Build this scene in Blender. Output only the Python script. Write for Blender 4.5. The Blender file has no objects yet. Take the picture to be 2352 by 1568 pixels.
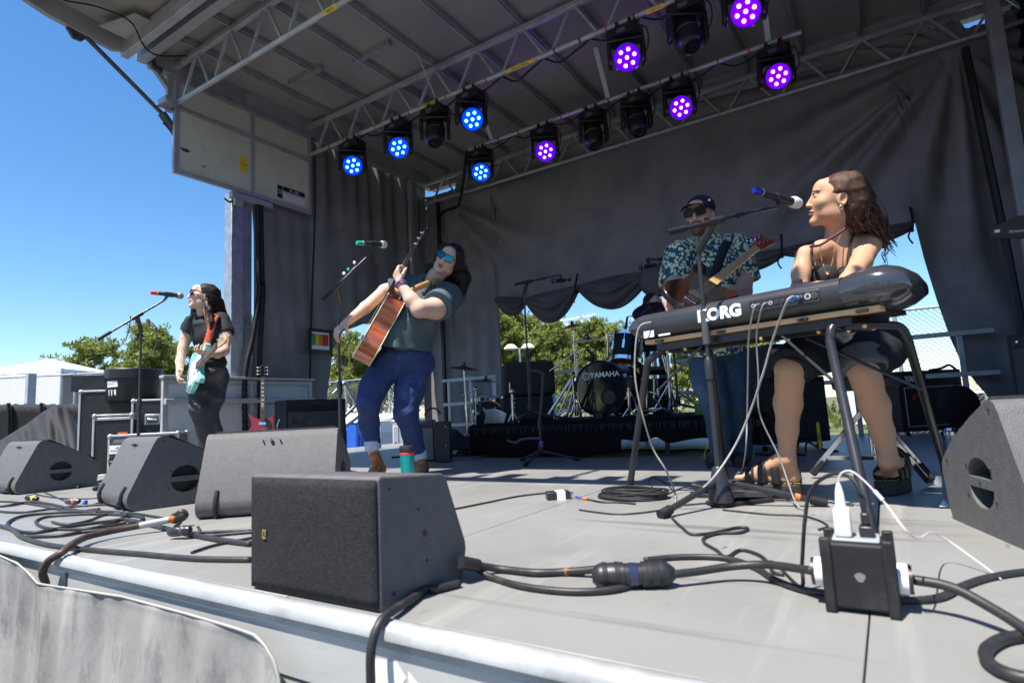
import bpy, bmesh, math, random
import numpy as np
from mathutils import Vector, Matrix, Euler
try:
    import openvdb
except ImportError:
    import pyopenvdb as openvdb
rnd = random.Random(7)
scene = bpy.context.scene
COL = scene.collection

# ---------------------------------------------------------------- camera
# camera axes (right, down, forward) in stage coordinates: X along the stage front, Y upstage, Z up, deck top at z = 0
RM = np.array([[0.83922627, -0.10744006, -0.53306275],
               [0.54141774, 0.07377286, 0.83751083],
               [-0.05065666, -0.99147073, 0.12008207]])
FPX, CX, CY, EYE = 1339.6, 1176.0, 784.0, 0.42
cd = bpy.data.cameras.new('camera')
cam = bpy.data.objects.new('camera', cd)
COL.objects.link(cam)
cd.sensor_width = 36.0
cd.lens = FPX / 2352 * 36
cd.clip_start = 0.02
cd.clip_end = 2000
cam.matrix_world = Matrix(((RM[0][0], -RM[0][1], -RM[0][2], 0), (RM[1][0], -RM[1][1], -RM[1][2], 0),
                           (RM[2][0], -RM[2][1], -RM[2][2], EYE), (0, 0, 0, 1)))
cd.dof.use_dof = True
cd.dof.focus_distance = 4.3
cd.dof.aperture_fstop = 4.0
scene.camera = cam

# ---------------------------------------------------------------- sky and sun
SUN = Vector((-0.11, -0.47, 1.0)).normalized()
w = bpy.data.worlds.new('World')
scene.world = w
w.use_nodes = True
nt = w.node_tree
sky = nt.nodes.new('ShaderNodeTexSky')
sky.sky_type = 'NISHITA'
sky.sun_disc = False
sky.sun_elevation = math.asin(SUN.z)
sky.sun_rotation = math.atan2(SUN.x, SUN.y)
sky.altitude = 0
sky.air_density = 1.0
sky.dust_density = 0.3
sky.ozone_density = 3.0
bg = nt.nodes['Background']
bg.inputs['Strength'].default_value = 0.102
hs = nt.nodes.new('ShaderNodeHueSaturation')
hs.inputs['Saturation'].default_value = 1.25
nt.links.new(sky.outputs[0], hs.inputs['Color'])
nt.links.new(hs.outputs[0], bg.inputs['Color'])
sl = bpy.data.lights.new('sun', 'SUN')
sl.energy = 4.8
sl.angle = math.radians(0.53)
sl.color = (1.0, 0.955, 0.88)
so = bpy.data.objects.new('sun', sl)
COL.objects.link(so)
so.rotation_euler = SUN.to_track_quat('Z', 'Y').to_euler()
so.location = (-3, -8, 12)
vs = scene.view_settings
vs.view_transform = 'Standard'
vs.look = 'None'
vs.exposure = 1.08
vs.gamma = 1.0
vs.use_curve_mapping = False

# ---------------------------------------------------------------- placing helpers
def ray(x, y):
    return RM @ np.array([x - CX, y - CY, FPX])
def P(x, y, d):                       # the point that far (metres) into the view
    q = np.array([(x - CX) / FPX * d, (y - CY) / FPX * d, d])
    v = RM @ q
    return Vector((v[0], v[1], v[2] + EYE))
def F(x, y, z=0.0):                   # a point on the level z
    d = ray(x, y); t = (z - EYE) / d[2]
    return Vector((t * d[0], t * d[1], z))
def AY(x, y, Y):
    d = ray(x, y); t = Y / d[1]
    return Vector((t * d[0], Y, EYE + t * d[2]))
def AX(x, y, X):
    d = ray(x, y); t = X / d[0]
    return Vector((X, t * d[1], EYE + t * d[2]))
def depth(v):
    return RM[0][2] * v[0] + RM[1][2] * v[1] + RM[2][2] * (v[2] - EYE)

# ---------------------------------------------------------------- objects
def wmat(o):
    m = o.matrix_parent_inverse @ o.matrix_basis if o.parent else o.matrix_basis.copy()
    return wmat(o.parent) @ m if o.parent else m
def tag(o, label=None, cat=None, group=None, kind=None):
    if label: o['label'] = label
    if cat: o['category'] = cat
    if group: o['group'] = group
    if kind: o['kind'] = kind
    return o
def thing(name, label, cat, loc=(0, 0, 0), rz=0.0, group=None):
    o = bpy.data.objects.new(name, None)
    COL.objects.link(o)
    o.empty_display_size = 0.1
    o.location = loc
    o.rotation_euler = (0, 0, rz)
    return tag(o, label, cat, group)
def dup(root, loc=None, rz=None, label=None, parent=None):
    c = root.copy(); COL.objects.link(c)
    if parent: c.parent = parent
    if loc is not None: c.location = loc
    if rz is not None: c.rotation_euler[2] = rz
    if label: c['label'] = label
    for ch in list(root.children):
        dup(ch, parent=c)
    return c
def link_mesh(name, me, parent=None):
    o = bpy.data.objects.new(name, me)
    COL.objects.link(o)
    if parent: o.parent = parent
    return o
def frame(z, x=None, o=(0, 0, 0)):
    """matrix whose local Z runs along z and local X close to x"""
    z = Vector(z).normalized()
    x = Vector(x) if x is not None else (Vector((1, 0, 0)) if abs(z.x) < .9 else Vector((0, 1, 0)))
    x = (x - z * x.dot(z)).normalized()
    y = z.cross(x)
    m = Matrix((x, y, z)).transposed().to_4x4()
    m.translation = o
    return m
def catmull(pts, n=6, closed=False):
    pts = [Vector(p) for p in pts]
    if len(pts) < 3: return pts
    out = []
    L = len(pts)
    for i in range(L if closed else L - 1):
        g = (lambda k: pts[k % L]) if closed else (lambda k: pts[min(max(k, 0), L - 1)])
        a, b, c, d = g(i - 1), g(i), g(i + 1), g(i + 2)
        for j in range(n):
            t = j / n
            out.append(.5 * ((2 * b) + (c - a) * t + (2 * a - 5 * b + 4 * c - d) * t * t + (3 * b - a - 3 * c + d) * t ** 3))
    if not closed: out.append(pts[-1])
    return out

class MB:
    def __init__(s, world=False):
        s.v = []; s.f = []; s.mi = []; s.world = world
    def add(s, vs, fs, mi=0):
        n = len(s.v)
        s.v += [tuple(v) for v in vs]
        s.f += [tuple(i + n for i in f) for f in fs]
        s.mi += [mi] * len(fs)
        return s
    def box(s, c, size, m=None, mi=0):
        x, y, z = [q / 2 for q in size]
        vs = [Vector((a * x, b * y, d * z)) for d in (-1, 1) for b in (-1, 1) for a in (-1, 1)]
        if m is not None: vs = [m.to_3x3() @ v for v in vs]
        c = Vector(c)
        return s.add([v + c for v in vs], [(0, 2, 3, 1), (4, 5, 7, 6), (0, 1, 5, 4), (2, 6, 7, 3), (0, 4, 6, 2), (1, 3, 7, 5)], mi)
    def bb(s, a, b, mi=0):
        a, b = Vector(a), Vector(b)
        return s.box((a + b) / 2, [abs(q) for q in (b - a)], None, mi)
    def bar(s, a, b, wd, h, up=(0, 0, 1), mi=0):
        a, b = Vector(a), Vector(b)
        z = (b - a); L = z.length
        m = frame(z, Vector(up).cross(z) if abs(Vector(up).normalized().dot(z.normalized())) < .98 else (1, 0, 0))
        return s.box((a + b) / 2, (wd, h, L), m, mi)
    def tube(s, pts, r, n=10, closed=False, cap=True, mi=0):
        pts = [Vector(p) for p in pts]
        L = len(pts)
        rs = list(r) if hasattr(r, '__len__') else [r] * L
        if len(rs) != L: rs = [np.interp(i / (L - 1), np.linspace(0, 1, len(rs)), rs) for i in range(L)]
        vs = []; fs = []
        up = None
        for i, p in enumerate(pts):
            t = (pts[(i + 1) % L] - pts[i - 1]) if closed else (pts[min(i + 1, L - 1)] - pts[max(i - 1, 0)])
            if t.length < 1e-9: t = Vector((0, 0, 1))
            t.normalize()
            if up is None:
                up = Vector((0, 0, 1)) if abs(t.z) < .9 else Vector((1, 0, 0))
            x = (up - t * up.dot(t))
            if x.length < 1e-6: x = t.orthogonal()
            x.normalize(); y = t.cross(x); up = x
            for k in range(n):
                a = 2 * math.pi * k / n
                vs.append(p + (x * math.cos(a) + y * math.sin(a)) * rs[i])
        for i in range(L if closed else L - 1):
            j = (i + 1) % L
            for k in range(n):
                fs.append((i * n + k, i * n + (k + 1) % n, j * n + (k + 1) % n, j * n + k))
        if cap and not closed:
            fs.append(tuple(range(n))[::-1]); fs.append(tuple((L - 1) * n + k for k in range(n)))
        return s.add(vs, fs, mi)
    def cyl(s, a, b, r0, r1=None, n=14, mi=0):
        return s.tube([a, b], [r0, r0 if r1 is None else r1], n, mi=mi)
    def lathe(s, prof, m=None, n=24, mi=0, arc=None):
        m = m or Matrix.Identity(4)
        vs = []; fs = []; L = len(prof)
        for k in range(n):
            a = 2 * math.pi * k / n
            for r, z in prof:
                vs.append(m @ Vector((max(r, 1e-5) * math.cos(a), max(r, 1e-5) * math.sin(a), z)))
        for k in range(n):
            for i in range(L - 1):
                j = (k + 1) % n
                fs.append((k * L + i, j * L + i, j * L + i + 1, k * L + i + 1))
        return s.add(vs, fs, mi)
    def prism(s, poly, t, m=None, mi=0, z0=0.0):
        """2-D outline (x, y), from local z0 to z0 + t"""
        m = m or Matrix.Identity(4)
        n = len(poly)
        vs = [m @ Vector((x, y, z0)) for x, y in poly] + [m @ Vector((x, y, z0 + t)) for x, y in poly]
        fs = [tuple(range(n))[::-1], tuple(range(n, 2 * n))] + [(i, (i + 1) % n, n + (i + 1) % n, n + i) for i in range(n)]
        return s.add(vs, fs, mi)
    def grid(s, rows, mi=0):
        h, wd = len(rows), len(rows[0])
        return s.add([v for r in rows for v in r], [(i * wd + j, i * wd + j + 1, (i + 1) * wd + j + 1, (i + 1) * wd + j)
                                                   for i in range(h - 1) for j in range(wd - 1)], mi)
    def sphere(s, c, r, n=12, m=None, mi=0):
        rr = r if hasattr(r, '__len__') else (r, r, r)
        prof = [(math.sin(math.pi * i / n), -math.cos(math.pi * i / n)) for i in range(n + 1)]
        mm = Matrix.Translation(Vector(c)) @ (m.to_3x3().to_4x4() if m is not None else Matrix.Identity(4)) @ Matrix.Diagonal((rr[0], rr[1], rr[2], 1))
        return s.lathe(prof, mm, n=n + 4, mi=mi)
    def build(s, name, mats, parent=None, bevel=0, sharp=38, solid=0, sub=0, smooth=True, seg=2):
        vs = s.v
        if s.world and parent:
            im = wmat(parent).inverted()
            vs = [im @ Vector(v) for v in vs]
        me = bpy.data.meshes.new(name)
        me.from_pydata([tuple(v) for v in vs], [], s.f)
        mats = mats if isinstance(mats, (list, tuple)) else [mats]
        for m in mats: me.materials.append(m)
        if len(mats) > 1: me.polygons.foreach_set('material_index', s.mi)
        bm = bmesh.new(); bm.from_mesh(me)
        bmesh.ops.recalc_face_normals(bm, faces=bm.faces)
        bm.to_mesh(me); bm.free()
        if smooth:
            me.polygons.foreach_set('use_smooth', [True] * len(me.polygons))
            me.set_sharp_from_angle(angle=math.radians(sharp))
        o = link_mesh(name, me, parent)
        if solid:
            md = o.modifiers.new('thickness', 'SOLIDIFY'); md.thickness = solid; md.offset = 0
        if bevel:
            md = o.modifiers.new('edges', 'BEVEL'); md.width = bevel; md.segments = seg; md.limit_method = 'ANGLE'; md.angle_limit = math.radians(35)
            md.harden_normals = False
        if sub:
            md = o.modifiers.new('smooth', 'SUBSURF'); md.levels = sub; md.render_levels = sub
        return o
def W(): return MB(world=True)

def text(name, body, mat, m, size, parent=None, ext=0.0008, align='CENTER', shear=0, spacing=1.0, bold=0.0, sx=1.0, world=True):
    cu = bpy.data.curves.new(name, 'FONT')
    cu.body = body; cu.size = size; cu.align_x = align; cu.align_y = 'CENTER'; cu.extrude = ext; cu.shear = shear
    cu.space_character = spacing; cu.offset = bold; cu.resolution_u = 3
    tmp = bpy.data.objects.new('tmp', cu); COL.objects.link(tmp)
    dg = bpy.context.evaluated_depsgraph_get()
    me = bpy.data.meshes.new_from_object(tmp.evaluated_get(dg))
    bpy.data.objects.remove(tmp); bpy.data.curves.remove(cu)
    mm = m @ Matrix.Diagonal((sx, 1, 1, 1))
    if parent and world: mm = wmat(parent).inverted() @ mm
    me.transform(mm)
    me.materials.clear(); me.materials.append(mat)
    return link_mesh(name, me, parent)

# ---------------------------------------------------------------- materials
MATS = {}
def mk(name, col, rough=.5, metal=0.0, var=.12, scale=6.0, bump=0.0, bscale=80.0, coat=0.0, spec=.5, emit=None, estr=0.0, trans=0.0, sss=0.0, stretch=None, alpha=None, dirt=None):
    if name in MATS: return MATS[name]
    m = bpy.data.materials.new(name); m.use_nodes = True
    n = m.node_tree.nodes; l = m.node_tree.links
    b = n['Principled BSDF']
    b.inputs['Roughness'].default_value = rough
    b.inputs['Metallic'].default_value = metal
    b.inputs['Specular IOR Level'].default_value = spec
    if coat: b.inputs['Coat Weight'].default_value = coat; b.inputs['Coat Roughness'].default_value = .08
    if trans: b.inputs['Transmission Weight'].default_value = trans
    if sss:
        b.inputs['Subsurface Weight'].default_value = sss
        b.inputs['Subsurface Radius'].default_value = (.012, .005, .003)
        b.inputs['Subsurface Scale'].default_value = 1.0
    if emit:
        b.inputs['Emission Color'].default_value = (*emit, 1); b.inputs['Emission Strength'].default_value = estr
    tc = n.new('ShaderNodeTexCoord'); mp = n.new('ShaderNodeMapping')
    l.new(tc.outputs['Object'], mp.inputs['Vector'])
    if stretch: mp.inputs['Scale'].default_value = stretch
    nz = n.new('ShaderNodeTexNoise'); nz.inputs['Scale'].default_value = scale; nz.inputs['Detail'].default_value = 6
    l.new(mp.outputs[0], nz.inputs['Vector'])
    rp = n.new('ShaderNodeValToRGB')
    rp.color_ramp.elements[0].position = .3; rp.color_ramp.elements[1].position = .7
    c0 = [max(0, c * (1 - var)) for c in col]; c1 = [min(1, c * (1 + var)) for c in col]
    rp.color_ramp.elements[0].color = (*c0, 1); rp.color_ramp.elements[1].color = (*c1, 1)
    l.new(nz.outputs['Fac'], rp.inputs['Fac'])
    last = rp.outputs['Color']
    if dirt:                                   # (colour, amount, scale)
        n2 = n.new('ShaderNodeTexNoise'); n2.inputs['Scale'].default_value = dirt[2]; n2.inputs['Detail'].default_value = 8
        n2.inputs['Roughness'].default_value = .7
        l.new(mp.outputs[0], n2.inputs['Vector'])
        r2 = n.new('ShaderNodeValToRGB'); r2.color_ramp.elements[0].position = .52; r2.color_ramp.elements[1].position = .72
        r2.color_ramp.elements[1].color = (dirt[1],) * 3 + (1,)
        l.new(n2.outputs['Fac'], r2.inputs['Fac'])
        mx = n.new('ShaderNodeMix'); mx.data_type = 'RGBA'
        l.new(r2.outputs['Color'], mx.inputs['Factor']); l.new(last, mx.inputs['A']); mx.inputs['B'].default_value = (*dirt[0], 1)
        last = mx.outputs['Result']
    l.new(last, b.inputs['Base Color'])
    rr = n.new('ShaderNodeMapRange'); rr.inputs['To Min'].default_value = max(.02, rough - .08); rr.inputs['To Max'].default_value = min(1, rough + .08)
    l.new(nz.outputs['Fac'], rr.inputs['Value']); l.new(rr.outputs[0], b.inputs['Roughness'])
    if bump:
        bz = n.new('ShaderNodeTexNoise'); bz.inputs['Scale'].default_value = bscale; bz.inputs['Detail'].default_value = 3
        l.new(mp.outputs[0], bz.inputs['Vector'])
        bp = n.new('ShaderNodeBump'); bp.inputs['Strength'].default_value = bump; bp.inputs['Distance'].default_value = .01
        l.new(bz.outputs['Fac'], bp.inputs['Height']); l.new(bp.outputs[0], b.inputs['Normal'])
    MATS[name] = m
    return m
M_ALU = mk('aluminium', (.50, .51, .51), .5, .45, .14, 5, .05, 120, dirt=((.22, .21, .2), .6, 4))
M_ALU2 = mk('painted_aluminium', (.42, .43, .44), .5, .35, .12, 5, .03, 100, dirt=((.2, .19, .18), .5, 4))
M_GALV = mk('galvanised_steel', (.40, .42, .45), .45, .6, .2, 12, .03, 90)
M_STEEL = mk('dark_steel', (.10, .10, .11), .4, .5, .2, 8)
M_CHROME = mk('chrome', (.75, .76, .78), .12, 1.0, .04, 10)
M_BLACK = mk('black_plastic', (.018, .018, .02), .42, 0, .2, 10, .02, 200)
M_BLACKM = mk('black_metal', (.042, .042, .048), .30, .45, .15, 12)
M_RUBBER = mk('black_rubber', (.013, .013, .014), .6, 0, .3, 14, .05, 120, dirt=((.05, .047, .044), .5, 14), spec=.35)
M_TOLEX = mk('black_tolex', (.016, .016, .018), .55, 0, .2, 20, .15, 400)
M_WEDGE = mk('textured_grey_paint', (.105, .10, .102), .6, 0, .12, 30, .35, 260, spec=.4)
M_GRILLE = mk('dark_foam', (.021, .021, .024), .8, 0, .4, 90, .5, 350, spec=.25)
M_WHITE = mk('white_paint', (.78, .78, .77), .5, 0, .05, 5)
M_PAPER = mk('white_paper', (.80, .80, .82), .7, 0, .04, 5)
M_ORANGE = mk('orange_tape', (.85, .16, .02), .5, 0, .08, 9)
M_RED = mk('red_tape', (.62, .03, .03), .5, 0, .08, 9)
M_BLUE = mk('blue_plastic', (.02, .10, .55), .45, 0, .1, 8)
M_YEL = mk('yellow_label', (.80, .55, .02), .5, 0, .1, 12)
M_GREEN = mk('green_plastic', (.03, .45, .12), .4, 0, .1, 12)
M_BLUETAPE = mk('blue_tape', (.02, .12, .7), .5, 0, .08, 9)
# ================================================================ ground and stage
ZG = -1.15
M_ASPH = mk('asphalt', (.055, .055, .056), .9, 0, .25, 1.2, .2, 60)
g = MB(); g.grid([[Vector((x, y, ZG)) for x in np.linspace(-600, 600, 13)] for y in np.linspace(-300, 900, 13)])
tag(g.build('ground', M_ASPH), kind='structure')
M_GRASSG = mk('dry_grass', (.10, .11, .045), .95, 0, .4, .6, .4, 12)
g = MB(); g.grid([[Vector((x, y, ZG + .012)) for x in np.linspace(-400, 300, 8)] for y in np.linspace(14, 500, 8)])
tag(g.build('grass_field', M_GRASSG), kind='structure')

XL, XR, YF, YB = -6.0, 1.3, 0.945, 7.1
def deck_mat():
    m = mk('stage_deck_board', (.215, .211, .20), .45, 0, .08, 1.3, .05, 90, dirt=((.15, .145, .14), .5, 2.3))
    n = m.node_tree.nodes; l = m.node_tree.links; b = n['Principled BSDF']
    tc = n.new('ShaderNodeTexCoord'); last = b.inputs['Base Color'].links[0].from_socket
    # long drag scratches, dark heel scuffs, pale chalky wear and grit
    for i, (sc, stre, rot, lo, hi, col, amt) in enumerate((((9), (1, .05, 1), .4, .58, .70, (.29, .283, .265), .7), ((7), (.06, 1, 1), -.3, .60, .70, (.11, .105, .10), .7), ((5), (1, .5, 1), 1.1, .56, .74, (.26, .25, .232), .7), ((160), (1, 1, 1), 0, .66, .72, (.09, .085, .08), .8), ((14), (1, .35, 1), .8, .70, .75, (.08, .078, .075), .8))):
        mp = n.new('ShaderNodeMapping'); mp.inputs['Scale'].default_value = stre; mp.inputs['Rotation'].default_value = (0, 0, rot); mp.inputs['Location'].default_value = (i * 3.7, i * 1.9, 0)
        nz = n.new('ShaderNodeTexNoise'); nz.inputs['Scale'].default_value = sc; nz.inputs['Detail'].default_value = 5; nz.inputs['Roughness'].default_value = .6
        rp = n.new('ShaderNodeMapRange'); rp.inputs['From Min'].default_value = lo; rp.inputs['From Max'].default_value = hi; rp.inputs['To Max'].default_value = amt
        mx = n.new('ShaderNodeMix'); mx.data_type = 'RGBA'; mx.inputs['B'].default_value = (*col, 1)
        l.new(tc.outputs['Object'], mp.inputs['Vector']); l.new(mp.outputs[0], nz.inputs['Vector']); l.new(nz.outputs['Fac'], rp.inputs['Value']); l.new(rp.outputs[0], mx.inputs['Factor']); l.new(last, mx.inputs['A']); last = mx.outputs['Result']
    l.new(last, b.inputs['Base Color'])
    return m
M_DECK = deck_mat()
deck = thing('stage_deck', 'grey board stage floor with aluminium edge along its front', 'stage floor', (-2.5, 4, -.05))
xs = [-7.1, -6.17, -4.95, -3.73, -2.51, -1.295, -.077, 1.142, 2.3]
ys = [YF, 2.98, 5.03, 7.25]
k = 0
for i in range(len(xs) - 1):
    for j in range(3):
        b = W(); dz = rnd.uniform(-.0008, .0008)
        b.bb((xs[i] + .0018, ys[j] + .0018, -.04), (xs[i + 1] - .0018, ys[j + 1] - .0018, dz))
        b.build('floor_board', M_DECK, deck, bevel=.0012, seg=1)
b = W(); b.bb((-7.1, YF, -.07), (2.3, 7.25, -.045)); b.build('subfloor', M_STEEL, deck)
# front nosing: rounded bright extrusion, shadow groove, fascia plate with a second fold below
b = W()
prof = [(YF - .002, -.004), (YF - .012, .003), (YF - .03, .003), (YF - .044, -.004), (YF - .05, -.018), (YF - .05, -.028), (YF - .036, -.030), (YF - .036, -.048), (YF - .002, -.048)]
M_YZ = Matrix(((0, 0, 1, 0), (1, 0, 0, 0), (0, 1, 0, 0), (0, 0, 0, 1)))     # local (x, y, z) -> world (y, z, x)
b.prism(prof, 9.4, M_YZ, z0=-7.1); b.build('edge_nosing', M_ALU, deck, bevel=.002, sharp=50)
M_FASC = mk('worn_aluminium_plate', (.62, .63, .62), .38, .45, .08, 3, .05, 30, dirt=((.35, .34, .31), .5, 5), stretch=(.4, 1, 2))
b = W(); b.bb((-7.1, YF - .03, -.165), (2.3, YF - .006, -.05)); b.build('fascia_plate', M_FASC, deck, bevel=.003)
b = W(); b.bb((-7.1, YF - .024, -.40), (2.3, YF - .008, -.172)); b.build('lower_fascia_plate', M_FASC, deck, bevel=.004)
b = W(); b.bb((-7.1, YF + .05, -1.1), (2.3, YF + .09, -.41)); b.build('underside_screen', M_STEEL, deck)
for x in (-2.45, -.585):
    b = W(); b.bb((x - .005, YF - .036, -.30), (x + .005, YF - .028, -.052)); b.build('fascia_joint', M_STEEL, deck)
# torn white sticker residue on the fascia
sk = mk('peeled_sticker', (.78, .77, .70), .7, 0, .1, 20)
b = W()
for poly in ([(-.985, -.078), (-.90, -.072), (-.875, -.098), (-.90, -.128), (-.955, -.135), (-.99, -.11)], [(-.868, -.085), (-.835, -.11), (-.80, -.14), (-.835, -.142), (-.865, -.125)]):
    b.prism([(x, z) for x, z in poly], .0006, Matrix(((1, 0, 0, 0), (0, 0, -1, YF - .0305), (0, 1, 0, 0), (0, 0, 0, 1))))
b.build('sticker_residue', sk, deck)

# grey canvas skirt hanging in front of the fascia
M_SKIRT = mk('dirty_grey_canvas', (.27, .262, .25), .85, 0, .25, 3, .25, 40, dirt=((.06, .06, .062), .95, 5.5), stretch=(1.6, 1, .6))
top = [(-7.1, -.02), (-4.0, -.02), (-2.96, -.021), (-2.75, -.036), (-2.66, -.055), (-2.56, -.086), (-2.5, -.084), (-1.95, -.057), (-1.6, -.058), (-1.38, -.062), (-1.31, -.066), (-1.27, -.082), (-1.235, -.11), (-1.215, -.15), (-1.2, -.22), (-1.19, -.5)]
rows = []
tx = [p[0] for p in top]; tz = [p[1] for p in top]
us = np.concatenate([np.linspace(-7.1, -3.2, 30), np.linspace(-3.15, -1.19, 130)])
for v in np.linspace(0, 1, 60):
    r = []
    for x in us:
        z0 = float(np.interp(x, tx, tz)); z = z0 + (-1.05 - z0) * v ** 1.3
        amp = .002 + .012 * min(1, v * 5)
        y = .872 - .006 * v + amp * (math.sin(x * 21 + 2 * math.sin(x * 5) + v * 1.5) * .55 + math.sin(x * 9.3 + 1 + v * 3) * .6 + .35 * math.sin(x * 47 + v * 2.3))
        if v < .06: y -= .0025 * (1 - abs(v - .03) / .03)
        r.append(Vector((x, y, z)))
    rows.append(r)
sk_ob = thing('stage_skirt', 'wrinkled grey canvas skirt hanging from the front of the stage', 'canvas skirt', (-3, .87, -1.05))
b = W(); b.grid(rows); b.build('canvas', M_SKIRT, sk_ob, solid=.003)
b = W(); b.tube([Vector((x, .868, float(np.interp(x, tx, tz)))) for x in us], .0032, 6); b.build('hem_cord', mk('canvas_hem', (.36, .34, .31), .8), sk_ob)

# ---------------------------------------------------------------- roof
M_CEIL = mk('roof_liner', (.34, .315, .285), .8, 0, .14, 1.1, .08, 30, dirt=((.2, .19, .18), .6, 1.7))
M_RIB = mk('roof_rib_aluminium', (.40, .39, .38), .5, .4, .15, 4, dirt=((.15, .14, .13), .6, 5))
ROOF = 4.36
roof = thing('stage_roof', 'wide grey ribbed underside of the mobile stage roof', 'stage roof', (-2.4, 5, 4.2))
RIBX = [-5.9 + .58 * i for i in range(-0, 13)]
RIBX = [-5.60 + .575 * i for i in range(0, 13)]
edges = [-6.05] + RIBX + [1.6]
for i in range(len(edges) - 1):
    b = W(); b.bb((edges[i] + .002, 2.75, ROOF + rnd.uniform(0, .003)), (edges[i + 1] - .002, 7.25, ROOF + .03)); b.build('roof_sheet', M_CEIL, roof)
b = W(); b.bb((-6.1, 2.7, ROOF + .04), (1.65, 7.3, ROOF + .08)); b.build('outer_skin', M_WHITE, roof)
for x in RIBX:
    b = W(); b.bb((x - .03, 2.82, ROOF - .055), (x + .03, 7.2, ROOF - .002)); b.bb((x - .012, 2.82, ROOF - .075), (x + .012, 7.2, ROOF - .0555)); b.build('roof_rib', M_RIB, roof)
b = W(); b.bb((-6.1, 2.70, 4.17), (1.65, 2.79, ROOF + .038)); b.build('front_beam', M_ALU2, roof, bevel=.006)
b = W(); b.bb((-6.1, 2.80, 4.14), (-6.0, 7.25, ROOF + .037)); b.build('side_beam', M_ALU2, roof, bevel=.006)
b = W(); b.bb((1.45, 2.80, 4.14), (1.6, 7.25, ROOF + .037)); b.build('side_beam', M_ALU2, roof, bevel=.006)
b = W(); b.bb((-5.99, 7.13, 4.1), (1.44, 7.24, ROOF + .036)); b.build('rear_beam', M_ALU2, roof, bevel=.006)
for (x, y) in ((-5.2, 4.05), (-4.3, 4.2), (-5.3, 5.3)):        # short cross pieces between ribs
    b = W(); b.bar((x - .25, y, ROOF - .035), (x + .3, y, ROOF - .035), .05, .07); b.build('cross_piece', M_RIB, roof)

# hinged front flap, nose slightly up, with an added shade strip ahead of it
flap = thing('front_roof_flap', 'front hinged roof flap with pale edge beams against the sky', 'roof flap', (-2.3, 2.6, 4.15))
TA = math.tan(math.radians(4.0))
YFF = 1.70
def fz(y): return 4.19 + (2.6 - y) * TA
fe = [-6.05 + i * 1.275 for i in range(7)]
for i in range(6):
    b = W()
    a0, a1 = fe[i] + .003, fe[i + 1] - .003
    b.add([(a0, YFF, fz(YFF) + .16), (a1, YFF, fz(YFF) + .16), (a1, 2.69, fz(2.69) + .16), (a0, 2.69, fz(2.69) + .16),
           (a0, YFF, fz(YFF) + .2), (a1, YFF, fz(YFF) + .2), (a1, 2.69, fz(2.69) + .2), (a0, 2.69, fz(2.69) + .2)],
          [(0, 1, 2, 3), (4, 5, 6, 7), (0, 1, 5, 4), (1, 2, 6, 5), (2, 3, 7, 6), (3, 0, 4, 7)])
    b.build('flap_sheet', M_CEIL, flap)
for x in fe[1:-1]:
    b = W(); b.bar((x, YFF, fz(YFF) + .115), (x, 2.53, fz(2.53) + .115), .05, .08); b.build('flap_rib', M_RIB, flap)
b = W(); b.bar((-6.1, 2.59, 4.23), (1.65, 2.59, 4.23), .075, .17); b.build('hinge_beam', M_ALU, flap, bevel=.006)
b = W(); b.prism([(YFF, fz(YFF) + .03), (1.95, fz(1.95) - .02), (2.48, fz(2.48) - .04), (2.62, fz(2.6) + .03), (2.62, fz(2.6) + .26), (YFF, fz(YFF) + .26)], .055, M_YZ, z0=-6.105)
b.build('side_rail', M_ALU2, flap, bevel=.006)
b = W(); b.prism([(YFF, fz(YFF) + .06), (2.6, fz(2.6)), (2.6, fz(2.6) + .26), (YFF, fz(YFF) + .26)], .055, M_YZ, z0=1.6)
b.build('side_rail', M_ALU2, flap, bevel=.006)
b = W(); b.bar((-6.05, YFF, fz(YFF) + .15), (1.6, YFF, fz(YFF) + .15), .05, .2); b.build('nose_beam', M_ALU2, flap, bevel=.006)
b = W(); b.bar((-5.1, 2.05, fz(2.05) + .10), (-4.72, 2.1, fz(2.1) + .10), .09, .10); b.build('junction_box', M_ALU2, flap, bevel=.005)
b = W(); b.prism([(-5.95, 2.3), (-5.5, 2.42), (-5.5, 2.55), (-5.95, 2.55)], .012, Matrix.Translation((0, 0, fz(2.4) + .06))); b.build('gusset_plate', M_ALU, flap)
b = W(); b.tube(catmull([(-5.9, 1.85, fz(1.85) + .1), (-5.88, 2.0, fz(2.0) + .085), (-5.75, 2.2, fz(2.2) + .1), (-5.6, 2.42, fz(2.42) + .03), (-5.72, 2.6, 4.13), (-5.75, 2.75, 4.12), (-5.6, 2.95, 4.16)]), .008, 6); b.build('hose', M_RUBBER, flap)
# unseen strip and arms added before the flap to cast the deck's shadow band
hd = thing('sun_blocker', 'unseen black strip added ahead of the roof flap to shade the deck', 'light blocker', (-2.3, 1.2, 4.3))
b = W(); b.bb((-4.55, 1.0, 4.285), (1.65, 1.18, 4.315)); b.build('shade_strip', M_BLACK, hd)
for x in np.linspace(-6, 1.6, 9):
    b = W(); b.bar((x, 1.06, 4.33), (x, YFF + .02, 4.36), .04, .04); b.build('blocker_arm', M_ALU, hd)
for i in range(20):                                    # unseen tabs added over the gap to break up the strip of sunlight
    x = -4.5 + i * .31 + rnd.uniform(-.08, .08)
    b = W(); b.bb((x, 1.182, 4.30), (x + rnd.uniform(.05, .2), 1.2 + rnd.uniform(.04, .24), 4.312)); b.build('shade_tab', M_BLACK, hd)

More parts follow.
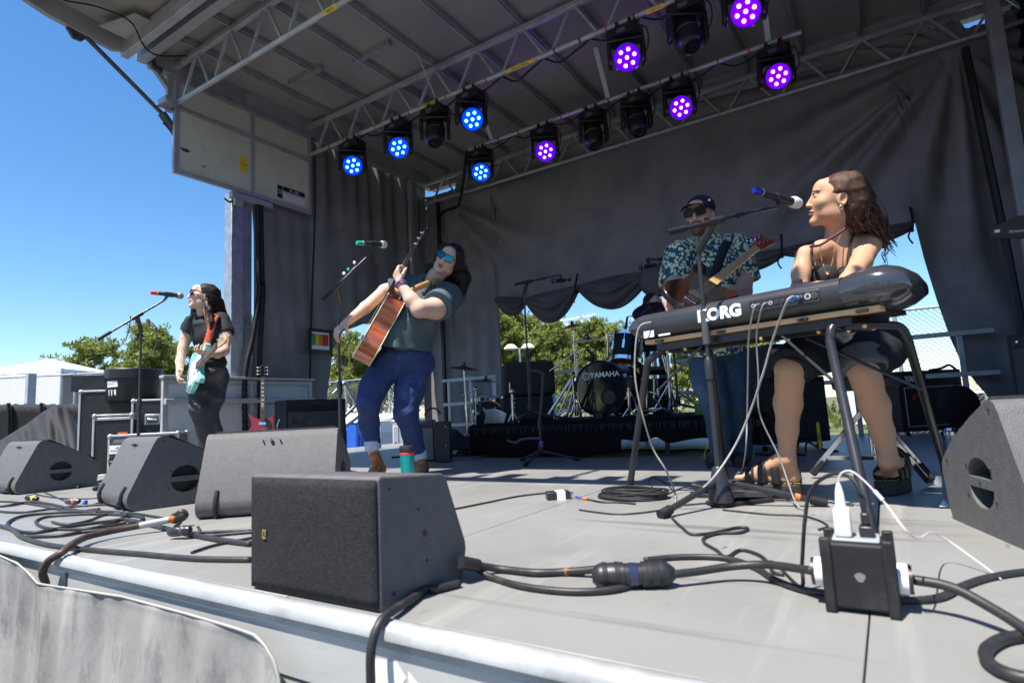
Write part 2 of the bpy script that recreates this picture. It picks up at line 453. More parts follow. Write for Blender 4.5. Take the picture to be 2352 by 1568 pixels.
# ---------------------------------------------------------------- trusses
def truss(y, zlo, label, x0=-6.0, x1=1.45, zt=4.27, rlow=.026, period=RIBX):
    t = thing('roof_truss', label, 'truss', ((x0 + x1) / 2, y, zlo), group='aluminium trusses under the stage roof')
    b = W(); b.bar((x0, y, zt - .025), (x1, y, zt - .025), .05, .055); b.build('top_chord', M_ALU, t, bevel=.004)
    b = W(); b.cyl((x0, y, zlo), (x1, y, zlo), rlow, n=16); b.build('bottom_chord', M_ALU, t)
    for x in period:
        if x0 < x < x1:
            for s, e in ((-1, .20), (1, .20)):
                b = W(); b.bar((x + s * .03, y, zt - .05), (x + s * (e + .03), y, zlo + rlow * .6), .024, .024); b.build('brace', M_ALU, t)
    return t
tr1 = truss(3.05, 3.82, 'aluminium truss nearest the camera under the roof, without lamps')
tr2 = truss(4.75, 3.865, 'aluminium truss in mid roof with a row of stage lamps below it')
tr3 = truss(7.02, 3.84, 'rear aluminium truss along the top of the back curtain', zt=4.2)
bar = thing('lighting_bar', 'round lighting pipe hung behind the middle truss, with stage lamps', 'lighting bar', (-2.2, 5.9, 3.85))
b = W(); b.cyl((-4.27, 5.9, 3.85), (-.33, 5.9, 3.85), .025, n=16); b.build('pipe', M_ALU, bar)
for x in (-3.9, -2.3, -.62):
    b = W(); b.bar((x, 5.9, 3.86), (x + .03, 5.55, 4.29), .05, .014); b.build('hanger_strap', M_ALU2, bar)
def plate(name, txt, c, nrm, up, wd, h, parent, matl=M_YEL, tm=None, size=None):
    m = frame(nrm, Vector(up).cross(Vector(nrm)), c)
    b = W(); b.prism([(-wd / 2, -h / 2), (wd / 2, -h / 2), (wd / 2, h / 2), (-wd / 2, h / 2)], .0012, m); o = b.build(name, matl, parent)
    if txt:
        text(name + '_lettering', txt, tm or M_BLACK, m @ Matrix.Translation((0, 0, .0018)), size or h * .62, o, ext=.0003)
    return o
# load-limit labels round the pipes
for (x, y, z, t_, s) in ((-3.55, 3.05, 3.82, tr1, '500 Lbs'), (-2.75, 4.75, 3.865, tr2, '600 Lbs / 300 kg'), (-1.35, 4.75, 3.865, tr2, '625 Lbs'), (-3.95, 4.75, 3.865, tr2, '500 Lbs')):
    L = .03 * len(s) * .62
    plate('load_label', s, (x, y - .020, z - .019), (0, -.75, -.66), (0, -.66, .75), L + .04, .036, t_, size=.03)
for (x, y, z) in [(x, 4.75, 3.865) for x in np.arange(-5.6, -.6, .27)] + [(x, 5.9, 3.85) for x in np.arange(-4.1, -.4, .3)]:
    b = W(); b.cyl((x - .008, y, z), (x + .008, y, z), .0285, n=12); b.build('cable_tie', M_RED if rnd.random() < .6 else M_BLACK, tr2 if y < 5 else bar)

# ---------------------------------------------------------------- left side: gable panel, column, lower side wall
def framed(name, label, x, y0, y1, z0, z1, ydiv, zdiv, sheet, cat, tw=.05, sub=True):
    t = thing(name, label, cat, (x, (y0 + y1) / 2, z0))
    for (a, c) in ((y0, ydiv), (ydiv, y1)):
        for (e, g_) in ((z0, zdiv), (zdiv, z1)):
            b = W(); b.bb((x - .008, a + tw / 2 + .001, e + tw / 2 + .001), (x + .004, c - tw / 2 - .001, g_ - tw / 2 - .001)); b.build('sheet_panel', sheet, t)
    for y in (y0, ydiv, y1):
        b = W(); b.bb((x - .02, y - tw / 2, z0 - tw / 2), (x + .022, y + tw / 2, z1 + tw / 2)); b.build('upright', M_ALU2, t, bevel=.004)
    for z in (z0, zdiv, z1):
        for (a, c) in ((y0, ydiv), (ydiv, y1)):
            b = W(); b.bb((x - .018, a + tw / 2 + .0005, z - tw / 2), (x + .026, c - tw / 2 - .0005, z + tw / 2)); b.build('rail', M_ALU2, t, bevel=.004)
    return t
M_SHEET = mk('cream_panel', (.62, .60, .49), .55, 0, .06, 2, .03, 20, dirt=((.3, .3, .27), .35, 6))
M_SHEET2 = mk('pale_grey_panel', (.55, .57, .57), .5, 0, .06, 2, .03, 20, dirt=((.33, .33, .33), .35, 6))
gab = framed('gable_panel', 'cream framed panel closing the left end under the roof', XL, 3.06, 4.74, 3.09, 4.1, 3.93, 3.79, M_SHEET, 'panel')
plate('warning_label', 'WARNING', (XL + .006, 3.83, 3.42), (1, 0, 0), (0, 0, 1), .10, .19, gab, size=.018)
lb = plate('maker_label', '', (XL + .006, 4.47, 3.24), (1, 0, 0), (0, 0, 1), .40, .16, gab, matl=M_WHITE)
m0 = frame((1, 0, 0), (0, 1, 0), (XL + .0075, 4.47, 3.24))
b = W(); b.prism([(-.12, .02), (.2, .02), (.2, .08), (-.12, .08)], .0008, m0); b.prism([(-.2, -.08), (-.125, -.08), (-.125, .08), (-.2, .08)], .0008, m0); b.build('label_print', M_BLACK, gab)
text('label_lettering', 'SL 100', M_WHITE, m0 @ Matrix.Translation((.04, .048, .0012)), .05, gab, ext=.0003)
text('label_lettering', 'STAGE\nLINE', M_WHITE, m0 @ Matrix.Translation((-.162, .0, .0012)), .03, gab, ext=.0003)
text('label_lettering', 'MOBILE STAGE / SCENE MOBILE', M_BLACK, m0 @ Matrix.Translation((.04, .0, .0012)), .021, gab, ext=.0003)
text('label_lettering', 'STAGELINE MOBILE STAGE INC.', M_BLACK, m0 @ Matrix.Translation((.04, -.04, .0012)), .015, gab, ext=.0003)
for (y, z, r) in ((3.16, 3.35, .03), (3.36, 3.24, .012)):
    b = W(); b.prism([(r * 1.6 * math.cos(a) * (1 + .4 * math.sin(3 * a)), r * .7 * math.sin(a) * (1 + .3 * math.cos(5 * a))) for a in np.linspace(0, 6.0, 14)], .001, frame((1, 0, 0), (0, 1, 0), (XL + .0045, y, z))); b.build('dent_scratch', M_STEEL, gab)
col_ = thing('corner_column', 'square galvanised column carrying the left end of the roof', 'column', (XL, 3.78, 0))
b = W(); b.bb((XL - .16, 3.70, 0), (XL - .02, 3.85, 3.06)); b.build('column_tube', M_GALV, col_, bevel=.008)
b = W(); b.bb((XL - .10, 3.72, 3.06), (XL - .03, 3.83, 4.2)); b.build('inner_tube', M_GALV, col_, bevel=.006)
b = W(); b.bb((XL - .08, 3.86, 0), (XL - .05, 3.97, 3.05)); b.build('column_plate', M_GALV, col_, bevel=.004)
b = W(); b.bb((XL - .03, 3.66, 2.98), (XL + .05, 4.18, 3.045)); b.bb((XL + .0, 3.70, 2.90), (XL + .045, 3.80, 2.979)); b.build('lock_bracket', M_ALU2, col_, bevel=.004)
b = W(); b.tube(catmull([(XL + .03, 3.68, 2.93), (XL + .06, 3.62, 2.90), (XL + .05, 3.57, 2.93)]), .012, 8); b.build('lock_pin', M_STEEL, col_)
for i, dy in enumerate((0, .09)):
    pts = catmull([(XL + .02, 4.0 + dy * .4, 2.98), (XL + .03, 4.0 + dy * .5, 2.2), (XL + .02, 4.02 + dy * .5, 1.95), (XL + .03, 3.93 + dy * 1.1, 1.4), (XL + .03, 3.84 + dy * 2.0, .95), (XL + .02, 3.86 + dy * 2.0, .1)], 28)
    b = W(); b.tube(pts, [.033 if q % 2 else .027 for q in range(len(pts))], 10); b.build('corrugated_hose', M_RUBBER, col_, sharp=80)
low = framed('side_wall_panel', 'pale grey framed side wall standing on the left edge of the stage', XL, 3.0, 4.72, .03, .895, 3.93, .70, M_SHEET2, 'side wall')
b = W(); b.bb((XL - .03, 2.96, .925), (XL + .06, 4.76, .955)); b.build('cap_rail', M_ALU2, low, bevel=.004)
b = W(); b.bb((XL + .028, 2.98, .665), (XL + .07, 4.75, .72)); b.build('ledge', M_ALU2, low, bevel=.004)

# hydraulic strut from the flap to the column, and the short prop
st = thing('hydraulic_strut', 'thin dark hydraulic strut from the roof flap down to the column', 'strut', (XL, 3.0, 3.4))
pA, pB, pC = AX(196, 84, XL - .08), AX(375, 264, XL - .08), AX(404, 305, XL - .08)
b = W(); b.cyl(pA, pB, .022); b.build('strut_rod', M_STEEL, st)
b = W(); b.cyl(pB - (pB - pA).normalized() * .02, pC + (pC - pB) * 1.3, .045); b.build('strut_cylinder', M_STEEL, st)
b = W(); b.tube(catmull([pB + Vector((0, .0, -.09)), pB + Vector((0, .06, -.13)), pC + Vector((0, .05, -.1))]), .009, 6); b.build('hydraulic_hose', M_RUBBER, st)
b = W(); b.prism([(AX(x, y, XL).y, AX(x, y, XL).z) for x, y in ((160, 55), (178, 56), (210, 80), (196, 88), (176, 80))], .03, M_YZ, z0=XL - .10); b.build('strut_bracket', M_STEEL, st)
pr = thing('roof_prop', 'short angled aluminium prop under the roof corner', 'prop', (XL, 2.9, 3.8))
b = W(); b.bar(AX(343, 140, XL - .05), AX(400, 222, XL - .05), .05, .05); b.build('prop_arm', M_ALU2, pr)
b = W(); b.bb((XL - .075, 2.98, 3.74), (XL - .025, 3.05, 4.3)); b.build('prop_post', M_ALU2, pr, bevel=.004)
b = W(); b.bb((XL - .08, 2.90, 3.76), (XL + .10, 3.02, 3.83)); b.build('prop_clamp', M_GALV, pr, bevel=.01)
b = W(); b.bar(AX(345, 122, XL), AX(352, 155, XL), .06, .05); b.bar(AX(352, 155, XL), AX(372, 163, XL), .05, .05); b.build('hinge_knuckle', M_STEEL, pr, bevel=.008)
# ================================================================ curtains
def cloth_mat(name, col, weave=500, var=.15):
    return mk(name, col, .85, 0, var, 2.5, .12, weave, spec=.25, dirt=((col[0] * .55, col[1] * .55, col[2] * .55), .6, 1.6))
M_CURT = cloth_mat('charcoal_curtain', (.25, .232, .228))
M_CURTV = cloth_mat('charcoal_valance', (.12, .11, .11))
def noise1(x, s=0): return math.sin(x * 1.7 + s) + .5 * math.sin(x * 4.1 + 1.3 * s) + .3 * math.sin(x * 9.7 + 2.1 * s)
# back curtain, rolled up in the middle
bx = [-6.18, -4.74, -4.735, -4.22, -3.38, -2.36, -.83, .38, .405, .44, .50, .56, .62, .70, .80, .95, 1.62]
bz = [.02, .02, 2.10, 2.03, 2.08, 2.10, 2.10, 2.12, 2.10, 1.75, 1.30, .92, .66, .48, .30, .02, .02]
cols = sorted(set(list(np.linspace(-6.18, 1.6, 220)) + bx[1:-1]))
rows = []
for v in np.linspace(0, 1, 90):
    r = []
    for x in cols:
        zb = float(np.interp(x, bx, bz)); zt_ = 4.12 if -5.45 < x < 1.0 else 4.0; z = zt_ + (zb - zt_) * v
        y = 7.12
        for (cx_, cz_, amp, fr, ln) in ((.95, 3.85, .10, 21, 2.6), (-5.75, 3.9, .085, 17, 2.4)):
            dx, dz = x - cx_, cz_ - z
            rr = math.hypot(dx, dz) + 1e-3
            an = math.atan2(dx, dz)
            y += amp * math.sin(an * fr + 1.2 * math.sin(an * 7)) * min(1, rr * .9) * math.exp(-(rr / ln) ** 2)
        y += .012 * noise1(x * 2.2 + .3 * z, 2) + .006 * math.sin(z * 5 + x)
        if x < -4.7: y += .028 * math.sin(x * 22 + 1.2 * math.sin(z)) * min(1, (3.8 - z) / 2)
        if x > .4: y += .03 * math.sin((x - .25 * (2 - z)) * 14) * min(1, max(0, (3 - z)) / 2)
        r.append(Vector((x, y, z)))
    rows.append(r)
cur = thing('back_curtain', 'charcoal backdrop curtain rolled up in the middle behind the drums', 'curtain', (-2.2, 7.1, 0))
b = W(); b.grid(rows); b.build('cloth', M_CURT, cur, solid=.004, sharp=180)
# rolled hem in swags between tie straps
ties = [(-4.733, 2.11), (-4.217, 2.02), (-3.382, 2.07), (-2.37, 2.1), (-.83, 2.08), (.38, 2.12)]
low_ = [1.80, 1.62, 1.68, 1.76, 1.90]
for i in range(5):
    (x0, z0), (x1, z1) = ties[i], ties[i + 1]
    rows = []
    for v in np.linspace(0, 1, 44):
        r = []
        for u in np.linspace(0, 1, 60):
            x = x0 + (x1 - x0) * u
            sag = (math.sin(math.pi * u) ** .8) if 0 < u < 1 else 0
            if i in (3,): sag *= .85 + .25 * math.sin(2 * math.pi * u + 1)
            zt = z0 + (z1 - z0) * u + .015 * sag
            zm = z0 + (z1 - z0) * u - .07
            zb = zm + (low_[i] - (z0 + z1) / 2 + .07) * sag
            a = v * 1.0
            z = zt + (zb - zt) * a
            full = .05 + .10 * sag
            y = 7.06 - full * math.sin(math.pi * min(1, .12 + v * .88))
            pl = math.sin(v * 21 + 2.2 * math.sin(u * math.pi * 2 + i) + 1.5 * i) * .5 + math.sin(v * 11 - u * 5 + i * 2) * .5
            y += pl * .03 * (.3 + .7 * sag)
            z += .012 * pl * sag
            r.append(Vector((x, y, z)))
        rows.append(r)
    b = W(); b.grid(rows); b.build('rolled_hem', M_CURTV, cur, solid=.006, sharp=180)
for (x, z) in ties[1:]:
    b = W(); b.tube(catmull([(x, 7.06, z + .17), (x + .005, 6.99, z + .05), (x, 6.955, z - .04), (x - .01, 7.0, z - .10), (x, 7.07, z - .08)], 5), .014, 6); b.build('tie_strap', M_BLACK, cur)
    b = W(); b.tube(catmull([(x, 6.98, z - .06), (x - .05, 6.95, z - .16), (x - .02, 6.96, z - .24)], 4), .009, 5); b.build('strap_tail', M_BLACK, cur)
# slack bundle of cloth at the tie behind the bass player
b = W()
rows = []
for v in np.linspace(0, 1, 16):
    r = []
    for a in np.linspace(0, 2 * math.pi, 25):
        rad = (.07 + .11 * math.sin(math.pi * min(1, v * .8 + .1))) * (1 + .22 * math.sin(5 * a + 3 * v) + .1 * math.sin(9 * a))
        r.append(Vector((-2.30 + .05 * v + rad * math.cos(a), 6.95 + .5 * rad * math.sin(a), 2.12 - .38 * v)))
    rows.append(r)
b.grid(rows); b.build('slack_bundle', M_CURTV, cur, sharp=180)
# left side curtain
lx = [3.93, 5.03, 5.06, 5.10, 5.17, 5.36, 5.7, 6.3, 6.7, 6.93, 6.95, 7.12]
lz = [.05, .05, .30, .9, 1.35, 1.62, 1.75, 1.78, 1.72, 1.6, .02, .02]
cols = sorted(set(list(np.linspace(3.93, 7.12, 120)) + lx[1:-1]))
rows = []
for v in np.linspace(0, 1, 70):
    r = []
    for y in cols:
        zb = float(np.interp(y, lx, lz)); z = 4.3 + (zb - 4.3) * v
        x = XL - .10 + .022 * noise1(y * 2.6 + .25 * z, 1) + .012 * math.sin(y * 16 + .8 * z)
        if z > 2.2: x += .02 * math.sin(y * 24) * (z - 2.2) / 1.6
        yy = y + (.10 * math.sin(math.pi * min(1, max(0, (3.4 - z) / 3))) if y < 4.0 else 0)
        r.append(Vector((x, yy, z)))
    rows.append(r)
lc = thing('left_curtain', 'charcoal side curtain hanging behind the left side wall', 'curtain', (XL, 5.5, 0))
b = W(); b.grid(rows); b.build('cloth', M_CURT, lc, solid=.004, sharp=180)
b = W(); b.tube(catmull([(XL - .02, 5.05, .2), (XL - .02, 5.2, .8), (XL - .02, 5.42, 1.6)]), .006, 5); b.build('edge_rope', mk('rope', (.35, .32, .28), .9), lc)
# right side curtain (dark)
rows = []
for v in np.linspace(0, 1, 30):
    rows.append([Vector((1.42 + .04 * noise1(y * 3, 4), y, 4.34 + (.02 - 4.34) * v)) for y in np.linspace(3.0, 7.5, 74)])
rc = thing('right_curtain', 'black side curtain along the far right edge of the stage', 'curtain', (1.5, 5, 0))
b = W(); b.grid(rows); b.build('cloth', cloth_mat('black_curtain', (.02, .02, .022)), rc, solid=.004, sharp=180)
b = W(); b.tube(catmull([(.98, 6.92, 3.7), (1.02, 6.92, 2.6), (1.06, 6.92, 1.5), (1.08, 6.92, .2)]), .035, 6); b.build('gathered_edge', M_BLACK, cur)

# posts and guard rails at the rear
def post(label, x, y, z0, z1, wd, matl=M_ALU2):
    t = thing('roof_post', label, 'post', (x, y, z0))
    b = W(); b.bb((x - wd / 2, y - wd / 2, z0), (x + wd / 2, y + wd / 2, z1)); b.build('post_tube', matl, t, bevel=.006)
    b = W(); b.bb((x - wd * .8, y - wd * .8, z0), (x + wd * .8, y + wd * .8, z0 + .012)); b.build('foot_plate', matl, t)
    return t
post('tall grey aluminium post at the right rear corner of the stage', 1.20, 6.80, 0, 4.1, .115)
post('slim grey post in the left rear of the stage before the side curtain', XL + .03, 6.62, 0, 4.1, .06)
post('black pole in the left rear corner where the curtains meet', -5.72, 7.0, 0, 3.8, .05, M_BLACK)
def railing(label, pts, zs, posts, y, wd=.045, group=None):
    t = thing('guard_rail', label, 'railing', ((pts[0] + pts[1]) / 2, y, 0), group=group)
    for z in zs:
        b = W(); b.bar((pts[0], y, z), (pts[1], y, z), wd * .6, wd); b.build('rail', M_ALU2, t, bevel=.003)
    for x in posts:
        b = W(); b.bb((x - wd / 2, y + .003, 0), (x + wd / 2, y + .04, zs[0] - wd / 2 - .001)); b.build('rail_post', M_ALU2, t, bevel=.003)
    return t
railing('grey guard rail at the left rear behind the small drum kit', (-5.55, -4.6), (.93, .58, .28), (-5.45, -5.05, -4.65), 6.75)
railing('grey guard rail across the opening behind the drum riser', (-4.4, -.9), (.95, .55), (-4.0, -2.9, -1.8, -1.0), 7.3)
railing('grey guard rail at the right rear beside the black amplifiers', (-.75, .88), (.95, .56), (-.7, -.28, .62), 6.95)
b = thing('guard_rail', 'short grey guard rail at the far right edge of the stage', 'railing', (1.3, 5.6, 0))
for z in (.95, .5):
    q = W(); q.bar((1.36, 4.2, z), (1.36, 6.7, z), .03, .05); q.build('rail', M_ALU2, b)
for y in (4.3, 5.5, 6.6):
    q = W(); q.bb((1.345, y, 0), (1.375, y + .045, .92)); q.build('rail_post', M_ALU2, b)
# folded stair rails in the left rear opening
sr = thing('stair_rail', 'zigzag aluminium stair rails in the left rear opening', 'stair rail', (XL - .3, 5.8, -.3))
for (p, q_) in (((765, 905), (792, 878)), ((792, 878), (818, 930)), ((818, 930), (780, 968)), ((786, 985), (826, 954)), ((826, 954), (880, 905)), ((905, 870), (945, 985)), ((900, 962), (930, 930)), ((838, 1000), (866, 975))):
    b = W(); b.bar(AX(*p, XL - .25), AX(*q_, XL - .25), .03, .035); b.build('rail_bar', M_ALU, sr)
# wind chart and cable on the left curtain
ch = thing('wind_chart', 'small framed chart with green to red columns on the left curtain', 'chart', (XL, 4.85, 1.3))
c0 = AX(734, 783, XL + .02); m0 = frame((1, 0, 0), (0, 1, 0), c0)
b = W(); b.prism([(-.17, -.155), (.165, -.155), (.165, .155), (-.17, .155)], .012, m0); b.prism([(.165, -.18), (.19, -.18), (.19, .16), (.165, .16)], .02, m0); b.build('frame', M_BLACK, ch, bevel=.004)
b = W(); b.prism([(-.14, -.11), (.14, -.11), (.14, .11), (-.14, .11)], .002, m0, z0=.0125); pp = b.build('paper', M_PAPER, ch)
for i, (x0, x1, cc) in enumerate(((-.125, -.075, (.05, .35, .08)), (-.075, -.02, (.75, .6, .03)), (-.02, .035, (.8, .25, .02)), (.035, .13, (.6, .03, .02)))):
    b = W(); b.prism([(x0, -.06), (x1 - .001, -.06), (x1 - .001, .085), (x0, .085)], .001, m0, z0=.0148); b.build('colour_column', mk('chart_colour_%d' % i, cc, .6), pp)
for j in range(6):
    b = W(); b.prism([(-.127, -.05 + j * .024), (.132, -.05 + j * .024), (.132, -.0485 + j * .024), (-.127, -.0485 + j * .024)], .0004, m0, z0=.0161); b.build('chart_line', M_STEEL, pp)
hc = thing('hanging_cable', 'thin black cable hanging down the left curtain past the chart', 'cable', (XL, 4.8, 0))
b = W(); b.tube(catmull([AX(722, 345, XL + .05), AX(723, 500, XL + .05), AX(716, 700, XL + .05), AX(712, 870, XL + .05)], 8), .012, 6); b.build('cable', M_RUBBER, hc)
hc = thing('hanging_cable', 'thick black cable looping from the rear lighting bar to the corner pole', 'cable', (-5, 6.5, 3.2))
b = W(); b.tube(catmull([(-4.3, 5.9, 3.84), (-4.42, 5.95, 3.5), (-4.75, 6.3, 3.4), (-5.2, 6.8, 3.55), (-5.6, 7.0, 3.62), (-5.72, 6.95, 3.5)], 8), .022, 8); b.build('cable', M_RUBBER, hc)

# ================================================================ stage lamps
M_HEAD = mk('lamp_housing', (.012, .012, .014), .38, 0, .15, 20)
M_LENS = mk('lamp_lens_dark', (.03, .03, .035), .08, .3, .1, 10, coat=.6)
def emat(name, col, s):
    m = bpy.data.materials.new(name); m.use_nodes = True
    n = m.node_tree.nodes; l = m.node_tree.links
    for q in list(n): n.remove(q)
    o = n.new('ShaderNodeOutputMaterial'); e = n.new('ShaderNodeEmission')
    e.inputs['Color'].default_value = (*col, 1); e.inputs['Strength'].default_value = s
    l.new(e.outputs[0], o.inputs['Surface'])
    return m
LEDC = {'blue': ((.0, .035, 1.0), (.10, .30, 1.0)), 'violet': ((.06, .0, 1.0), (.25, .16, 1.0)), 'purple': ((.085, .0, 1.0), (.38, .16, 1.0))}
EM = {k: (emat(k + '_diffuser', c[0], 1.1), emat(k + '_led_rim', c[0], 2.4), emat(k + '_led_core', c[1], 9.0)) for k, c in LEDC.items()}
meshes = {}
def part(key, fn, name, parent, mats):
    if key not in meshes:
        o = fn().build(name, mats, parent); meshes[key] = o.data; return o
    return link_mesh(name, meshes[key], parent)
def cable_loop(t):
    b = MB(); b.tube(catmull([(.10, .02, -.03), (.19, .03, -.10), (.20, .02, -.26), (.13, .05, -.33), (.06, .06, -.22)], 6), .006, 5); return b
def lamp(kind, loc, aim, label, colour=None, energy=12):
    t = thing('stage_lamp', label, 'stage lamp', loc, group='moving head lamps under the stage roof')
    # clamps, base, yoke in local axes (z up, hung from the pipe at the origin)
    for s_ in (-.06, .06): part('clamp', lambda: MB().bb((-.015, -.03, -.06), (.015, .03, .03)), 'clamp', t, M_BLACK).location = (s_, 0, 0)
    part('base' + kind, lambda: MB().prism([(-.15, -.07), (-.12, -.095), (.12, -.095), (.15, -.07), (.15, .07), (.12, .095), (-.12, .095), (-.15, .07)], .085, Matrix.Translation((0, 0, -.15))), 'base', t, M_HEAD)
    part('dpy', lambda: MB().bb((-.04, -.099, -.13), (.04, -.094, -.09)), 'display', t, mk('lamp_display', (.10, .10, .11), .2))
    az = math.atan2(aim[0], -aim[1])
    hl = .20 if kind == 'wash' else .27
    piv = Vector((0, 0, -.33 if kind == 'wash' else -.34))
    yk = part('yoke' + kind, lambda: MB().bb((-.165, -.055, -.185), (.165, .055, -.151)).bb((-.168, -.05, -.40), (-.128, .05, -.186)).bb((.128, -.05, -.40), (.168, .05, -.186)), 'yoke', t, M_HEAD)
    if not yk.modifiers:
        md = yk.modifiers.new('edges', 'BEVEL'); md.width = .012; md.segments = 2
    yk.rotation_euler = (0, 0, az)
    hd_ = bpy.data.objects.new('head', None)
    m = frame(Vector(aim), Vector((0, 0, 1)).cross(Vector(aim)), piv)
    if kind == 'wash':
        h = part('washhead', lambda: MB().lathe([(0, -.16), (.06, -.158), (.095, -.13), (.112, -.06), (.122, .02), (.124, .055), (.118, .062), (.112, .058), (0, .05)], n=32), 'head', t, M_HEAD)
        h.matrix_local = m
        ring = part('ring', lambda: MB().lathe([(.113, .058), (.116, .066), (.122, .066), (.125, .056)], n=32), 'bezel', h, M_LENS)
        if colour:
            df, rim, core = EM[colour]
            part('diff' + colour, lambda: MB().lathe([(0, .0525), (.111, .0605)], n=32), 'diffuser', h, df)
            for k in range(7):
                a = k * math.pi / 3 + .3
                p = Vector((0, 0, .062)) if k == 6 else Vector((.068 * math.cos(a), .068 * math.sin(a), .062))
                e = part('led' + colour, lambda: MB().lathe([(0, .004), (.018, .0035), (.030, .0)], n=16), 'led', h, rim)
                e.location = p
                e2 = part('core' + colour, lambda: MB().lathe([(0, .0065), (.010, .0058), (.0165, .0045)], n=14), 'led_core', e, core)
            L = bpy.data.lights.new('lamp_beam', 'POINT'); L.energy = energy * (.02 if colour == 'blue' else .11)
            L.color = LEDC[colour][0] if colour == 'blue' else (.30, .05, 1.0); L.shadow_soft_size = .1
            lo = bpy.data.objects.new('lamp_beam', L); COL.objects.link(lo); lo.parent = t
            lo.matrix_local = m @ Matrix.Translation((0, 0, .09)) @ Matrix.Rotation(math.pi, 4, 'X')
    else:
        h = part('spothead', lambda: MB().lathe([(0, -.17), (.075, -.168), (.10, -.14), (.108, -.05), (.105, .05), (.098, .10), (.092, .13), (.075, .155), (.066, .16), (.064, .145), (0, .142)], n=28), 'head', t, M_HEAD)
        h.matrix_local = m
        part('spotlens', lambda: MB().lathe([(0, .156), (.03, .154), (.062, .147)], n=24), 'lens', h, M_LENS)
        part('spotgroove', lambda: MB().lathe([(.1085, -.02), (.1115, -.018), (.1115, -.006), (.1085, -.004)], n=28), 'trim_band', h, M_STEEL)
    part('loop', lambda: cable_loop(t), 'cable_loop', t, M_RUBBER)
    return t
FW = [(-5.197, 'blue'), (-4.44, 'blue'), (-3.39, 'blue'), (-1.653, 'violet'), (-.649, 'purple')]
fl_ = ['stage lamp with blue glowing face at the left end of the middle truss', 'blue glowing stage lamp second from the left on the middle truss',
       'bright blue stage lamp on the middle truss right of an unlit lamp', 'violet glowing stage lamp in the middle of the upper row', 'big purple glowing stage lamp at the top right end of the upper row']
for (x, c_), lb_ in zip(FW, fl_):
    lamp('wash', (x, 4.75, 3.84), (.40 + (x + 3) * -.06, -.78, -.42) if c_ != 'blue' else (.62, -.55, -.56), lb_, c_, 16)
for x, lb_ in ((-3.888, 'unlit black moving head lamp between two blue lamps on the middle truss'), (-1.104, 'unlit black moving head lamp between two purple lamps at the top')):
    lamp('spot', (x, 4.75, 3.84), (.25, -.35, -.9), lb_)
BW = [(-4.097, 'blue', 'blue glowing stage lamp at the left end of the rear lighting bar'), (-3.147, 'violet', 'violet blue stage lamp second from the left on the rear lighting bar'),
      (-1.521, 'violet', 'violet glowing stage lamp near the middle of the rear lighting bar'), (-.583, 'purple', 'purple glowing stage lamp at the right end of the rear lighting bar')]
for x, c_, lb_ in BW:
    lamp('wash', (x, 5.9, 3.825), (.45 + (x + 3) * -.06, -.76, -.45), lb_, c_, 16)
for x, lb_ in ((-2.514, 'left one of two unlit black lamps on the rear lighting bar'), (-1.996, 'right one of two unlit black lamps on the rear lighting bar')):
    lamp('spot', (x, 5.9, 3.825), (.2, -.3, -.93), lb_)
# small things strung along the pipes
dc = thing('lamp_cables', 'black lamp cables strapped along the middle truss', 'cables', (-3, 4.75, 3.85))
for i in range(9):
    x = -5.5 + i * .5
    b = W(); b.tube(catmull([(x, 4.78, 3.86), (x + .15, 4.80, 3.80 - rnd.uniform(0, .05)), (x + .32, 4.79, 3.80), (x + .5, 4.78, 3.86)], 5), .010, 6); b.build('cable', M_RUBBER, dc)
dc = thing('lamp_cables', 'black lamp cables strapped along the rear lighting bar', 'cables', (-2.4, 5.9, 3.85))
for i in range(7):
    x = -4.1 + i * .5
    b = W(); b.tube(catmull([(x, 5.93, 3.85), (x + .15, 5.94, 3.79 - rnd.uniform(0, .05)), (x + .32, 5.94, 3.79), (x + .5, 5.93, 3.85)], 5), .010, 6); b.build('cable', M_RUBBER, dc)
b = thing('roof_stay', 'thin white stay rod from the roof to the middle truss', 'stay rod', (-3.9, 4.6, 4))
q = W(); q.cyl(AY(955, 113, 4.45), AY(1000, 225, 4.73), .009, n=8); q.build('rod', M_ALU, b)
# ================================================================ background beyond the stage
def leafmat(name, col, col2):
    m = bpy.data.materials.new(name); m.use_nodes = True
    n = m.node_tree.nodes; l = m.node_tree.links; b = n['Principled BSDF']
    b.inputs['Roughness'].default_value = .6; b.inputs['Specular IOR Level'].default_value = .25
    g_ = n.new('ShaderNodeNewGeometry'); r = n.new('ShaderNodeValToRGB')
    r.color_ramp.elements[0].color = (*col, 1); r.color_ramp.elements[1].color = (*col2, 1)
    l.new(g_.outputs['Random Per Island'], r.inputs['Fac']); l.new(r.outputs[0], b.inputs['Base Color'])
    tl = n.new('ShaderNodeBsdfTranslucent'); ms = n.new('ShaderNodeMixShader'); ms.inputs[0].default_value = .35
    l.new(r.outputs[0], tl.inputs['Color']); l.new(b.outputs[0], ms.inputs[1]); l.new(tl.outputs[0], ms.inputs[2])
    l.new(ms.outputs[0], n['Material Output'].inputs['Surface'])
    return m
M_NEED = leafmat('pine_needles', (.13, .17, .035), (.34, .36, .10))
M_BARK = mk('pine_bark', (.11, .075, .055), .9, 0, .3, 6, .4, 20)
